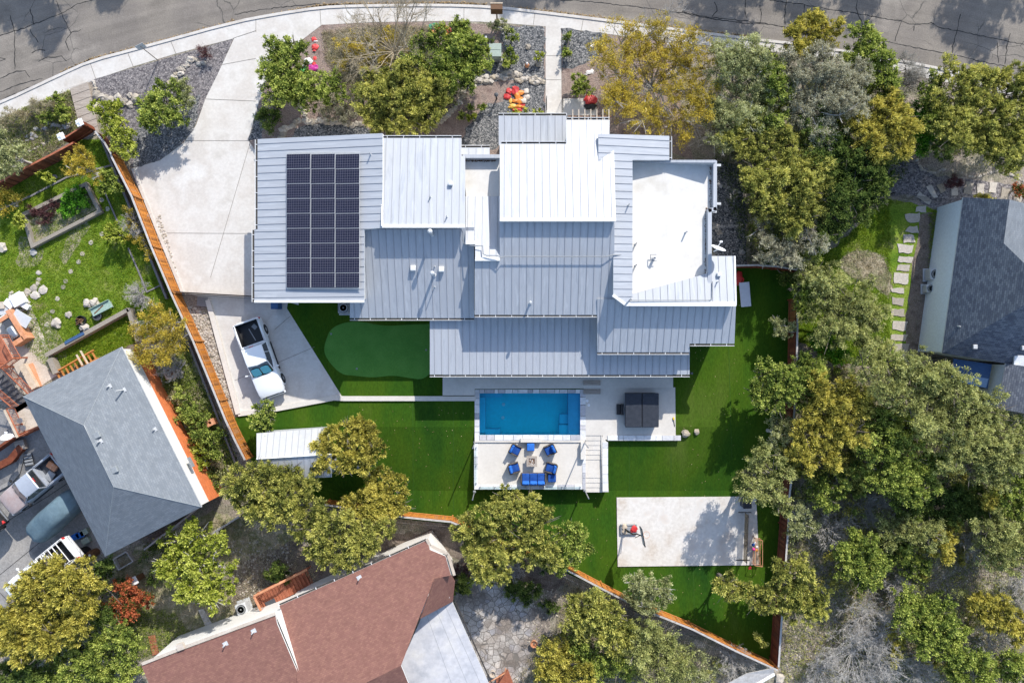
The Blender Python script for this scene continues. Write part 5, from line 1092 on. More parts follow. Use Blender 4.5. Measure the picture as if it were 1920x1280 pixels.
for k in range(9): b_.tube([(R.uniform(-.25, .25), R.uniform(-.25, .25), .1), (R.uniform(-.35, .35), R.uniform(-.35, .35), .36)], .03, 5)
b_.build('firewood', M['brown'], t_)
boulder('white boulder on retaining wall beside the fire ring', 159, 614, .38)
t_ = thing('leaning_board', 'long blue grey board lying on the stone retaining wall', 'board', G(140, 634, .72), math.radians(28)); b_ = MB(); b_.box((0, 0, .03), (1.6, .16, .05)); b_.box((0, .12, .02), (1.5, .04, .04)); b_.build('plank', M['awning'], t_)
# patio grill corner
gi = thing('brick_grill_island', 'orange brick outdoor grill counter on the sunny patio', 'grill island', G(36, 615), math.radians(-58)); b_ = MB()
b_.box((0, .45, .45), (2.5, .35, .9)); b_.box((1.1, -.1, .45), (.35, .9, .9)); b_.box((-.9, -.1, .45), (.3, .8, .9)); b_.build('brick_counter', M['clay'], gi)
b_ = MB(); b_.box((.1, -.05, .42), (1.7, .65, .8)); b_.build('cabinet', M['darkgrey'], gi); b_ = MB(); b_.rbox((.35, -.05, .95), (.95, .55, .3), .12); b_.build('grill_hood', M['steel'], gi, smooth=True); b_ = MB(); b_.tube([(-.05, -.38, .95), (.75, -.38, .95)], .02, 6); b_.build('handle', M['steel'], gi)
t_ = thing('patio_table', 'pale lilac square table top on the patio', 'table', G(52, 598), math.radians(-30)); b_ = MB(); b_.rbox((0, 0, .74), (1.35, .9, .05), .02); b_.build('table_top', M['lightgrey'], t_)
for sx_ in (-.6, .6):
    for sy_ in (-.38, .38): b_ = MB(); b_.box((sx_, sy_, .36), (.05, .05, .72)); b_.build('leg', M['grey'], t_)
for i, (x, y, w_, l_, hh, mt, lb, rz) in enumerate([(40, 562, .9, .9, .5, 'white', 'white covered bundle at the top corner of the patio', .5), (22, 570, .5, .7, .35, 'white', 'white box left of the covered bundle', .9), (12, 583, .7, .5, .25, 'lightgrey', 'grey flat crate at the patio edge', .3), (27, 590, .5, .35, .5, 'offwhite', 'cream box beside the grill island', .5), (50, 573, .8, .35, .35, 'white', 'white cloth heap beside the lilac table', -.5), (34, 583, .45, .3, .3, 'grey', 'small grey box in front of lilac table', .4), (8, 573, .45, .5, .4, 'offwhite', 'beige sack by the left picture edge', .1), (15, 598, .5, .4, .6, 'white', 'white cabinet by the grill', .5)]):
    t_ = thing('storage_box', lb, 'box', G(x, y), rz); b_ = MB(); b_.rbox((0, 0, hh / 2), (w_, l_, hh), .06, puff=.03); b_.build('body', M[mt], t_, smooth=False); b_ = MB(); b_.rbox((0, 0, hh * .97), (w_ * 1.04, l_ * 1.04, .06), .02); b_.build('lid', M[mt], t_)
for i, (x, y, r) in enumerate([(53, 547, .3), (67, 553, .38), (82, 543, .38), (64, 540, .3), (71, 532, .22), (73, 524, .2), (73, 511, .22)]):
    boulder('flat pale stone leading up from the patio, %s from the patio' % ordn[i], x, y, r, sq=.3, name='flat_stone', group='flat stones above the patio')
# wooden deck and stairs, far left
def railing(par, org, pts, zf, h=.95, mat='deckred', bal=.13, nm='railing'):
    b_ = MB()
    for a, b in zip(pts[:-1], pts[1:]):
        A = P(a[0], a[1], zf(a) + h); B = P(b[0], b[1], zf(b) + h); d = B - A; n = max(2, int(d.length / bal))
        b_.tube([A, B], .06, 4); b_.tube([A - Vector((0, 0, h - .1)), B - Vector((0, 0, h - .1))], .035, 4)
        for k in range(n + 1): q = A + d * k / n; b_.tube([q, q - Vector((0, 0, h if k % 12 == 0 else h - .1))], .045 if k % 12 == 0 else .018, 4)
    return b_.build(nm, M[mat], par, origin=org)
dk = thing('wooden_deck', 'brown wooden deck stairs with balustrades at the left edge', 'deck', G(15, 730)); DO = dk.location
for k in range(9):
    t = k / 8; x0_, y0_ = -12 + 58 * t, 690 + 62 * t; q = [(x0_ - 20, y0_ + 14), (x0_ + 6, y0_ - 2), (x0_ + 11, y0_ + 6), (x0_ - 15, y0_ + 22)]
    b_ = MB(); b_.prism([tuple(P(*v, 1.6 - t * 1.3)[:2]) for v in q], 1.5 - t * 1.3, 1.6 - t * 1.3); b_.build('step', M['deckgrey'], dk, origin=DO)
railing(dk, DO, [(-5, 682), (52, 738)], lambda p: 1.6 - (p[0] + 5) / 57 * 1.3, bal=.12); railing(dk, DO, [(-30, 720), (20, 762)], lambda p: 1.6 - (p[0] + 30) / 50 * 1.1, bal=.12)
b_ = MB(); b_.prism([tuple(P(*v, 1.7)[:2]) for v in [(-60, 640), (2, 632), (22, 672), (-4, 690), (-60, 730)]], 1.6, 1.7); b_.build('deck_floor', M['deckred'], dk, origin=DO); railing(dk, DO, [(0, 628), (24, 672), (-4, 692)], lambda p: 1.7)
for q in ((0, 632), (22, 671), (-4, 689)):
    p = P(*q, 1.7); b_ = MB(); b_.box((p.x, p.y, .8), (.12, .12, 1.6)); b_.build('post', M['deckred'], dk, origin=DO)
d2 = thing('small_balcony', 'pale paved landing with brown slatted rail beside the grey roof', 'balcony', G(55, 780)); D2 = d2.location
b_ = MB(); b_.prism([tuple(P(*v, .3)[:2]) for v in [(12, 768), (52, 745), (72, 800), (34, 820)]], 0, .3); b_.build('landing', M['offwhite'], d2, origin=D2); railing(d2, D2, [(12, 766), (36, 818), (72, 800)], lambda p: .3, bal=.11)
b_ = MB(); A = P(8, 768, 1.3); B = P(33, 820, 1.3); d = B - A; b_.box(tuple((A + B) / 2), (d.length, .16, .06), math.atan2(d.y, d.x)); b_.build('hand_rail', M['timber'], d2, origin=D2)
wallrun('red_wall', [(-20, 850), (20, 822), (72, 800)], .9, .18, 'redwood', 'dark red wooden wall below the balcony, left edge', 'wall', base=-.1)
wallrun('red_wall', [(-20, 882), (18, 862), (38, 838)], .5, .5, 'redwood', 'broad dark red timber planter above the old pickup', 'planter', base=-.1)
wallrun('curved_kerb', [(-20, 925), (18, 905), (34, 885), (40, 862), (40, 838)], .12, .28, 'oldconcrete', 'curved grey concrete kerb around the dark bed', 'kerb', base=-.02)
t_ = thing('garden_chairs', 'silver metal bistro chair on the pale landing, upper one', 'chair', G(43, 789, .3))
def bistro(label, x, y, rz):
    t_ = thing('bistro_chair', label, 'chair', G(x, y, .32), rz, 'silver metal chairs on the landing'); b_ = MB(); b_.lathe((0, 0, .44), [(.2, 0), (.21, .03), (0, .035)], 16); b_.build('seat', M['steel'], t_)
    for k in range(4):
        an = math.pi / 4 + k * math.pi / 2; b_ = MB(); b_.tube([(.15 * math.cos(an), .15 * math.sin(an), .44), (.2 * math.cos(an), .2 * math.sin(an), 0)], .012, 5); b_.build('leg', M['steel'], t_)
    b_ = MB(); b_.tube([(-.18, -.14, .44), (-.24, -.13, .85), (-.24, .13, .85), (-.18, .14, .44)], .014, 5); b_.tube([(-.21, 0, .46), (-.24, 0, .85)], .01, 5); b_.build('backrest', M['steel'], t_)
bpy.data.objects.remove(t_); bistro('silver metal bistro chair on the pale landing, the upper one', 45, 787, .4); bistro('silver metal bistro chair on the pale landing, the lower one', 51, 801, -.3)
t_ = thing('dish_antenna', 'white satellite dish beside the dark red wall at far left', 'satellite dish', G(12, 822)); b_, p = dish(13, 821, 2.2, .42, (.1, .9, .5), mast=2.2); b_.build('dish', M['white'], t_, origin=t_.location, smooth=True)
t_ = thing('stone_block', 'beige concrete block step below the dark red wall', 'block', G(43, 833), .25); b_ = MB(); b_.rbox((0, 0, .2), (.75, .75, .4), .03); b_.build('block', M['plank'], t_)
t_ = thing('folded_cot', 'black and grey folded slatted chair on the driveway by the kerb', 'folding chair', G(55, 860), .2); b_ = MB()
for k in range(4): b_.rbox((0, -.36 + k * .24, .12), (.62, .15, .06), .02)
b_.build('slats', M['grey'], t_); b_ = MB(); b_.tube([(-.35, -.5, .1), (.35, -.5, .1), (.35, .5, .1), (-.35, .5, .1), (-.35, -.5, .1)], .025, 5); b_.build('frame', M['black'], t_)
lt = thing('timber_stairs', 'orange timber stair frame beside the top edge of the grey roof', 'stairs', G(150, 685), math.radians(30)); b_ = MB()
for s_ in (-.35, .35): b_.box((0, s_, .5), (3.4, .10, .2))
for k in range(9): b_.box((-1.5 + k * .38, 0, .5), (.12, .7, .06))
b_.build('frame', M['orange'], lt); b_ = MB(); b_.box((1.1, .1, 1.0), (.1, 1.1, .1)); b_.box((.7, .1, 1.0), (.1, .9, .1)); b_.build('rail', M['timber'], lt)
# planter box with soil by the brick wall
t_ = thing('planter_box', 'square white planter with round reddish middle by the brick wall', 'planter', G(324, 699), .35); b_ = MB(); b_.rbox((0, 0, .3), (.85, .85, .6), .12); b_.build('box', M['offwhite'], t_); b_ = MB(); b_.lathe((0, 0, .6), [(.3, 0), (.28, .02), (0, .03)], 18); b_.build('grille', M['brown'], t_)
# lower-left things
for (x, y, c, lb) in ((147, 1003, 'blue', 'blue storage tub by the grey roof corner, leftmost'), (156, 1000, 'blue', 'blue storage tub touching the roof edge'), (166, 1011, 'patina', 'teal lidded tub under the grey roof edge'), (163, 995, 'patina', 'teal tub at the top of the pile')):
    t_ = thing('storage_tub', lb, 'tub', G(x, y), .5); b_ = MB(); b_.rbox((0, 0, .2), (.55, .4, .4), .05); b_.build('tub', M['blue'] if c == 'blue' else M['patina'], t_); b_ = MB(); b_.rbox((0, 0, .42), (.6, .45, .05), .02); b_.build('lid', M['blue2'] if c == 'blue' else M['greenbox'], t_)
t_ = thing('water_barrel', 'large black round tank beside the grey roof corner', 'barrel', G(162, 1033)); b_ = MB(); b_.lathe((0, 0, 0), [(.4, 0), (.43, .5), (.42, 1.0), (.28, 1.1), (.26, 1.1), (.25, .95), (0, .95)], 20); b_.build('tank', M['black'], t_, smooth=True)
t_ = thing('water_barrel', 'brown and grey barrel with white cap by the roof corner', 'barrel', G(181, 1034)); b_ = MB(); b_.lathe((0, 0, 0), [(.3, 0), (.34, .45), (.3, .9), (0, .92)], 18); b_.build('barrel', M['brown'], t_, smooth=True); b_ = MB(); b_.lathe((0, 0, .9), [(.09, 0), (.09, .05), (0, .06)], 12); b_.build('cap', M['white'], t_)
wallrun('timber_box', [(212, 1048), (236, 1034), (249, 1052), (222, 1068)], .35, .10, 'cap', 'small square compost frame of grey boards below the grey roof', 'planter', closed=True, base=-.05)
p = G(266, 1079); t_ = thing('pillar', 'short square pillar with a pale cap beside the red berry bush', 'pillar', p, .5); b_ = MB(); b_.box((0, 0, .6), (.42, .42, 1.2)); b_.build('shaft', M['brown'], t_); b_ = MB(); b_.box((0, 0, 1.23), (.58, .58, .07)); b_.build('post_cap', M['white'], t_)
wallrun('stone_wall', [(284, 1016), (310, 1000), (332, 985)], .3, .2, 'cap', 'broken line of grey blocks below the grey roof', 'wall', base=-.05)
t_ = thing('plank_walk', 'rusty brown plank lying in the lower left yard', 'plank', G(289, 1208), math.radians(-78)); b_ = MB()
for k in range(3): b_.box((0, -.18 + .18 * k, .06), (1.5, .165, .05))
b_.build('boards', M['deckred'], t_)
t_ = thing('stone_path', 'pale stone slab path under the lime tree by the red roof', 'path', G(385, 1165)); b_ = MB(); b_.prism([tuple(G(*v)[:2]) for v in [(372, 1142), (382, 1140), (402, 1175), (392, 1188)]], DROP - .1, DROP + .06); b_.build('slab', M['concrete2'], t_, origin=t_.location)
# air conditioners
def acunit(label, x, y, rz, s=.8, z=0, hh=.85, mat='grey'):
    t_ = thing('air_conditioner', label, 'air conditioner', G(x, y, z), rz, None); b_ = MB(); b_.rbox((0, 0, hh / 2 + .05), (s, s, hh), .09); b_.build('casing', M[mat], t_)
    b_ = MB(); b_.box((0, 0, .03), (s * 1.2, s * 1.2, .08)); b_.build('pad', M['lightgrey'], t_)
    b_ = MB(); b_.lathe((0, 0, hh + .06), [(s * .42, -.02), (s * .42, .015), (s * .38, .015), (s * .37, -.01), (0, -.01)], 22); b_.build('fan_well', M['black'], t_)
    b_ = MB()
    for k in range(4):
        an = k * math.pi / 2 + .5; b_.box((.17 * s * math.cos(an), .17 * s * math.sin(an), hh + .075), (.3 * s, .14 * s, .012), an, rx=.3)
    b_.lathe((0, 0, hh + .07), [(.07 * s, 0), (.06 * s, .04), (0, .05)], 12); b_.build('fan', M['grey'], t_)
    b_ = MB()
    for k in range(4): b_.lathe((0, 0, hh + .10), [(s * (.1 + .09 * k), 0), (s * (.1 + .09 * k) + .006, .004)], 20)
    for k in range(6): an = k * math.pi / 6; b_.box((0, 0, hh + .10), (s * .84, .008, .008), an)
    b_.build('guard', M['steel'], t_); return t_
acunit('air conditioner beside the red stair by the lime tree', 460, 1134, .35, .85, mat='lightgrey'); acunit('air conditioner half under the roof edge by the putting green', 649, 578, 0, .85)
acunit('larger upper air conditioner of the pair beside the slate house', 1742, 516, 0, .82, mat='lightgrey'); acunit('smaller lower air conditioner of the pair beside slate house', 1735, 542, 0, .62, hh=.7, mat='lightgrey')
t_ = thing('utility_pipes', 'thin grey pipes from the air conditioner pair to the house wall', 'pipes', G(1755, 528)); b_ = MB()
for dy in (0, 14): b_.tube([G(1745, 535 + dy, .25), G(1752, 524 + dy, .3), G(1760, 520 + dy, .5), G(1785, 519 + dy, 1.0)], .025, 5)
b_.build('pipes', M['grey'], t_, origin=t_.location)
# red stairs of lower house
rs = thing('red_wood_stairs', 'red brown wooden stairs and landing against the red roof house', 'stairs', G(530, 1115)); RO = rs.location
def onl(t, s): return (476 + 100 * t + 13 * s, 1118 - 50 * t + 26 * s)
for k in range(8):
    t0 = .48 + k * .065; z = DROP + 1.0 - k * .14; q = [onl(t0, 0), onl(t0 + .07, 0), onl(t0 + .07, 1.0), onl(t0, 1.0)]; b_ = MB(); b_.prism([tuple(P(*v, z)[:2]) for v in q], z - .2, z); b_.build('step', M['deckred'], rs, origin=RO)
b_ = MB()
for k in range(9):
    t0 = k * .0535; q = [onl(t0 + .003, 0), onl(t0 + .05, 0), onl(t0 + .05, 1.0), onl(t0 + .003, 1.0)]; b_.prism([tuple(P(*v, DROP + 1.0)[:2]) for v in q], DROP + .9, DROP + 1.0)
b_.build('landing', M['deckred'], rs, origin=RO); railing(rs, RO, [onl(1.0, 0), onl(.48, 0), onl(0, 0), onl(0, 1.0)], lambda p: DROP + 1.0 - max(0, (p[0] - 524) / 52) * 1.0, mat='deckred', bal=.13)
b_ = MB()
for a, b in ((onl(1.0, -.03), onl(.48, -.03)), (onl(.48, -.03), onl(0, -.03)), (onl(0, 0), onl(0, 1.0))):
    f_ = lambda p: DROP + 2.0 - max(0, (p[0] - 524) / 52) * 1.0
    A = P(*a, f_(a)); B = P(*b, f_(b)); d = B - A; n = Vector((-d.y, d.x, 0)).normalized() * .08; b_.add([A - n, B - n, B + n, A + n] + [v - Vector((0, 0, .04)) for v in (A - n, B - n, B + n, A + n)], [(0, 1, 2, 3), (7, 6, 5, 4), (0, 4, 5, 1), (1, 5, 6, 2), (2, 6, 7, 3), (3, 7, 4, 0)])
b_.build('hand_rail', M['clay'], rs, origin=RO)
t_ = thing('door_mat', 'dark grey door mat on the red landing', 'mat', G(508, 1131, 1.0), .45); b_ = MB(); b_.box((0, 0, .015), (.8, .55, .02)); b_.build('mat', M['darkgrey'], t_)
od = thing('orange_deck', 'corner of an orange brown wooden deck at the bottom', 'deck', G(935, 1270)); b_ = MB(); b_.prism([tuple(P(*v, DROP + .5)[:2]) for v in [(930, 1275), (952, 1258), (968, 1300), (935, 1310)]], DROP, DROP + .5); b_.build('deck_floor', M['deckred'], od, origin=od.location)
b_ = MB(); b_.tube([P(918, 1278, DROP + 1.4), P(946, 1262, DROP + 1.4), P(948, 1252, DROP + 1.4)], .05, 4); b_.tube([P(946, 1262, DROP + .5), P(946, 1262, DROP + 1.4)], .05, 4); b_.build('hand_rail', M['clay'], od, origin=od.location)
bs = thing('metal_canopy', 'pale grey canopy roof at the bottom right', 'canopy', G(1410, 1275)); b_ = MB(); q = [P(1362, 1282, 1.3), P(1400, 1262, 1.3), P(1450, 1252, 1.3), P(1452, 1262, 1.1), P(1405, 1290, 1.0)]; b_.add(q + [v - Vector((0, 0, .08)) for v in q], [(4, 3, 2, 1, 0), (5, 6, 7, 8, 9), (0, 1, 6, 5), (1, 2, 7, 6), (2, 3, 8, 7), (3, 4, 9, 8), (4, 0, 5, 9)]); b_.build('roof', M['cap'], bs, origin=bs.location)
b_ = MB(); A = P(1405, 1290, 1.0); B = P(1452, 1263, 1.1); b_.tube([A, B], .12, 6); b_.tube([B, Vector((B.x, B.y, -1.1))], .04, 6); b_.tube([A, Vector((A.x, A.y, -1.1))], .04, 6); b_.build('frame', M['white'], bs, origin=bs.location)
# ---------------------------------------------------------------- shed
sd = thing('garden_shed', 'small garden shed with pale ribbed metal roof among golden trees', 'shed', G(545, 850)); S0 = sd.location
rp = [(481, 812, 2.2), (602, 803, 2.2), (601, 852, 2.75), (481, 860, 2.75)]
roof(sd, S0, rp, [p_[:2] for p_ in rp], 'shedmetal_lit', 'y', sp=.45, th=.06, walls=False)  # sunward half: sunlight put into a paler metal than the far half
rp = [(481, 860, 2.75), (601, 852, 2.75), (630, 893, 2.2), (500, 902, 2.2)]
roof(sd, S0, [(481, 860, 2.75), (601, 852, 2.75), (481, 900, 2.25), (601, 894, 2.25)], [(481, 860), (601, 852), (622, 852), (622, 894), (495, 900), (481, 900)], 'metal', 'y', sp=.45, th=.06, walls=False)
b_ = MB(); b_.prism([tuple(P(*v, 2.2)[:2]) for v in [(484, 814), (600, 806), (618, 890), (484, 897)]], gh(-9), 2.15); b_.build('wall', M['greywall'], sd, origin=S0)
b_ = MB(); A = P(481, 860, 2.82); B = P(622, 851, 2.82); b_.tube([A, B], .06, 5); b_.build('ridge_cap', M['trim'], sd, origin=S0)
# ---------------------------------------------------------------- vehicles
def wheel(t_, x, y, r=.4, w=.26, rim='steel'):
    b_ = MB(); b_.lathe((x, y - w / 2, r), [(r * .6, 0), (r * .92, 0), (r, .04), (r, w - .04), (r * .92, w), (r * .6, w)], 22, axis=(0, 1, 0)); wt = b_.build('wheel', M['rubber'], t_, smooth=True)
    b_ = MB(); s_ = 1 if y > 0 else -1; b_.lathe((x, y + s_ * (w / 2 - .04), r), [(r * .62, 0), (r * .6, .03), (r * .2, .05), (0, .05)], 18, axis=(0, s_, 0)); b_.build('rim', M[rim], wt, smooth=True)
def sect(x, hw, zb, zt, cr=.12):
    return [(x, -hw * .96, zb), (x, -hw, zb + .25), (x, -hw, zt - cr * 1.6), (x, -hw + cr * .4, zt - cr * .4), (x, -hw + cr * 1.6, zt), (x, 0, zt + .02), (x, hw - cr * 1.6, zt), (x, hw - cr * .4, zt - cr * .4), (x, hw, zt - cr * 1.6), (x, hw, zb + .25), (x, hw * .96, zb)]
def pickup(label, px, py, rz, paint='carwhite', hood=None, L=5.8, Wd=2.0, shade=True, cargo=False, cabroof=None, old=False):
    t_ = thing('pickup_truck', label, 'pickup truck', tuple(P(px, py, .9)[:2]) + (.02,), rz); s = L / 5.8; hw = Wd / 2
    fr = [(2.9, .70, .55, .80), (2.84, .86, .45, .98), (2.6, .95, .42, 1.08), (2.1, .985, .40, 1.14), (1.35, 1.0, .40, 1.20), (1.1, 1.0, .40, 1.22)]
    b_ = MB(); b_.loft([sect(x * s, h_ * hw, zb, zt) for x, h_, zb, zt in fr]); b_.build('hood', M[hood or paint], t_, smooth=True)
    cb = [(1.12, 1.0, .40, 1.22), (.9, 1.0, .40, 1.24), (-.2, 1.0, .40, 1.26), (-1.05, 1.0, .40, 1.26)]
    b_ = MB(); b_.loft([sect(x * s, h_ * hw * .998, zb, zt - .003) for x, h_, zb, zt in cb]); b_.build('cab', M[paint], t_, smooth=True)
    # greenhouse: glass body with a roof and pillars on it
    zb, zr = 1.22, 1.80
    x0_, x1_, x2_, x3_ = 1.20 * s, .42 * s, -.86 * s, -1.02 * s; wb, wr = hw * .93, hw * .76
    b_ = MB(); bot = [(x0_ * 1.0, -wb * .86, zb), (x0_ + .1, 0, zb), (x0_ * 1.0, wb * .86, zb), (x1_, wb, zb), (x3_, wb, zb), (x3_, -wb, zb), (x1_, -wb, zb)]
    topr = [(x1_, -wr * .93, zr), (x1_ + .08, 0, zr), (x1_, wr * .93, zr), (x1_ - .25, wr, zr), (x2_, wr, zr), (x2_, -wr, zr), (x1_ - .25, -wr, zr)]
    b_.loft([bot, topr]); b_.build('windows', M['glass'], t_)
    b_ = MB(); b_.loft([[(x * 1.01, y * 1.02, z - .03) for x, y, z in topr], [(x, y, z + .04) for x, y, z in topr], [(x * .95, y * .9, z + .075) for x, y, z in topr]]); b_.build('roof', M[cabroof or paint], t_, smooth=True)
    b_ = MB()
    for sg in (-1, 1):
        b_.tube([(x0_ - .02, sg * wb * .90, zb + .02), (x1_ - .06, sg * wr * .99, zr)], .035, 4); b_.tube([(x3_ + .03, sg * wb * .98, zb), (x2_ + .02, sg * wr, zr)], .05, 4); b_.tube([(-.25 * s, sg * wb * .99, zb), (-.28 * s, sg * wr, zr)], .03, 4)
    b_.build('pillars', M[paint], t_)
    if shade:
        for sg in (-1, 1):
            b_ = MB(); q = []
            for a in range(14):
                an = a / 14 * 2 * math.pi; u = .5 + .46 * max(-1, min(1, math.cos(an) * 1.25)); v = sg * (.5 + .44 * max(-1, min(1, math.sin(an) * 1.25)))
                xx = x0_ + .03 + (x1_ + .06 - x0_) * u * .82; yy = v * (wb * .80 + (wr * .9 - wb * .80) * u); zz = zb + (zr - zb) * u * .82 + .055; q.append((xx + .015, yy, zz))
            b_.add(q, [tuple(range(14))]); b_.build('sun_shade', M['shade'], t_)
    # bed
    bx0, bx1 = -1.06 * s, -2.88 * s; bl = bx0 - bx1; bc = (bx0 + bx1) / 2
    b_ = MB()
    for sg in (-1, 1): b_.rbox((bc, sg * (hw - .075), .87), (bl, .15, .82), .05)
    b_.box((bx0 - .04, 0, .95), (.07, Wd * .9, .6)); b_.build('bed_sides', M[paint], t_, smooth=False)
    b_ = MB(); b_.rbox((bx1 + .04, 0, .93), (.09, Wd * .92, .66), .03); b_.build('tailgate', M[paint], t_)
    b_ = MB(); b_.box((bc, 0, .62), (bl - .1, Wd - .3, .08)); b_.box((bc, -(hw - .17), .9), (bl - .1, .03, .6)); b_.box((bc, hw - .17, .9), (bl - .1, .03, .6)); b_.box((bx1 + .1, 0, .9), (.03, Wd - .3, .6)); b_.build('bed_liner', M['black' if not old else 'darkgrey'], t_)
    b_ = MB(); b_.rbox((2.88 * s, 0, .58), (.2, Wd * .92, .26), .08); b_.build('front_bumper', M[paint if not old else 'grey'], t_); b_ = MB(); b_.rbox((bx1 - .08, 0, .55), (.18, Wd * .92, .2), .05); b_.build('rear_bumper', M['lightgrey'], t_)
    b_ = MB(); b_.rbox((2.86 * s, 0, .86), (.10, Wd * .5, .2), .03); b_.build('grille', M['black'], t_)
    for sg in (-1, 1):
        b_ = MB(); b_.rbox((2.78 * s, sg * hw * .74, .86), (.2, .36, .18), .06); b_.build('headlight', M['lightgrey'], t_)
        b_ = MB(); b_.rbox((bx1 + .05, sg * (hw - .08), 1.0), (.14, .18, .36), .03); b_.build('tail_light', M['red'], t_)
        b_ = MB(); b_.tube([(.98 * s, sg * wb, 1.28), (.96 * s, sg * (hw + .12), 1.30)], .025, 4); b_.rbox((.95 * s, sg * (hw + .2), 1.30), (.12, .2, .2), .04); b_.build('mirror', M[paint if not old else 'black'], t_)
        for dx in (.25, -.7):
            b_ = MB(); b_.rbox((dx * s, sg * (hw + .01), 1.08), (.16, .03, .035), .01); b_.build('door_handle', M['lightgrey'], t_)
        b_ = MB(); b_.box((.1 * s, sg * (hw + .0), .47), (2.1 * s, .14, .05)); b_.build('running_board', M['black'], t_)
        for x in (1.9, -1.95): wheel(t_, x * s, sg * (hw - .10))
        b_ = MB()
        for x in (1.9, -1.95): b_.lathe((x * s, sg * (hw - .02), .44), [(.5, 0), (.5, .03), (.42, .03), (.42, 0)], 20, axis=(0, sg, 0))
        b_.build('wheel_arch', M[paint], t_)
    b_ = MB(); b_.rbox((-.93 * s, 0, 1.80), (.05, .34, .05), .01); b_.build('brake_light', M['red'], t_)
    b_ = MB(); b_.tube([(x0_ + .06, -.5, zb + .03), (x0_ + .0, 0, zb + .07)], .012, 4); b_.tube([(x0_ + .08, .15, zb + .03), (x0_ + .0, .6, zb + .07)], .012, 4); b_.build('wipers', M['black'], t_)
    return t_, s, bc, hw
wt, s_, bc, hw = pickup('white pickup truck with open dark bed parked below the solar roof', 487, 672, math.radians(-70.5))
b_ = MB(); b_.box((bc + .1, .0, .68), (1.0, .06, .03), .2); b_.box((bc - .4, .35, .68), (.35, .3, .03), .5); b_.build('bed_gear', M['grey'], wt)
ot, s_, bc, hw = pickup('old faded silver pickup with a loaded bed, left driveway', 62, 908, math.radians(-141), 'carsilver', 'carfade', 5.2, 1.85, shade=False, old=True)
cg = [('clay', 'orange crate in the bed of the old silver pickup', (.5, .8, .35), (-.2, -.15)), ('grey', 'grey crumpled sack behind the old pickup cab', (.7, .6, .3), (.4, .3)), ('darkgrey', 'dark toolbox in the old silver pickup bed', (.4, .9, .3), (-.75, .1))]
for mt, lb, d_, o_ in cg:
    v = Matrix.Rotation(math.radians(-141), 3, 'Z') @ Vector((bc + o_[0], o_[1], 0)); t_ = thing('cargo', lb, 'cargo', ot.location + v + Vector((0, 0, .66)), math.radians(-141) + .3); b_ = MB(); b_.rbox((0, 0, d_[2] / 2), d_, .06, puff=.05); b_.build('body', M[mt], t_); b_ = MB(); b_.rbox((0, 0, d_[2]), (d_[0] * .6, .05, .04), .01); b_.build('handle', M['lightgrey'], t_)
lk, s_, bc, hw = pickup('white truck with ladder rack mostly hidden under the golden tree', 78, 1072, math.radians(-141), 'carwhite', None, 5.8, 2.0, shade=False)
b_ = MB()
for sg in (-1, 1): b_.tube([(bc + 1.0, sg * .85, 1.1), (bc + 1.0, sg * .85, 1.9), (bc - .85, sg * .85, 1.9), (bc - .85, sg * .85, 1.1)], .035, 6)
for k in range(6): b_.tube([(bc + 1.0 - k * .36, -.85, 1.9), (bc + 1.0 - k * .36, .85, 1.9)], .035, 6)
b_.build('ladder_rack', M['white'], lk)
sv = thing('parked_suv', 'dark car with red tail light at the left picture edge', 'car', tuple(P(-50, 1000, .9)[:2]) + (.02,), math.radians(-141)); b_ = MB()
b_.loft([sect(x, h_, .4, zt) for x, h_, zt in ((2.35, .75, .85), (2.2, .9, 1.0), (1.2, .95, 1.1), (-1.9, .95, 1.15), (-2.3, .9, 1.1), (-2.4, .8, .9))]); b_.build('body', M['black'], sv, smooth=True)
b_ = MB(); b_.loft([[(1.2, -.8, 1.1), (1.2, .8, 1.1), (-2.1, .85, 1.12), (-2.1, -.85, 1.12)], [(.5, -.65, 1.6), (.5, .65, 1.6), (-1.7, .68, 1.6), (-1.7, -.68, 1.6)]]); b_.build('windows', M['glass'], sv); b_ = MB(); b_.rbox((-.6, 0, 1.63), (2.2, 1.34, .08), .04); b_.build('roof', M['carsilver'], sv)
for sg in (-1, 1):
    b_ = MB(); b_.rbox((-2.25, sg * .75, .95), (.25, .25, .25), .05); b_.build('tail_light', M['red'], sv)
    for x in (1.45, -1.45): wheel(sv, x, sg * .86, .35, .22)
b_ = MB(); b_.rbox((-2.42, 0, .6), (.12, 1.6, .2), .04); b_.build('rear_bumper', M['steel'], sv)
cc = thing('covered_car', 'car under a blue fabric cover on the left driveway', 'covered car', tuple(P(97, 970, .8)[:2]) + (.02,), math.radians(-139)); rings = []
for x, hw_, zt in ((2.3, .35, .45), (2.22, .68, .72), (1.9, .88, .95), (1.2, .94, 1.05), (.7, .95, 1.2), (.2, .94, 1.42), (-.5, .94, 1.48), (-1.2, .94, 1.42), (-1.7, .92, 1.2), (-2.1, .82, 1.05), (-2.3, .6, .8), (-2.36, .35, .5)):
    n = 22; rg = []
    for k in range(n):
        an = math.pi * k / (n - 1); c_ = math.cos(an); s_ = math.sin(an); e = .55
        wv = 1 + .025 * math.sin(k * 2.3 + x * 2) + R.uniform(-.012, .012)
        rg.append((x + R.uniform(-.03, .03), math.copysign(abs(c_) ** e, c_) * hw_ * wv * (1 if s_ > .3 else 1.04), max(.03, (s_ ** .75) * zt * (1 + .015 * math.sin(k * 1.7 + x * 3)))))
    rings.append(rg)
b_ = MB(); b_.loft(rings); b_.build('fabric_cover', M['tarp'], cc, smooth=True)
for x in (1.4, -1.4):
    for sg in (-1, 1): wheel(cc, x, sg * .75, .3, .2)
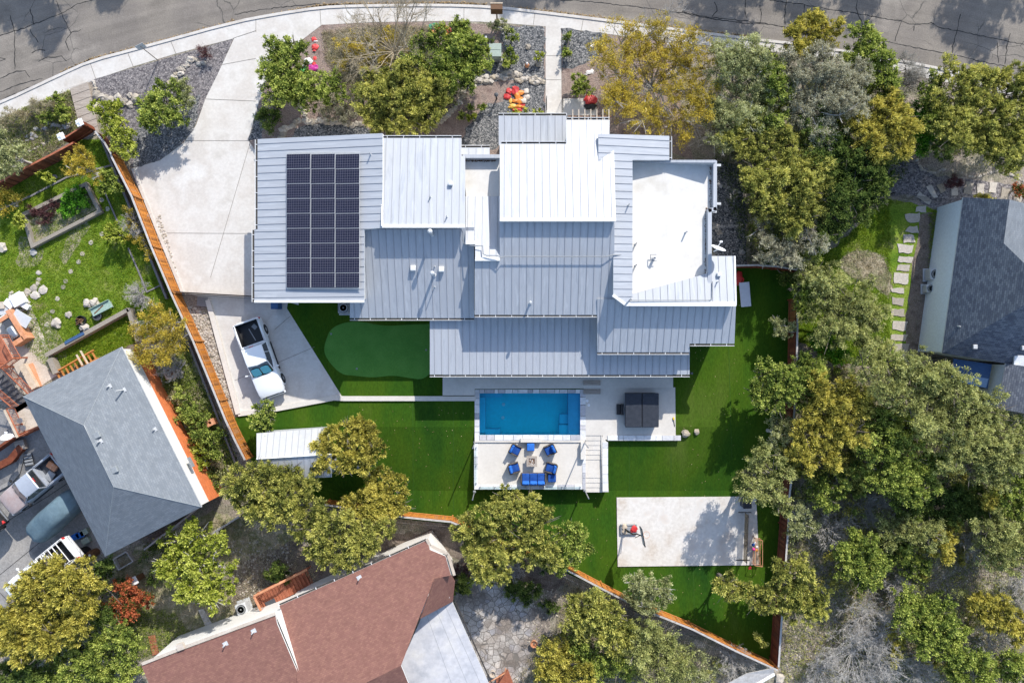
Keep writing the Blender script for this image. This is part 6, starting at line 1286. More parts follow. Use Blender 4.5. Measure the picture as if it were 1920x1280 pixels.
# ---------------------------------------------------------------- pool furniture
def armchair(label, x, y, face, z=.0):
    p = P(x, y, z + .4); t_ = thing('lounge_chair', label, 'armchair', (p.x, p.y, z), face, 'blue cushioned wicker armchairs round the fire pit')
    b_ = MB(); b_.rbox((0, 0, .22), (.78, .74, .28), .04); b_.rbox((-.36, 0, .42), (.09, .74, .75), .04, ry=-.12)
    b_.build('frame', M['wicker'], t_)
    for sg in (-1, 1): b_ = MB(); b_.rbox((0.02, sg * .35, .42), (.74, .08, .34), .03); b_.build('armrest', M['wicker'], t_)
    b_ = MB(); b_.rbox((.05, 0, .42), (.62, .60, .15), .05, puff=.02); b_.build('seat_cushion', M['blue'], t_); b_ = MB(); b_.rbox((-.25, 0, .66), (.17, .58, .46), .06, ry=-.2); b_.build('back_cushion', M['blue2'], t_)
    for sx_ in (-.32, .34):
        for sy_ in (-.32, .32): b_ = MB(); b_.box((sx_, sy_, .05), (.06, .06, .1)); b_.build('leg', M['darkgrey'], t_)
fp = P(997, 864, .3)
for x, y, lb in ((966, 843, 'blue armchair at the upper left of the fire pit'), (1031, 843, 'blue armchair at the upper right of the fire pit'), (964, 877, 'blue armchair at the lower left of the fire pit'), (1033, 877, 'blue armchair at lower right of the fire pit, beside sofa')):
    p = P(x, y, .4); armchair(lb, x, y, math.atan2((fp.y - p.y) * .75, fp.x - p.x))
p = P(1000, 897, .4); t_ = thing('sofa', 'three seat blue cushioned wicker sofa below the fire pit', 'sofa', (p.x, p.y, 0), math.pi / 2); b_ = MB(); b_.rbox((0, 0, .22), (.82, 1.84, .28), .04); b_.rbox((-.38, 0, .42), (.09, 1.84, .75), .04, ry=-.1); b_.build('frame', M['wicker'], t_)
for sg in (-1, 1): b_ = MB(); b_.rbox((.02, sg * .9, .42), (.78, .09, .36), .03); b_.build('armrest', M['wicker'], t_)
for k in (-1, 0, 1):
    b_ = MB(); b_.rbox((.08, k * .57, .43), (.64, .555, .16), .05, puff=.02); b_.build('seat_cushion', M['blue'], t_); b_ = MB(); b_.rbox((-.27, k * .57, .68), (.2, .54, .46), .08, ry=-.25); b_.build('back_cushion', M['blue2'], t_)
for x, y, s_, lb, mt in ((995, 838, .58, 'square bright blue ottoman above the fire pit', 'blue2'), (1035, 896, .62, 'square dark blue ottoman right of the sofa', 'blue')):
    p = P(x, y, .4); t_ = thing('ottoman', lb, 'ottoman', (p.x, p.y, 0)); b_ = MB(); b_.rbox((0, 0, .18), (s_, s_, .3), .03); b_.build('frame', M['wicker'], t_); b_ = MB(); b_.rbox((0, 0, .4), (s_ * .97, s_ * .97, .13), .05, puff=.02); b_.build('cushion', M[mt], t_)
p = P(997, 864, .4); t_ = thing('fire_pit_table', 'square stone fire pit table with reddish lava rock', 'fire pit', (p.x, p.y, 0)); b_ = MB(); b_.rbox((0, 0, .25), (.62, .62, .5), .03); b_.build('base', M['concrete2'], t_); b_ = MB()
for dx, dy, lx, ly in ((0, .31, .78, .16), (0, -.31, .78, .16), (.31, 0, .16, .46), (-.31, 0, .16, .46)): b_.box((dx, dy, .53), (lx, ly, .06))
b_.build('rim', M['plank'], t_); b_ = MB()
for k in range(60): b_.rock((R.uniform(-.21, .21), R.uniform(-.21, .21), .5), (.035, .035), .7)
b_.build('lava_rock', M['brown'], t_)
for x, y, h_, lb, le in ((890.5, 829, 2.6, 'thin shade sail post at the upper left terrace corner', (-.05, .25)), (891, 916, 2.4, 'thin shade sail post at the lower left terrace corner', (.02, -.1)), (1095, 828, 2.6, 'dark shade sail post at the top of the terrace steps', (0, -.3)), (1094, 914, 2.4, 'thin shade sail post at the foot of the terrace steps', (0, 0))):
    p = G(x, y) if y > 900 else P(x, y, 0); t_ = thing('shade_post', lb, 'post', (p.x, p.y, -.3)); b_ = MB(); b_.tube([(0, 0, 0), (0, 0, h_ + .7)], .045, 10); b_.build('post', M['steel'], t_, smooth=True); b_ = MB(); b_.lathe((0, 0, .3), [(.11, 0), (.11, .03), (.06, .05)], 12); b_.build('base_plate', M['grey'], t_)
# small studs of the glass rail along the patio
gr = thing('glass_railing', 'low frameless glass railing round the fire pit patio', 'railing', P(990, 910, 0)); m, t, b, N, L = _nt('railglass'); t.nodes.remove(b); tr = N('ShaderNodeBsdfTransparent'); tr.inputs[0].default_value = (.90, .95, .95, 1); gl = N('ShaderNodeBsdfGlossy'); gl.inputs['Roughness'].default_value = .05; ms = N('ShaderNodeMixShader'); ms.inputs[0].default_value = .08; L(tr.outputs[0], ms.inputs[1]); L(gl.outputs[0], ms.inputs[2]); L(ms.outputs[0], t.nodes['Material Output'].inputs[0]); M['railglass'] = m
for a, b in (((893, 838), (893, 905)), ((900, 912), (985, 912)), ((1020, 912), (1088, 912))):
    A, B = P(*a, .03), P(*b, .03); d = B - A; n = max(2, int(d.length / 1.1)); an = math.atan2(d.y, d.x)
    for k in range(n):
        c = A + d * (k + .5) / n; b_ = MB(); b_.box((c.x, c.y, .52), (d.length / n - .06, .012, .9), an); b_.build('glass_pane', M['railglass'], gr, origin=gr.location)
    b_ = MB()
    for k in range(n + 1): c = A + d * k / n; b_.box((c.x, c.y, .1), (.06, .06, .16), an)
    b_.build('clamps', M['steel'], gr, origin=gr.location)
for x, y, lb in ((1101, 751, 'round white skimmer lid on patio, upper one'), (1104, 759, 'round white skimmer lid on the patio, lower one')):
    p = P(x, y, .05); b_ = MB(); b_.lathe((p.x, p.y, .051), [(.11, 0), (.11, .015), (.08, .02), (0, .02)], 18); b_.solo('skimmer_lid', M['white'], lb, 'pool lid')
p = P(1203.5, 768.5, .9); t_ = thing('hot_tub', 'square hot tub under a folded dark grey cover', 'hot tub', (p.x, p.y, .05)); b_ = MB(); b_.rbox((0, 0, .42), (2.42, 2.46, .84), .1); b_.build('cabinet', M['darkgrey'], t_)
for sg in (-1, 1): b_ = MB(); b_.rbox((sg * .625, 0, .91), (1.22, 2.52, .13), .05, ry=sg * .025, puff=.01); b_.build('cover_half', M['hot'], t_)
b_ = MB(); b_.tube([(0, -1.28, .99), (0, 1.26, .99)], .02, 5); b_.build('cover_hinge', M['black'], t_); b_ = MB(); b_.tube([(-1.26, -1.2, .8), (-1.3, 0, .75), (-1.26, 1.2, .8)], .015, 5); b_.build('lift_bar', M['steel'], t_)
p = P(1164, 767.5, .4); t_ = thing('hot_tub_step', 'black plastic step against the left side of the hot tub', 'step', (p.x, p.y, .05)); b_ = MB(); b_.rbox((-.14, 0, .14), (.28, .78, .28), .03); b_.rbox((.14, 0, .26), (.28, .78, .52), .03); b_.build('treads', M['black'], t_)
p = P(1263, 789, .1); t_ = thing('garden_hose_reel', 'small yellow sprayer lying on the hot tub patio edge', 'sprayer', (p.x, p.y, .05)); b_ = MB(); b_.rbox((0, .18, .06), (.12, .2, .12), .03); b_.build('handle', M['yellow'], t_); b_ = MB(); b_.tube([(0, .1, .05), (.06, -.25, .04), (.1, -.4, .04)], .02, 6); b_.build('wand', M['black'], t_)
# lounger board and red seat right of the house
p = P(1397, 552, .7); t_ = thing('folding_table', 'pale blue folding table on the shaded turf right of the house', 'table', (p.x, p.y, 0), math.radians(5)); b_ = MB(); b_.rbox((0, 0, .72), (.76, 1.82, .05), .04); b_.build('table_top', M['carsilver'], t_); b_ = MB()
for sg in (-1, 1): b_.tube([(-.33, sg * .75, .7), (-.33, sg * .75, 0), (.33, sg * .75, 0), (.33, sg * .75, .7)], .018, 6)
b_.build('legs', M['grey'], t_)
t_ = thing('beanbag', 'crumpled red cushion beside the pale blue folding table', 'cushion', G(1383, 523)); b_ = MB(); b_.rock((0, 0, .18), (.42, .55), .5, seed=5); b_.build('cushion', M['red'], t_, smooth=True)
# court things
t_ = thing('basketball_hoop', 'portable basketball hoop with dark grey base on the court', 'basketball hoop', G(1178, 991, .09)); o_ = t_.location
b_ = MB(); b_.rbox((0, 0, .12), (1.3, .82, .2), .08); b_.rbox((0, .34, .22), (1.2, .12, .1), .04); b_.build('base', M['grey'], t_)
bb = P(1203, 1003, DROP + 3.3) - o_; top = bb + Vector((-.35, .12, .1)); b_ = MB(); b_.tube([(-.3, .05, .2), Vector((.1, 0, 1.6)), top], [.06, .06, .05], 8); b_.tube([(-.3, -.1, .2), (.2, -.05, 1.5)], .03, 6); b_.tube([top, bb + Vector((0, 0, .2))], .04, 6); b_.tube([Vector((.1, 0, 1.6)) + Vector((0, 0, .9)), bb + Vector((0, 0, -.1))], .03, 6); b_.build('pole', M['black'], t_)
b_ = MB(); b_.box(bb + Vector((0, 0, .35)), (.05, 1.25, .8), math.radians(11)); b_.build('backboard', M['lightgrey'], t_); b_ = MB(); fr_ = Matrix.Rotation(math.radians(11), 3, 'Z')
for (y0_, z0_, y1_, z1_) in ((-.64, -.05, .64, -.05), (-.64, .75, .64, .75), (-.64, -.05, -.64, .75), (.64, -.05, .64, .75)): b_.tube([bb + fr_ @ Vector((0, y0_, z0_)), bb + fr_ @ Vector((0, y1_, z1_))], .04, 5)
b_.build('backboard_frame', M['black'], t_); b_ = MB(); rc_ = bb + Vector((.36, .04, 0)); b_.tube([rc_ + Vector((.23 * math.cos(a * math.pi / 12), .23 * math.sin(a * math.pi / 12), 0)) for a in range(25)], .012, 5, cap=False); b_.tube([bb, rc_ + Vector((-.23, 0, 0))], .02, 5); rim = b_.build('rim', M['clay'], t_)
b_ = MB()
for k in range(12):
    a0 = k * math.pi / 6
    for sg in (-1, 1): b_.tube([rc_ + Vector((.23 * math.cos(a0), .23 * math.sin(a0), 0)), rc_ + Vector((.15 * math.cos(a0 + sg * .3), .15 * math.sin(a0 + sg * .3), -.22)), rc_ + Vector((.11 * math.cos(a0), .11 * math.sin(a0), -.42))], .006, 3)
b_.build('net', M['white'], rim)
for x, y, mt, lb, r in ((1171, 987, 'timber', 'tan sandbag on the base of the basketball hoop, upper', .24), (1172, 996, 'timber', 'tan sandbag on the basketball hoop base, lower', .22), (1189, 991, 'red', 'red round weight bag on the basketball hoop base', .3)):
    p = G(x, y, .33); b_ = MB(); b_.rock((p.x, p.y, p.z + .02), (r, r), .35, seed=x); b_.solo('sandbag', M[mt], lb, 'bag', smooth=True)
t_ = thing('sports_net', 'portable brown sports net standing along the court right side', 'net', G(1396, 1004, .09)); o_ = t_.location; A = G(1396, 960, .09) - o_; B = G(1393, 1049, .09) - o_
m, t, b, N, L = _nt('netting'); t.nodes.remove(b); tr = N('ShaderNodeBsdfTransparent'); df = N('ShaderNodeBsdfDiffuse'); df.inputs[0].default_value = (.25, .18, .10, 1); ms = N('ShaderNodeMixShader'); ms.inputs[0].default_value = .55; L(tr.outputs[0], ms.inputs[1]); L(df.outputs[0], ms.inputs[2]); L(ms.outputs[0], t.nodes['Material Output'].inputs[0]); M['netting'] = m
b_ = MB(); b_.box((A + B) / 2 + Vector((.0, 0, .48)), ((B - A).length, .01, .8), math.atan2((B - A).y, (B - A).x)); b_.build('net', M['netting'], t_)
b_ = MB(); b_.tube([A, A + Vector((0, 0, .95)), B + Vector((0, 0, .95)), B], .022, 6)
for q in (A, B): b_.tube([q + Vector((-.5, 0, .03)), q + Vector((.5, 0, .03))], .03, 6)
b_.build('frame', M['black'], t_)
t_ = thing('ball_rack', 'pink framed ball net cart full of coloured balls on the court', 'ball cart', G(1415, 1030, .09)); o_ = t_.location; b_ = MB(); c4 = [G(1411, 1005, .09) - o_, G(1423, 1008, .09) - o_, G(1423, 1056, .09) - o_, G(1409, 1054, .09) - o_]
for i in range(4): b_.tube([c4[i], c4[i] + Vector((0, 0, .8)), c4[(i + 1) % 4] + Vector((0, 0, .8)), c4[(i + 1) % 4]], .022, 5); b_.tube([c4[i] + Vector((0, 0, .3)), c4[(i + 1) % 4] + Vector((0, 0, .3))], .016, 5)
b_.tube([c4[0] + Vector((0, 0, .8)), c4[2] + Vector((0, 0, .3))], .015, 5); b_.tube([c4[1] + Vector((0, 0, .8)), c4[3] + Vector((0, 0, .3))], .015, 5)
b_.build('frame', M['clay'], t_); b_ = MB(); b_.add([c + Vector((0, 0, .28)) for c in c4], [(0, 1, 2, 3)]); b_.build('net_floor', M['netting'], t_)
M['pink'] = plain('pink', (.65, .04, .25), .5); M['ballorange'] = plain('ballorange', (.7, .28, .04), .6)
for x, y, mt, lb in ((1416, 1018, 'sidingblue', 'pale blue ball at the top of the ball cart'), (1419, 1025, 'white', 'white ball in the ball cart'), (1413, 1029, 'pink', 'pink ball in the ball cart'), (1418, 1031, 'ballorange', 'orange ball in the ball cart'), (1412, 1021, 'blue', 'dark blue ball in the ball cart')):
    p = G(x, y, .5); b_ = MB(); b_.lathe((p.x, p.y, p.z - .12), [(.002, 0)] + [(.12 * math.sin(a * math.pi / 8), .12 - .12 * math.cos(a * math.pi / 8)) for a in range(1, 8)] + [(.002, .24)], 14); b_.solo('ball', M[mt], lb, 'ball', smooth=True)
t_ = thing('trash_bin', 'dark square waste bin at the top right of the court', 'waste bin', G(1394, 941, .09), .05); b_ = MB(); b_.rbox((0, 0, .45), (.58, .5, .9), .06); b_.build('bin', M['darkgrey'], t_); b_ = MB(); b_.rbox((0, 0, .93), (.64, .56, .1), .05, puff=.03); b_.build('lid', M['black'], t_)
boulder('small red rag on turf below the court corner', 1406, 1064, .14, 'red', 'cloth', 'rag', .3)
t_ = thing('bin', 'navy wheeled bin under the roof edge by the parking pad', 'waste bin', G(523, 573)); b_ = MB(); b_.rbox((0, 0, .5), (.5, .55, 1.0), .06); b_.build('bin', M['awning'], t_); b_ = MB(); b_.rbox((0, 0, 1.03), (.55, .6, .08), .04); b_.build('lid', M['awning'], t_)
# drive gate strip
t_ = thing('gate_track', 'thin dark sliding gate across the driveway left of the house', 'gate', G(410, 554)); A = G(322, 548); B = G(500, 558); b_ = MB(); d = B - A
for k in range(int(d.length / .12)): q = A + d * (k + .5) / int(d.length / .12); b_.box((q.x, q.y, .62), (.1, .025, 1.15), math.atan2(d.y, d.x))
b_.build('gate_panel', M['brown'], t_, origin=t_.location); b_ = MB(); b_.tube([A + Vector((0, 0, 1.2)), B + Vector((0, 0, 1.2))], .035, 6); b_.tube([A, A + Vector((0, 0, 1.2))], .04, 6); b_.build('rail', M['black'], t_, origin=t_.location)
t_ = thing('metal_step', 'grey louvred metal panel beside the gate at the fence', 'panel', G(381, 566), -.1); b_ = MB()
for k in range(6): b_.box((0, -.28 + k * .12, .15), (.8, .1, .03), rx=.3)
b_.build('louvres', M['grey'], t_)
# ---------------------------------------------------------------- street side things
p = G(932, 42); t_ = thing('mailbox_cluster', 'brown cluster mailbox on a post at the pavement edge', 'mailbox', (p.x, p.y, 0)); b_ = MB(); b_.tube([(0, .05, 0), (0, .25, 1.2)], .05, 8); b_.box((0, .05, .02), (.3, .3, .04)); b_.build('post', M['brown'], t_)
b_ = MB(); b_.rbox((0, .30, 1.52), (.86, .42, .82), .02); b_.build('box', M['brown'], t_); b_ = MB(); b_.box((0, .54, 1.94), (.9, .09, .04)); b_.build('trim', M['timber'], t_)
b_ = MB()
for i in range(4):
    for j in range(3): b_.box((-.3 + i * .2, .085, 1.27 + j * .25), (.18, .012, .22))
b_.build('doors', M['brown'], t_)
p = G(297, 114); t_ = thing('street_sign', 'thin street sign pole at the gravel bed edge, upper left', 'sign', (p.x, p.y, 0)); b_ = MB(); b_.tube([(0, 0, 0), (0, 0, 2.7)], .035, 8); b_.build('pole', M['plank'], t_); b_ = MB(); b_.box((0, 0, 2.62), (.6, .015, .7), .5); b_.build('plate', M['lightgrey'], t_)
t_ = thing('transformer_box', 'pale green utility transformer box in the front garden', 'utility box', G(929, 102)); b_ = MB(); b_.rbox((0, 0, .42), (.86, .9, .84), .03); b_.build('cabinet', M['greenbox'], t_); b_ = MB(); b_.rbox((0, -.02, .86), (.9, .98, .06), .02); b_.box((0, 0, .9), (.8, .02, .02)); b_.build('lid', M['greenbox'], t_); b_ = MB(); b_.box((0, 0, .03), (1.1, 1.15, .1)); b_.build('pad', M['oldconcrete'], t_)
t_ = thing('cable_box', 'small grey cable pedestal beside the transformer box', 'utility box', G(911, 78)); b_ = MB(); b_.rbox((0, 0, .35), (.18, .2, .7), .03); b_.build('housing', M['lightgrey'], t_); b_ = MB(); b_.rbox((0, 0, .72), (.21, .23, .05), .02); b_.build('cap', M['lightgrey'], t_)
def inflatable(label, parts, mat, seed, name='inflatable_decoration'):
    """a sagging heap of coloured nylon: lobes (px,py,r,colour,z)"""
    rr = random.Random(seed); x = sum(p[0] for p in parts) / len(parts); y = sum(p[1] for p in parts) / len(parts); o_ = G(x, y); t_ = thing(name, label, 'inflatable', o_)
    for q in parts:
        b_ = MB(); p = G(q[0], q[1]) - o_; b_.rock((p.x, p.y, q[2] * .2 + (q[4] if len(q) > 4 else 0) * .6), (q[2] * rr.uniform(.7, 1.7), q[2] * rr.uniform(.45, 1.3)), .3, seed=rr.random(), a=q[3]); ob = b_.build('nylon_lobe', M[mat], t_, smooth=False)
inflatable('collapsed red and orange inflatable on gravel above the porch roof', [(954, 172, .26, .05, .1), (951, 182, .26, .05), (958, 190, .2, .95), (966, 170, .3, .05, .1), (976, 175, .22, .25, .1), (987, 172, .24, .7, .15), (988, 182, .2, .7), (970, 180, .34, .45, .1), (966, 190, .3, .25, .1), (976, 190, .3, .3), (982, 190, .16, .5, .2), (962, 200, .25, .95), (972, 201, .3, .45), (980, 198, .22, .05), (970, 207, .28, .05)], 'toy1', 3)
inflatable('red and black deflated figure at the right end of the porch', [(1104, 181, .26, .05, .3), (1110, 184, .26, .95, .2), (1106, 190, .34, .05, .3), (1111, 195, .3, .95, .1)], 'toy1', 4); 
t_ = thing('black_sack', 'black bundle under the red figure on the porch', 'sack', G(1106, 202)); b_ = MB(); b_.rock((0, 0, .2), (.5, .28), .5, seed=8); b_.build('sack', M['black'], t_, smooth=True)
inflatable('pink white and green deflated inflatable between the left garden trees', [(580, 118, .3, .1, .3), (586, 128, .28, .3, .2), (590, 122, .22, .95, .3), (578, 130, .24, .5), (568, 132, .22, .5), (572, 124, .2, .75), (592, 112, .16, .9, .4), (584, 136, .2, .1)], 'toy2', 5)
inflatable('small red garden ornament pair beside the left driveway trees', [(591, 89, .2, .95), (590, 96, .15, .95, .1), (589, 74, .18, .85), (592, 78, .12, .2)], 'toy2', 6)
inflatable('green red and orange deflated inflatable beside the pavement', [(817, 50, .3, .05, .3), (808, 52, .24, .05, .2), (826, 55, .3, .3, .2), (835, 52, .24, .3, .1), (842, 58, .2, .3), (815, 62, .3, .5), (824, 64, .22, .7), (832, 62, .22, .7), (838, 66, .2, .95)], 'toy3', 7)
inflatable('small white and blue ornament by the yellow tree', [(1112, 87, .22, .1), (1117, 84, .14, .75)], 'toy2', 9)
inflatable('second small white ornament below the first by the yellow tree', [(1104, 136, .2, .1), (1110, 134, .16, .75), (1099, 140, .12, .1)], 'toy2', 10)
t_ = thing('garden_gnome', 'small orange and white garden ornament on the dark gravel', 'ornament', G(988, 124)); b_ = MB(); b_.lathe((0, 0, 0), [(.16, 0), (.18, .15), (.1, .35), (.0, .36)], 12); b_.build('body', M['clay'], t_); b_ = MB(); b_.lathe((0, .05, .35), [(.09, 0), (.08, .1), (0, .16)], 10); b_.build('head', M['white'], t_)
t_ = thing('garden_lamp', 'black garden lamp casting a long shadow on gravel', 'lamp', G(931, 186)); b_ = MB(); b_.tube([(0, 0, 0), (0, 0, .9)], .06, 8); b_.build('post', M['black'], t_); b_ = MB(); b_.lathe((0, 0, .85), [(.13, 0), (.16, .16), (.05, .22), (0, .22)], 12); b_.build('lantern', M['darkgrey'], t_)
# porch: landing, iron gate and rail
pp = thing('front_porch', 'concrete porch landing with black iron rails at the path end', 'porch', G(1080, 205)); b_ = MB(); b_.prism([tuple(G(*v)[:2]) for v in [(1022, 196), (1054, 186), (1118, 186), (1118, 240), (1022, 240)]], -.1, .14); b_.build('landing', M['concrete'], pp, origin=pp.location)
b_ = MB()
def rail(a, b, h=.95):
    A, B = G(*a, .14), G(*b, .14); d = B - A; n = max(2, int(d.length / .16)); b_.tube([A + Vector((0, 0, h)), B + Vector((0, 0, h))], .02, 5); b_.tube([A + Vector((0, 0, .1)), B + Vector((0, 0, .1))], .015, 4)
    for k in range(n + 1): q = A + d * k / n; b_.tube([q, q + Vector((0, 0, h))], .022 if k % 8 == 0 else .009, 4)
rail((1054, 186), (1075, 183)); rail((1075, 183), (1116, 184)); rail((1054, 186), (1054, 214)); rail((1024, 188), (1024, 214)); b_.build('iron_rail', M['black'], pp, origin=pp.location)
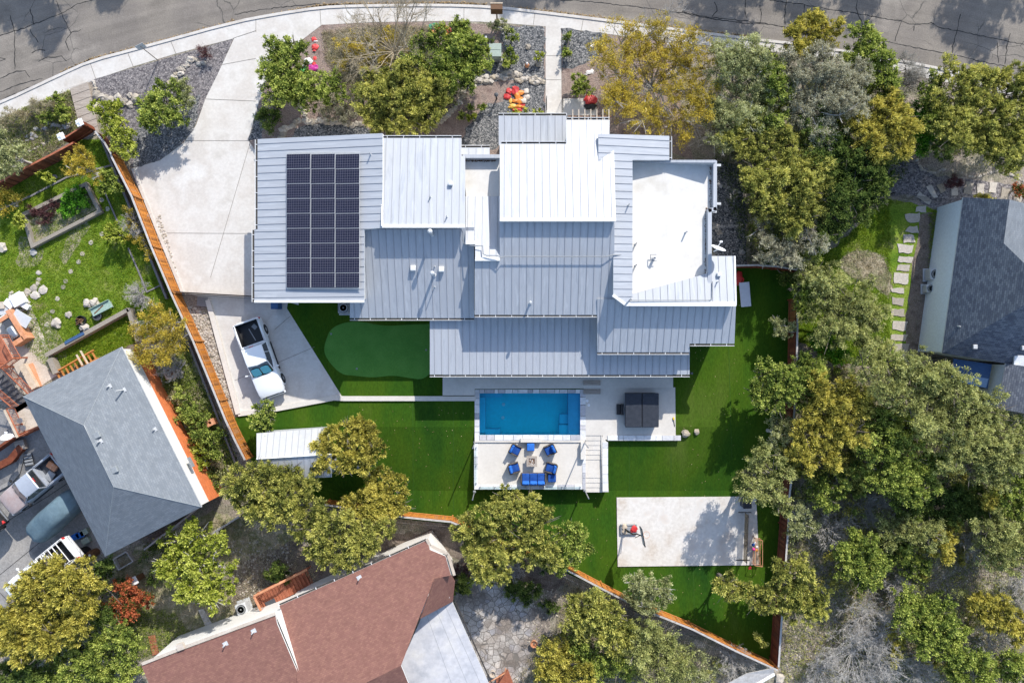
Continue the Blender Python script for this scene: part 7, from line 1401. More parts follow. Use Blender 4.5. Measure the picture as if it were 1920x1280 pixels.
# ---------------------------------------------------------------- trees and shrubs (positions as they are seen)
T = [
 # name, kind, h, lobes, label
 ('tree', 'green', 3.6, [(520, 100, 30), (552, 92, 22), (535, 135, 38), (560, 165, 35), (605, 165, 32), (510, 150, 25), (585, 185, 28), (530, 178, 26)], 'leafy green tree on the driveway side of the front garden'),
 ('shrub', 'dark', 1.4, [(507, 225, 26)], 'dark round shrub between driveway and the solar roof'),
 ('tree', 'green', 4.2, [(868, 72, 28), (845, 100, 40), (880, 110, 34), (800, 110, 34), (818, 70, 20), (862, 50, 14), (790, 130, 28), (865, 140, 28), (830, 145, 30), (890, 90, 22), (895, 125, 20), (770, 125, 20), (880, 155, 18)], 'broad green tree left of the transformer box'),
 ('juniper_tree', 'juniper', 4.6, [(695, 165, 26), (735, 165, 32), (690, 195, 24), (735, 205, 36), (780, 190, 36), (765, 228, 30), (805, 210, 28), (725, 235, 24), (790, 155, 34), (815, 180, 26), (755, 140, 24), (690, 215, 18)], 'dark golden juniper above the white roof ridge'),
 ('tree', 'yellow', 4.8, [(1128, 110, 32), (1165, 80, 40), (1205, 70, 34), (1250, 65, 34), (1295, 85, 32), (1305, 130, 34), (1260, 125, 46), (1205, 130, 46), (1155, 140, 40), (1180, 185, 40), (1230, 190, 44), (1290, 180, 40), (1315, 175, 26), (1260, 235, 34), (1205, 225, 34), (1150, 185, 26), (1305, 225, 28)], 'large yellow leaved tree above the right wing roof'),
 ('oak_tree', 'oak', 4.8, [(1365, 95, 34), (1400, 105, 34), (1365, 140, 36), (1405, 150, 40), (1375, 190, 36), (1420, 195, 34), (1355, 215, 28), (1400, 225, 30), (1435, 130, 26)], 'grey green oak right of the yellow tree'),
 ('oak_tree', 'oak', 4.2, [(1345, 240, 28), (1350, 270, 24), (1330, 205, 22)], 'small grey green oak at the right wing corner under the yellow tree'),
 ('tree', 'dark', 4.2, [(1620, 340, 30), (1650, 330, 28), (1640, 370, 24), (1610, 395, 24), (1575, 420, 26), (1545, 440, 20)], 'dark tree over the wire fence beside the right lawn'),
 ('tree', 'green', 4.0, [(1745, 190, 24), (1760, 230, 26), (1750, 160, 20), (1765, 275, 22)], 'shaded green tree between the vivid bush and huge juniper'),
 ('tree', 'green', 3.6, [(1600, 900, 24), (1570, 905, 22), (1530, 900, 20), (1545, 930, 22)], 'loose green tree outside the fence above lilac brush'),
 ('oak_tree', 'olive', 4.0, [(1660, 975, 26), (1700, 990, 26), (1740, 1000, 24), (1670, 1010, 20)], 'grey green oak behind the fallen log'),
 ('tree', 'green', 5.0, [(1448, 145, 28), (1455, 180, 30), (1450, 215, 28), (1445, 115, 20)], 'mid green tree between the two grey oaks'),
 ('juniper_tree', 'golden', 4.6, [(1492, 72, 28), (1520, 58, 28), (1548, 60, 24), (1505, 95, 22)], 'golden orange juniper overhanging the road'),
 ('tree', 'green', 4.6, [(1612, 72, 26), (1635, 100, 28), (1600, 108, 26), (1650, 120, 22), (1625, 138, 26)], 'bright green tree overhanging the pavement'),
 ('oak_tree', 'greyoak', 5.4, [(1500, 125, 36), (1545, 125, 38), (1490, 170, 40), (1540, 175, 46), (1585, 170, 38), (1520, 220, 42), (1575, 215, 34), (1600, 140, 26), (1540, 250, 28)], 'large grey pink oak in the upper right woods'),
 ('tree', 'green', 4.4, [(1640, 150, 26), (1665, 175, 24), (1660, 145, 20)], 'loose olive tree behind the bright green tree'),
 ('juniper_tree', 'golden', 5.0, [(1660, 205, 28), (1685, 225, 30), (1650, 245, 32), (1685, 265, 28), (1620, 240, 28), (1640, 280, 28)], 'golden juniper left of the vivid green bush'),
 ('bush', 'bright', 3.2, [(1725, 215, 24), (1732, 240, 24), (1725, 268, 24)], 'vivid green bush between two junipers at top right'),
 ('shrub', 'grey', 3.0, [(1700, 130, 24), (1720, 150, 26), (1700, 160, 22)], 'wispy pale grass like shrub beside the pavement'),
 ('juniper_tree', 'juniper', 5.4, [(1785, 165, 36), (1830, 160, 34), (1875, 180, 36), (1905, 210, 34), (1790, 210, 40), (1840, 215, 44), (1885, 250, 40), (1830, 265, 38), (1870, 295, 32), (1910, 285, 30), (1790, 255, 28), (1915, 160, 28)], 'huge olive juniper in the top right corner'),
 ('juniper_tree', 'juniper', 4.8, [(1372, 265, 26), (1410, 260, 28), (1445, 275, 30), (1480, 270, 28)], 'yellow green juniper at the right wing corner'),
 ('juniper_tree', 'juniper', 5.2, [(1420, 320, 34), (1465, 320, 36), (1505, 310, 34), (1415, 365, 32), (1460, 365, 38), (1505, 360, 34), (1450, 410, 36), (1495, 410, 34), (1525, 380, 26)], 'tall yellow green juniper beside the satellite dish side'),
 ('juniper_tree', 'dark', 4.8, [(1545, 285, 36), (1590, 290, 36), (1555, 335, 38), (1600, 335, 32), (1560, 385, 30), (1590, 370, 26), (1530, 240, 26), (1620, 300, 22)], 'deep green tree in the shaded middle of upper woods'),
 ('oak_tree', 'greyoak', 4.4, [(1425, 430, 28), (1460, 440, 32), (1500, 440, 30), (1440, 475, 28), (1480, 475, 30), (1520, 450, 24)], 'brown grey oak above the shaded turf corner'),
 ('oak_tree', 'olive', 4.4, [(1520, 520, 30), (1555, 530, 34), (1600, 550, 36), (1540, 575, 36), (1590, 595, 38), (1630, 585, 28), (1625, 625, 32), (1560, 625, 32), (1640, 655, 26)], 'spreading olive oak beside the slab path'),
 ('tree', 'green', 3.6, [(1515, 490, 24), (1500, 540, 22), (1510, 580, 22)], 'green tree just inside the upper fence corner'),
 ('shrub', 'oak', 2.6, [(1462, 610, 20), (1478, 622, 14)], 'small silvery shrub before the brown fence'),
 ('tree', 'green', 4.2, [(1440, 700, 28), (1425, 735, 26), (1455, 750, 28), (1495, 700, 30), (1520, 690, 26), (1500, 740, 28), (1475, 720, 24), (1530, 720, 18)], 'feathery green tree across the right fence, upper'),
 ('shrub', 'oak', 3.0, [(1460, 790, 20), (1465, 815, 22), (1450, 835, 16)], 'small blue green tree inside the right fence'),
 ('tree', 'olive', 5.4, [(1430, 860, 28), (1410, 890, 28), (1450, 890, 28), (1400, 920, 22), (1440, 925, 28), (1462, 945, 20)], 'pale green tree shading the court top corner'),
 ('juniper_tree', 'golden', 4.6, [(1550, 740, 32), (1590, 735, 30), (1530, 775, 30), (1575, 775, 32), (1615, 760, 24), (1510, 815, 28), (1555, 815, 32), (1595, 810, 28), (1500, 860, 26), (1545, 850, 26)], 'golden juniper just beyond the right fence'),
 ('juniper_tree', 'juniper', 3.4, [(1480, 850, 20), (1470, 870, 16), (1510, 880, 22), (1590, 880, 22), (1600, 900, 18)], 'low straggling gold juniper beside the right fence'),
 ('tree', 'green', 5.2, [(1640, 780, 34), (1675, 800, 34), (1640, 830, 36), (1685, 850, 40), (1725, 870, 34), (1650, 880, 34), (1700, 900, 36), (1740, 900, 26), (1670, 925, 26), (1715, 925, 24)], 'vivid leaf green tree in the middle of the right woods'),
 ('oak_tree', 'olive', 6.0, [(1620, 690, 32), (1665, 680, 34), (1710, 700, 36), (1755, 705, 32), (1795, 730, 36), (1745, 750, 42), (1700, 745, 36), (1840, 770, 38), (1790, 790, 44), (1740, 800, 36), (1880, 810, 36), (1840, 830, 42), (1790, 845, 36), (1885, 855, 34), (1845, 880, 34), (1910, 840, 28), (1655, 730, 28)], 'huge olive grey tree below the slate house'),
 ('tree', 'green', 4.6, [(1905, 890, 30), (1890, 930, 30), (1915, 960, 28), (1915, 800, 20)], 'green tree cut by the right picture edge'),
 ('juniper_tree', 'golden', 4.4, [(1865, 905, 18), (1875, 930, 18), (1850, 940, 16)], 'small golden juniper below the olive grey tree'),
 ('tree', 'dark', 3.6, [(1780, 920, 30), (1820, 935, 30), (1790, 955, 28), (1745, 955, 28), (1840, 965, 26), (1700, 955, 22)], 'dark green undergrowth trees in the woods'),
 ('tree', 'green', 3.8, [(1608, 1015, 26), (1590, 1040, 26), (1630, 1035, 30), (1600, 1070, 28), (1635, 1065, 26), (1615, 1085, 20)], 'round yellow green tree on open ground right of fence'),
 ('shrub', 'green', 2.6, [(1680, 1035, 20), (1700, 1025, 18), (1725, 1055, 18), (1700, 1065, 16)], 'green shrub beside the leaning dead trunk'),
 ('juniper_tree', 'golden', 3.4, [(1765, 1010, 18), (1770, 1030, 18), (1785, 990, 14)], 'small golden juniper in the lower right woods'),
 ('tree', 'olive', 5.0, [(1865, 990, 34), (1900, 1000, 30), (1850, 1030, 34), (1890, 1040, 36), (1920, 1020, 26)], 'grey green tree at right edge above dead brush'),
 ('juniper_tree', 'juniper', 4.4, [(1468, 1068, 22), (1495, 1050, 16), (1480, 1100, 26), (1510, 1110, 28), (1520, 1135, 24), (1485, 1135, 26), (1446, 1110, 16), (1512, 1070, 18), (1543, 1115, 14), (1443, 1137, 10)], 'yellow green juniper growing through the lower right fence'),
 ('shrub', 'oak', 3.0, [(1498, 965, 20), (1490, 990, 20), (1510, 985, 18)], 'small olive bush outside the fence beside the court'),
 ('tree', 'green', 4.0, [(1700, 1115, 28), (1725, 1140, 30), (1755, 1150, 30), (1765, 1180, 30), (1715, 1175, 28), (1690, 1150, 20), (1735, 1205, 26)], 'leafy green tree in the lower right woods'),
 ('shrub', 'golden', 2.6, [(1670, 1185, 14), (1680, 1215, 18), (1672, 1235, 14)], 'golden shrub left of lower green tree'),
 ('tree', 'green', 3.8, [(1790, 1190, 24), (1800, 1230, 28), (1835, 1245, 26), (1845, 1270, 22), (1800, 1265, 22), (1775, 1220, 18)], 'green tree near the lower right corner'),
 ('juniper_tree', 'golden', 3.6, [(1835, 1135, 24), (1865, 1145, 24), (1895, 1165, 24), (1900, 1190, 20), (1850, 1160, 18)], 'rust gold juniper near the right edge below dead brush'),
 ('tree', 'green', 3.6, [(1885, 1255, 26), (1915, 1265, 26), (1900, 1235, 18)], 'green tree in the bottom right corner'),
 ('juniper_tree', 'juniper', 3.8, [(1362, 1092, 18), (1378, 1098, 16), (1366, 1115, 14)], 'small pale juniper on the turf below the court, left'),
 ('juniper_tree', 'juniper', 3.8, [(1408, 1108, 18), (1420, 1128, 18), (1428, 1142, 10), (1432, 1106, 12)], 'small pale juniper on the turf below court, right'),
 ('shrub', 'juniper', 1.6, [(1422, 1196, 9), (1430, 1205, 7)], 'tiny sapling in the dark turf corner'),
 ('olive_tree', 'oak', 3.2, [(1190, 1095, 20), (1212, 1090, 20), (1240, 1102, 20), (1200, 1118, 22), (1228, 1125, 22), (1205, 1138, 12), (1248, 1118, 12)], 'pale silvery round tree over the lower orange fence'),
 ('juniper_tree', 'juniper', 5.2, [(880, 985, 28), (920, 965, 32), (950, 940, 28), (985, 955, 34), (1010, 985, 34), (905, 1020, 34), (945, 1010, 38), (990, 1020, 36), (925, 1060, 30), (895, 1050, 22), (1030, 1040, 24), (865, 1000, 18)], 'big yellow green juniper below the fire pit patio'),
 ('tree', 'green', 4.4, [(1065, 995, 26), (1085, 1015, 24), (1060, 1035, 26), (1040, 1055, 22), (1080, 1040, 18)], 'light green tree right of the big juniper on the turf'),
 ('juniper_tree', 'juniper', 4.8, [(1085, 1135, 28), (1120, 1130, 30), (1150, 1150, 26), (1100, 1165, 30), (1140, 1180, 34), (1165, 1200, 28), (1075, 1160, 20)], 'yellow green juniper right of the flagstone patio'),
 ('juniper_tree', 'olive', 4.8, [(1205, 1185, 30), (1240, 1190, 30), (1215, 1215, 32), (1255, 1225, 30), (1230, 1250, 28), (1275, 1250, 24), (1190, 1225, 24)], 'olive juniper below the lower orange fence'),
 ('juniper_tree', 'golden', 4.4, [(1030, 1225, 26), (1060, 1245, 30), (1040, 1262, 28), (1085, 1265, 26), (1020, 1250, 20)], 'golden green juniper at the bottom beside the patio'),
 ('tree', 'green', 4.0, [(1100, 1220, 28), (1130, 1240, 28), (1160, 1250, 26), (1080, 1200, 24), (1110, 1260, 24)], 'green tree in the bottom middle thicket'),
 ('shrub', 'oak', 2.6, [(1290, 1265, 24), (1315, 1275, 22), (1265, 1275, 18)], 'pale green shrub at the bottom edge beside the canopy'),
 ('shrub', 'dark', 1.2, [(960, 1100, 18), (985, 1112, 20), (1005, 1105, 14)], 'dark spreading shrub at the top of flagstone patio'),
 ('shrub', 'dark', 1.0, [(1028, 1132, 16)], 'small round dark shrub beside the flagstone patio'),
 ('shrub', 'green', 1.4, [(868, 1090, 20), (855, 1102, 14)], 'green shrub against the red roof house corner'),
 ('shrub', 'maroon', 1.2, [(872, 1068, 14), (860, 1072, 10)], 'brown red shrub above the green corner shrub'),
 ('juniper_tree', 'golden', 3.8, [(622, 818, 26), (650, 810, 26), (682, 818, 28), (703, 842, 22), (668, 845, 24), (618, 850, 18), (600, 872, 16), (645, 870, 22), (690, 872, 16)], 'golden arching juniper over the shed roof'),
 ('juniper_tree', 'golden', 3.6, [(715, 895, 24), (740, 920, 28), (715, 930, 28), (755, 945, 20), (690, 945, 28), (720, 960, 26), (655, 950, 22), (700, 975, 20)], 'golden juniper on the turf below the arching juniper'),
 ('juniper_tree', 'juniper', 5.0, [(445, 900, 28), (480, 885, 28), (470, 925, 34), (510, 910, 32), (545, 885, 26), (530, 940, 34), (495, 965, 30), (555, 960, 30), (570, 915, 26), (585, 990, 28), (600, 960, 22)], 'large juniper covering the left end of the shed'),
 ('juniper_tree', 'juniper', 4.6, [(620, 1000, 28), (650, 985, 28), (680, 1000, 28), (640, 1030, 28), (610, 1035, 24), (675, 1035, 24), (720, 990, 22), (640, 1060, 20), (700, 1020, 20), (590, 1020, 20)], 'olive juniper overhanging the red roof edge'),
 ('tree', 'lime', 4.6, [(340, 1010, 26), (375, 1000, 28), (410, 1020, 28), (330, 1045, 28), (370, 1045, 34), (415, 1060, 28), (340, 1085, 26), (380, 1090, 32), (420, 1100, 24), (350, 1118, 20), (395, 1125, 20), (310, 1060, 20)], 'lime green tree with sunlit loose leaves, lower left'),
 ('juniper_tree', 'golden', 5.6, [(70, 1090, 34), (45, 1115, 30), (88, 1062, 22), (110, 1070, 34), (150, 1065, 30), (175, 1095, 26), (130, 1105, 38), (85, 1130, 38), (40, 1150, 32), (120, 1150, 38), (160, 1140, 30), (20, 1185, 30), (60, 1185, 36), (105, 1190, 32), (145, 1180, 26), (35, 1220, 26), (80, 1220, 24), (15, 1150, 20)], 'large golden juniper in the lower left corner'),
 ('tree', 'green', 4.2, [(190, 1195, 30), (225, 1185, 26), (235, 1215, 28), (195, 1235, 34), (240, 1250, 26), (150, 1230, 32), (155, 1265, 30), (200, 1270, 28), (110, 1255, 26)], 'leafy green tree along the bottom left'),
 ('tree', 'dark', 3.8, [(60, 1255, 28), (25, 1260, 26), (90, 1272, 22), (195, 1150, 22), (190, 1080, 22), (200, 1055, 14)], 'dark green trees behind the golden juniper'),
 ('shrub', 'red', 2.4, [(238, 1100, 22), (262, 1120, 22), (220, 1135, 24), (240, 1150, 18), (280, 1118, 12)], 'clipped bush with red new leaves below the pale capped pillar'),
 ('tree', 'yellow', 3.4, [(275, 600, 24), (300, 590, 22), (325, 605, 20), (275, 635, 26), (310, 635, 28), (335, 640, 18), (290, 665, 24), (265, 665, 16), (310, 665, 16)], 'twiggy yellow brown tree beside the brick house top corner'),
 ('shrub', 'lime', 2.4, [(200, 208, 24), (222, 215, 22), (215, 240, 26), (238, 250, 20), (230, 275, 22), (245, 285, 16)], 'rounded olive shrub right of the wooden steps'),
 ('shrub', 'green', 2.8, [(285, 190, 22), (310, 180, 26), (295, 215, 28), (320, 215, 26), (278, 225, 20)], 'dark green bush in the left gravel bed'),
 ('shrub', 'oak', 2.2, [(345, 175, 22), (352, 195, 16), (335, 165, 14)], 'grey green bush beside the dark green bush'),
 ('shrub', 'maroon', .9, [(380, 96, 9), (386, 104, 8)], 'small maroon grass clump in gravel beside driveway mouth'),
 ('shrub', 'oak', 3.0, [(15, 270, 26), (30, 290, 20), (10, 305, 24), (35, 310, 14)], 'silvery round bush at the left edge above the red fence'),
 ('tree', 'yellow', 2.6, [(160, 295, 18), (145, 312, 18), (168, 318, 20), (185, 330, 14), (135, 320, 12)], 'feathery yellow bush beside the raised bed'),
 ('shrub', 'lime', 1.4, [(84, 332, 13), (92, 338, 9)], 'small bright yellow green bush under the red fence'),
 ('shrub', 'lime', 1.4, [(32, 408, 10), (44, 412, 9), (36, 418, 8)], 'small yellow green bush at the raised bed left corner'),
 ('shrub', 'green', 1.8, [(202, 330, 14), (212, 345, 14), (198, 352, 12), (222, 352, 10)], 'leafy green shrub against the orange fence top'),
 ('shrub', 'lime', 1.6, [(215, 430, 16), (228, 445, 14), (205, 442, 10)], 'yellow green shrub on the lawn beside the orange fence'),
 ('shrub', 'yellow', 1.6, [(240, 405, 14), (255, 420, 14), (268, 450, 12), (280, 480, 12), (250, 445, 12)], 'twiggy yellow shrub leaning on the orange fence'),
 ('shrub', 'yellow', 1.6, [(15, 370, 18), (35, 380, 14), (5, 392, 14)], 'dry yellow bush at the left edge below the red fence'),
 ('shrub', 'maroon', .8, [(72, 395, 14), (90, 400, 16), (105, 388, 13), (85, 412, 11)], 'dark dead weeds in the raised bed'),
 ('shrub', 'bright', .9, [(135, 372, 16), (150, 360, 12), (155, 385, 14), (125, 392, 13)], 'fresh green weeds in the raised bed'),
 ('shrub', 'green', 2.6, [(490, 765, 16), (505, 780, 14), (485, 790, 16), (495, 800, 16), (508, 760, 9)], 'thin green sapling above the shed corner'),
 ('shrub', 'green', 1.6, [(335, 738, 15), (352, 758, 16), (345, 780, 14), (362, 770, 13)], 'green weeds along the orange brick wall, upper'),
 ('shrub', 'green', 1.6, [(380, 790, 14), (370, 815, 15), (392, 820, 14), (400, 845, 14), (410, 812, 10)], 'green bramble between brick wall and orange fence, middle'),
 ('shrub', 'lime', 1.6, [(372, 838, 14), (378, 855, 14), (385, 875, 13)], 'yellow green shrub beside the brick wall end'),
 ('shrub', 'green', 1.2, [(385, 900, 12), (398, 892, 10), (405, 910, 10)], 'low green tuft past the brick wall end'),
 ('shrub', 'dark', 1.4, [(520, 1070, 20), (530, 1080, 12)], 'dark round bush behind the red wooden stairs'),
 ('shrub', 'oak', 1.0, [(925, 52, 10), (940, 50, 12), (955, 55, 8)], 'low grey shrub beside the mailbox'),
 ('shrub', 'green', 1.0, [(962, 68, 10)], 'small green shrub on dark gravel right of the mailbox'),
 ('shrub', 'green', 1.1, [(955, 105, 12), (950, 118, 10), (962, 112, 8)], 'green shrub right of the transformer box'),
 ('shrub', 'lime', .8, [(1010, 108, 8)], 'little green plant behind the pale path boulder'),
 ('shrub', 'green', .9, [(1065, 72, 9), (1062, 105, 10)], 'low green plants along the front path right side'),
 ('shrub', 'green', 1.6, [(1088, 155, 15), (1098, 168, 12), (1078, 170, 10)], 'spiky green shrub above the porch'),
 ('shrub', 'lime', .8, [(887, 222, 11)], 'round small shrub on gravel above the small white roof'),
 ('shrub', 'green', .7, [(884, 200, 6), (905, 202, 6), (865, 218, 6)], 'three tiny plants in the mulch above the flat roof'),
 ('shrub', 'lime', .8, [(965, 214, 10), (985, 214, 8), (1012, 212, 9)], 'yellow green plants along the porch roof edge'),
 ('shrub', 'greyoak', 1.6, [(620, 205, 20), (640, 195, 18), (650, 215, 18)], 'bare brownish bush between two front garden trees'),
 ('shrub', 'yellow', 1.0, [(660, 80, 16), (680, 95, 16), (705, 90, 14), (690, 125, 14), (720, 60, 10), (665, 110, 12)], 'dry golden grasses in the middle of the front garden'),
 ('shrub', 'maroon', 1.2, [(1790, 335, 12), (1778, 345, 10), (1800, 345, 8)], 'reddish shrub beside the slab path above slate house'),
 ('shrub', 'red', 1.2, [(1912, 362, 12), (1905, 352, 8)], 'red tinged shrub at the right edge above slate house'),
 ('shrub', 'golden', 1.4, [(1840, 372, 10), (1852, 374, 8)], 'low golden bush against the slate house top edge'),
 ('shrub', 'dark', 1.6, [(1480, 520, 18), (1440, 480, 16)], 'dark bush in the shaded turf corner'),
 ('shrub', 'bright', 2.4, [(1545, 650, 22), (1570, 660, 20), (1530, 635, 16)], 'bright sunlit bush beside the right fence and lawn'),
 ('shrub', 'straw', 1.2, [(20, 215, 14), (45, 212, 16), (70, 200, 16), (95, 200, 12), (8, 232, 12)], 'dry straw coloured brush along the pavement at left'),
 ('shrub', 'green', 1.1, [(105, 190, 14), (118, 210, 14), (90, 220, 14), (125, 225, 10)], 'green weeds on the slope beside the wooden steps'),
]
T.append(('shrub', 'yellow', 1.3, [(640, 75, 16), (670, 100, 18), (700, 75, 16), (735, 70, 15), (770, 95, 16), (720, 110, 18), (690, 140, 15), (750, 135, 14), (645, 120, 14), (790, 75, 14)], 'pale yellow dry shrubs under the leafless tree'))
for nm, kd, h_, lb, label in T:
    cat = {'shrub': 'shrub', 'bush': 'bush'}.get(nm, 'tree')
    plant(nm, kd, label, cat, lb, h_, bark='palebark' if kd in ('oak', 'greyoak', 'yellow', 'lime') else 'bark', twigs=1 if kd == 'yellow' else 0, dens=.62 if kd == 'lime' else (.75 if kd == 'yellow' and h_ > 4 else (.6 if kd == 'yellow' else 1)))
# thicket: the low mass under and between the wood's trees, which nobody could count
def thicket(label, poly, n, kind, zr, rr_=.36, name='thicket', avoid=()):
    xs = [p[0] for p in poly]; ys = [p[1] for p in poly]; pts = []
    for _ in range(n * 20):
        if len(pts) >= n: break
        x = R.uniform(min(xs), max(xs)); y = R.uniform(min(ys), max(ys))
        nz = math.sin(x * .045 + 1.3 * math.sin(y * .03)) + math.sin(y * .052 + 1.7 * math.sin(x * .037))
        if nz < -.5 or not inside(poly, x, y) or any(inside(a, x, y) for a in avoid): continue
        z = R.uniform(*zr) * min(1, .5 + (nz + .5) * .4)
        for k in range(5): pts.append(tuple(G(x + R.gauss(0, 7), y + R.gauss(0, 7), max(.1, z + R.gauss(0, .2)))))
    C = np.array(pts); m = len(C); ll, lw, spk, rc, nl, dn, fl, ft = KIND[kind]
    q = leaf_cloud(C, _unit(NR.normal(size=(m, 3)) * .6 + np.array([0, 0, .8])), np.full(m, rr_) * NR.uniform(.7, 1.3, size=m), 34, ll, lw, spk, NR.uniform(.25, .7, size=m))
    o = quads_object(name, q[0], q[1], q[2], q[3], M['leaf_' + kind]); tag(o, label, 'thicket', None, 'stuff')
CLEAR = [[(1545, 1110), (1690, 1120), (1700, 1280), (1480, 1280), (1470, 1160)], [(1640, 1040), (1720, 1080), (1700, 1120), (1600, 1120)], [(1820, 1190), (1920, 1180), (1920, 1240), (1830, 1240)], [(1750, 1035), (1850, 1060), (1920, 1060), (1920, 1110), (1830, 1110), (1740, 1100)], [(1500, 940), (1570, 950), (1600, 1000), (1560, 1050), (1500, 1040)], [(1480, 1000), (1560, 1060), (1560, 1110), (1540, 1080)]]
WOOD = [(1500, 700), (1600, 680), (1760, 700), (1920, 800), (1920, 1280), (1466, 1280), (1478, 1150), (1486, 900)]
thicket('tangled olive thicket filling the right woods between the trees', WOOD, 1000, 'olive', (.4, 2.2), avoid=CLEAR)
thicket('green thicket growing between trees of the right woods', WOOD, 480, 'green', (.3, 2.4), avoid=CLEAR)
thicket('golden juniper scrub scattered through the right woods', WOOD, 520, 'golden', (.4, 2.4), avoid=CLEAR)
UP = [(1330, 230), (1350, 120), (1500, 100), (1690, 170), (1780, 180), (1920, 200), (1920, 310), (1780, 300), (1700, 290), (1650, 320), (1640, 380), (1560, 450), (1510, 480), (1410, 480), (1400, 330)]
thicket('dark green thicket under the upper right trees', UP, 700, 'green', (.5, 2.6)); thicket('olive thicket between the upper right trees', UP, 600, 'juniper', (.5, 2.6)); thicket('grey oak scrub between the upper right trees', UP, 400, 'oak', (.5, 2.4))
LOW = [(1080, 1110), (1180, 1150), (1300, 1210), (1400, 1262), (1300, 1290), (1010, 1290), (1020, 1200), (1050, 1130)]
thicket('olive scrub below the lower orange fence', LOW, 260, 'oak', (.3, 1.8)); thicket('juniper scrub in the bottom middle', LOW, 260, 'juniper', (.3, 2.0))
thicket('brown and grey scrub among the front garden trees', [(640, 150), (830, 110), (900, 150), (830, 235), (700, 240), (620, 215), (560, 200), (600, 150)], 170, 'greyoak', (.2, 1.2)); thicket('dark green scrub among front garden trees', [(650, 150), (830, 110), (880, 160), (820, 230), (700, 235)], 150, 'green', (.3, 1.8))
thicket('weedy growth along the strip beside the orange brick wall', [(310, 650), (345, 640), (420, 800), (445, 880), (410, 930), (390, 880), (320, 735)], 90, 'straw', (.15, .9)); thicket('olive weeds by the orange brick wall', [(310, 650), (345, 640), (420, 800), (445, 880), (410, 930), (390, 880), (320, 735)], 90, 'oak', (.15, .9))
thicket('scrub along the lower left yard edge', [(215, 1060), (290, 1020), (330, 1010), (300, 1090), (260, 1160), (230, 1180)], 80, 'dark', (.2, 1.4)); thicket('weeds behind the bottom left trees', [(180, 1050), (260, 1180), (260, 1290), (0, 1290), (0, 1220)], 200, 'green', (.3, 2.0))
# leafless trees and grey brush
bare('bare_tree', 'leafless grey tree beside the pavement in the front garden', 'tree', (742, 112), 105, 4.6, 20, 'twig', 3, r0=.085, tw=5, lean=(0, .9))
bare('bare_tree', 'bare twiggy tree behind the yellow tree by the road', 'tree', (1230, 92), 60, 4.4, 11, 'palebark', 4, r0=.07, tw=4, lean=(0, .8))
bare('bare_tree', 'bare white branches below the yellow tree beside the right roof', 'tree', (1300, 235), 55, 3.0, 9, 'palebark', 5, r0=.07, tw=3, lean=(0, -.6))
BB = [((1555, 985), 42, 2.6, 'bare lilac grey bush right of the court fence'), ((1590, 1215), 74, 2.8, 'large pale dead bush at the bottom right, round'), ((1610, 1150), 54, 2.4, 'pale dead bush above the large round dead bush'), ((1530, 1250), 40, 2.0, 'pale grey brush near the bottom right fence corner'),
      ((1640, 1240), 40, 2.2, 'grey dead brush at the bottom between green trees'), ((1905, 1080), 48, 2.6, 'white dead branches at the right edge'), ((1668, 1095), 30, 2.0, 'grey thin brush below the green shrub'), ((1620, 950), 40, 2.4, 'dark lilac bare bush under the vivid green tree'), ((1710, 1245), 36, 2.0, 'grey brush right of the golden shrub at the bottom'),
      ((1845, 1185), 36, 2.2, 'grey brush beside the rust gold juniper'), ((335, 690), 26, 1.6, 'bare curling twigs above the white planter'), ((270, 555), 26, 1.6, 'bare grey twigs at the orange fence above the stone wall'), ((262, 425), 26, 1.4, 'bare twigs beside the pale rock at the fence'), ((1130, 1275), 40, 2.0, 'grey brush along the bottom middle edge'), ((960, 1060), 24, 2.2, 'bare inner branches of the big juniper'), ((1370, 1225), 34, 1.4, 'dry grey brush outside the lower orange fence'), ((1810, 1010), 30, 2.0, 'dead grey branches among the lower right woods')]
for i, (b_, sp_, h_, lb) in enumerate(BB): bare('dead_bush', lb, 'bush', b_, sp_, h_, 20 if sp_ < 50 else 30, 'palebark', 20 + i, r0=.045, tw=5)
# leaning dead trunk
t_ = thing('fallen_log', 'pale fallen trunk lying in the lower right woods', 'log', G(1665, 998)); b_ = MB(); A = G(1650, 1006, .25) - t_.location; B = G(1678, 985, .9) - t_.location; b_.tube([A, (A + B) / 2 + Vector((0, .1, .1)), B, B + Vector((1.2, .1, .3))], [.18, .15, .1, .05], 7); b_.build('trunk', M['palebark'], t_, smooth=True)
t_ = thing('tree_limb', 'curved bare trunk joining the two golden junipers on turf', 'branch', G(680, 885)); o_ = t_.location; b_ = MB(); b_.tube([G(697, 893, 1.6) - o_, G(683, 890, 1.9) - o_, G(673, 880, 2.1) - o_, G(668, 868, 2.3) - o_, G(655, 850, 2.5) - o_], [.11, .10, .09, .08, .05], 7); b_.build('trunk', M['palebark'], t_, smooth=True)
# trees across the road, outside the picture: their shadows fall on the asphalt
for i, (x, y, w_, lb) in enumerate([(45, 15, 50, 'oak across the road at far left, outside the frame'), (215, -22, 34, 'oak across the road above the street sign, outside the frame'), (985, -25, 60, 'oak across the road above the mailbox, outside the frame'), (1350, 15, 55, 'oak across the road above the yellow tree, outside the frame'), (1545, 12, 60, 'oak across the road above the golden juniper, outside the frame'), (1830, 40, 45, 'oak across the road at far right, outside the frame')]):
    rr = random.Random(i); gx_, gy_ = x + 104, y - 244; L_ = []
    for _ in range(9):
        a, b = gx_ + rr.uniform(-1, 1) * w_, gy_ + rr.uniform(-34, 34); L_.append((960 + (a - 960) * 1.16, 640 + (b - 640) * 1.16, rr.uniform(28, 44), rr.uniform(.86, 1)))
    plant('oak_tree', 'oak', lb, 'tree', L_, 9.0, dens=1.0)
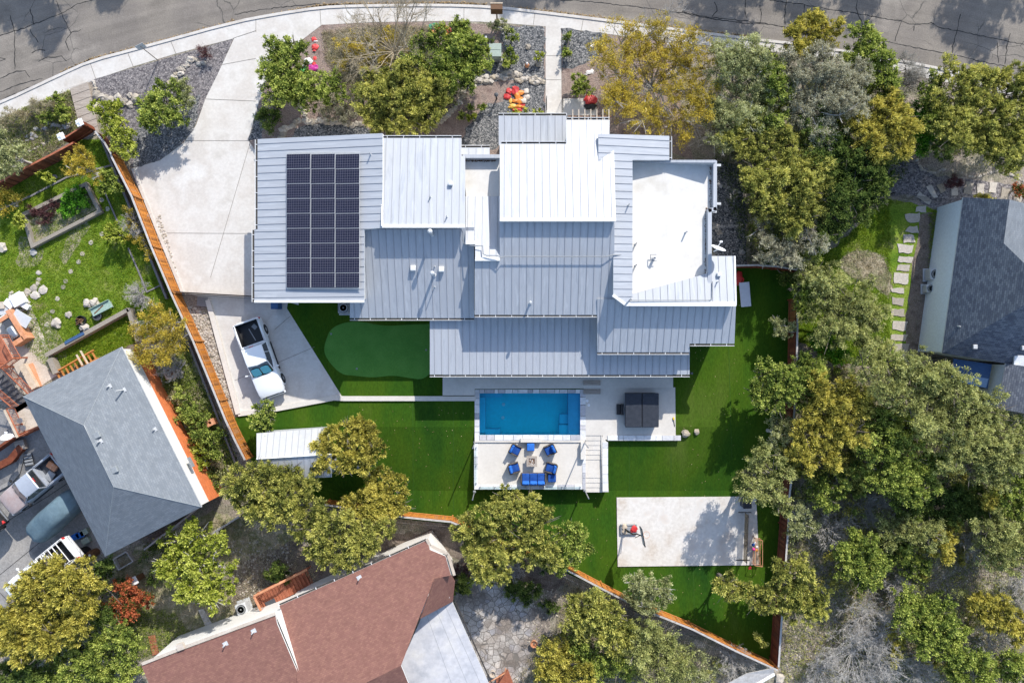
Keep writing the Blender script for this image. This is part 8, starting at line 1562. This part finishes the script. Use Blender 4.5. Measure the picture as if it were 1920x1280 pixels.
# ---------------------------------------------------------------- ground cover
def litterline(label, pts, n, spread, mat):
    b_ = MB()
    for _ in range(n):
        t = R.random() * (len(pts) - 1); i = int(t); t -= i; x = pts[i][0] + (pts[i + 1][0] - pts[i][0]) * t; y = pts[i][1] + (pts[i + 1][1] - pts[i][1]) * t - abs(R.gauss(0, spread)); p = G(x + R.gauss(0, 2), y, .03)
        b_.box(tuple(p), (R.uniform(.04, .12), R.uniform(.03, .06), .02), R.uniform(0, 3), a=R.random())
    tag(b_.solo('fallen_leaves', M[mat], label, 'leaves'), kind='stuff')
M['leaves'] = vmat('leaves', [(.16, .10, .05), (.38, .26, .13), (.50, .38, .22)], bump=0)
litterline('tan leaves gathered in the gutter left of the mailbox', [(480, 36), (600, 13), (660, 10), (820, 8), (910, 11)], 1500, 2.2, 'leaves')
litterline('tan leaves gathered in the gutter right of the mailbox', [(960, 17), (1040, 25), (1130, 36), (1260, 53), (1400, 70)], 900, 2.2, 'leaves')
litterline('tan leaves along the gutter at the upper left', [(115, 138), (170, 113), (265, 88), (440, 40)], 700, 1.6, 'leaves')
b_ = MB()
for _ in range(320):
    x, y = R.choice([(R.uniform(1160, 1460), R.uniform(1062, 1200)), (R.uniform(1280, 1470), R.uniform(650, 930)), (R.uniform(640, 880), R.uniform(760, 960)), (R.uniform(880, 1150), R.uniform(920, 1060))])
    if inside(TURF, x, y): p = G(x, y, .03); b_.box(tuple(p), (R.uniform(.02, .06), R.uniform(.02, .04), .01), R.uniform(0, 3), a=R.random())
tag(b_.solo('fallen_leaves', M['leaves'], 'sparse fallen leaves over the artificial turf', 'leaves'), kind='stuff')
tufts('undergrowth', [(1495, 690), (1920, 690), (1920, 1280), (1462, 1280), (1480, 900)], 5000, .22, 'juniper', 'yellow green low growth on floor of the right woods', .22, .05, cat='undergrowth')
tufts('lawn_grass', LAWN, 15000, .15, 'lawnb', 'bright green grass of the left lawn', .08, .03, cat='grass')
tufts('lawn_grass', RL, 9000, .15, 'lawnb', 'sunlit green grass of the right lawn', .08, .03, cat='grass', avoid=[[(1565, 488), (1610, 465), (1660, 480), (1675, 540), (1665, 560), (1630, 530), (1590, 520)], [(1668, 380), (1745, 380), (1740, 700), (1668, 700)]])
tufts('dry_grass', [(1565, 488), (1610, 465), (1660, 480), (1675, 540), (1665, 560), (1630, 530), (1590, 520)], 500, .2, 'straw', 'dead straw coloured grass patch in the right lawn', .1, .03, cat='grass')
tufts('dry_grass', [(0, 224), (60, 198), (133, 170), (142, 220), (150, 250), (0, 340)], 3500, .2, 'straw', 'dry grass on the slope beside the pavement', .12, .03, cat='grass')
tufts('weeds', [(0, 224), (60, 198), (133, 170), (142, 220), (150, 250), (0, 340)], 1800, .18, 'green', 'green weeds on the roadside slope', .12, .05, cat='weeds')
tufts('dry_grass', [(605, 60), (700, 48), (800, 50), (820, 80), (760, 150), (650, 170), (610, 110)], 5200, .2, 'straw', 'dry straw grass under the bare tree', .12, .025, cat='grass')
tufts('weeds', [(300, 700), (345, 640), (420, 800), (450, 880), (400, 920), (310, 730)], 3000, .2, 'green', 'weeds along the strip between brick house and orange fence', .15, .06, cat='weeds')
tufts('weeds', [(215, 1060), (400, 970), (560, 1010), (600, 1090), (480, 1160), (270, 1240), (230, 1180)], 5000, .18, 'straw', 'dry grass of the lower left yard', .1, .03, cat='grass')
tufts('weeds', [(230, 1130), (330, 1150), (360, 1190), (250, 1240)], 1600, .18, 'green', 'green grass under the lime tree', .1, .04, cat='grass')
tufts('undergrowth', [(1495, 690), (1920, 690), (1920, 1280), (1462, 1280), (1480, 900)], 9000, .22, 'straw', 'dry undergrowth on the floor of the right woods', .15, .03, cat='undergrowth')
tufts('undergrowth', [(1495, 690), (1920, 690), (1920, 1280), (1462, 1280), (1480, 900)], 6000, .2, 'oak', 'grey green low plants on the floor of right woods', .2, .05, cat='undergrowth')
tufts('undergrowth', [(1060, 1090), (1420, 1270), (1060, 1290), (960, 1280), (1000, 1220), (1040, 1180)], 4200, .2, 'straw', 'dry undergrowth below the lower orange fence', .15, .03, cat='undergrowth')
tufts('undergrowth', [(1340, 190), (1700, 150), (1700, 330), (1530, 480), (1400, 500), (1340, 300)], 3500, .2, 'dark', 'dark undergrowth of the upper right woods', .2, .05, cat='undergrowth')
tufts('weeds', [(95, 665), (235, 592), (250, 640), (225, 655), (115, 702)], 1500, .16, 'lawnb', 'green weeds between the stone wall and grey roof', .1, .04, cat='weeds')
def pebbles(name, poly, n, rmin, rmax, label, mat='stone', avoid=()):
    xs = [p[0] for p in poly]; ys = [p[1] for p in poly]; V = np.array([(0, 0, 1), (1, 0, 0), (0, 1, 0), (-1, 0, 0), (0, -1, 0)]); b_ = MB(); c = 0
    while c < n:
        x = R.uniform(min(xs), max(xs)); y = R.uniform(min(ys), max(ys))
        if not inside(poly, x, y): continue
        c += 1; p = G(x, y); r = R.uniform(rmin, rmax) ** 1.0; an = R.uniform(0, 6.3); k = R.uniform(.6, 1.2)
        vs = [(p.x + R.uniform(-.2, .2) * r, p.y + R.uniform(-.2, .2) * r, p.z + r * .6)] + [(p.x + r * math.cos(an + i * 1.257) * (k if i % 2 else 1), p.y + r * math.sin(an + i * 1.257), p.z + .012) for i in range(5)] + [(p.x + r * .6 * math.cos(an + i * 1.257), p.y + r * .6 * math.sin(an + i * 1.257), p.z + r * .5) for i in range(5)]
        fs = [(0, 6 + i, 6 + (i + 1) % 5) for i in range(5)] + [(6 + i, 1 + i, 1 + (i + 1) % 5, 6 + (i + 1) % 5) for i in range(5)]
        b_.add(vs, fs, 0, R.random())
    tag(b_.solo(name, M[mat], label, 'stones'), kind='stuff')
pebbles('rubble', [(1500, 940), (1900, 980), (1910, 1270), (1470, 1275), (1480, 1000)], 2600, .03, .13, 'pale rubble scattered over the floor of the right woods')
pebbles('rubble', [(1000, 1090), (1420, 1262), (1050, 1280), (980, 1200)], 800, .03, .1, 'pale rubble scattered below lower orange fence')
pebbles('rubble', [(350, 570), (390, 590), (440, 760), (425, 770), (372, 640)], 900, .04, .13, 'pale rubble strip between the orange fence and the drive kerb')
pebbles('rubble', [(300, 400), (340, 540), (346, 548), (330, 545), (282, 420)], 250, .04, .12, 'brown rubble strip beside the upper driveway kerb')
pebbles('rubble', [(20, 548), (50, 545), (62, 575), (10, 600)], 120, .04, .16, 'white broken stones at the patio top')
pebbles('rubble', [(430, 1010), (540, 1020), (560, 1110), (450, 1120)], 500, .03, .1, 'grey rubble in the yard above the red stairs')
pebbles('rubble', [(1345, 305), (1385, 310), (1400, 500), (1345, 480)], 250, .03, .08, 'small pale stones in the shaded side gravel', 'stonegrey')
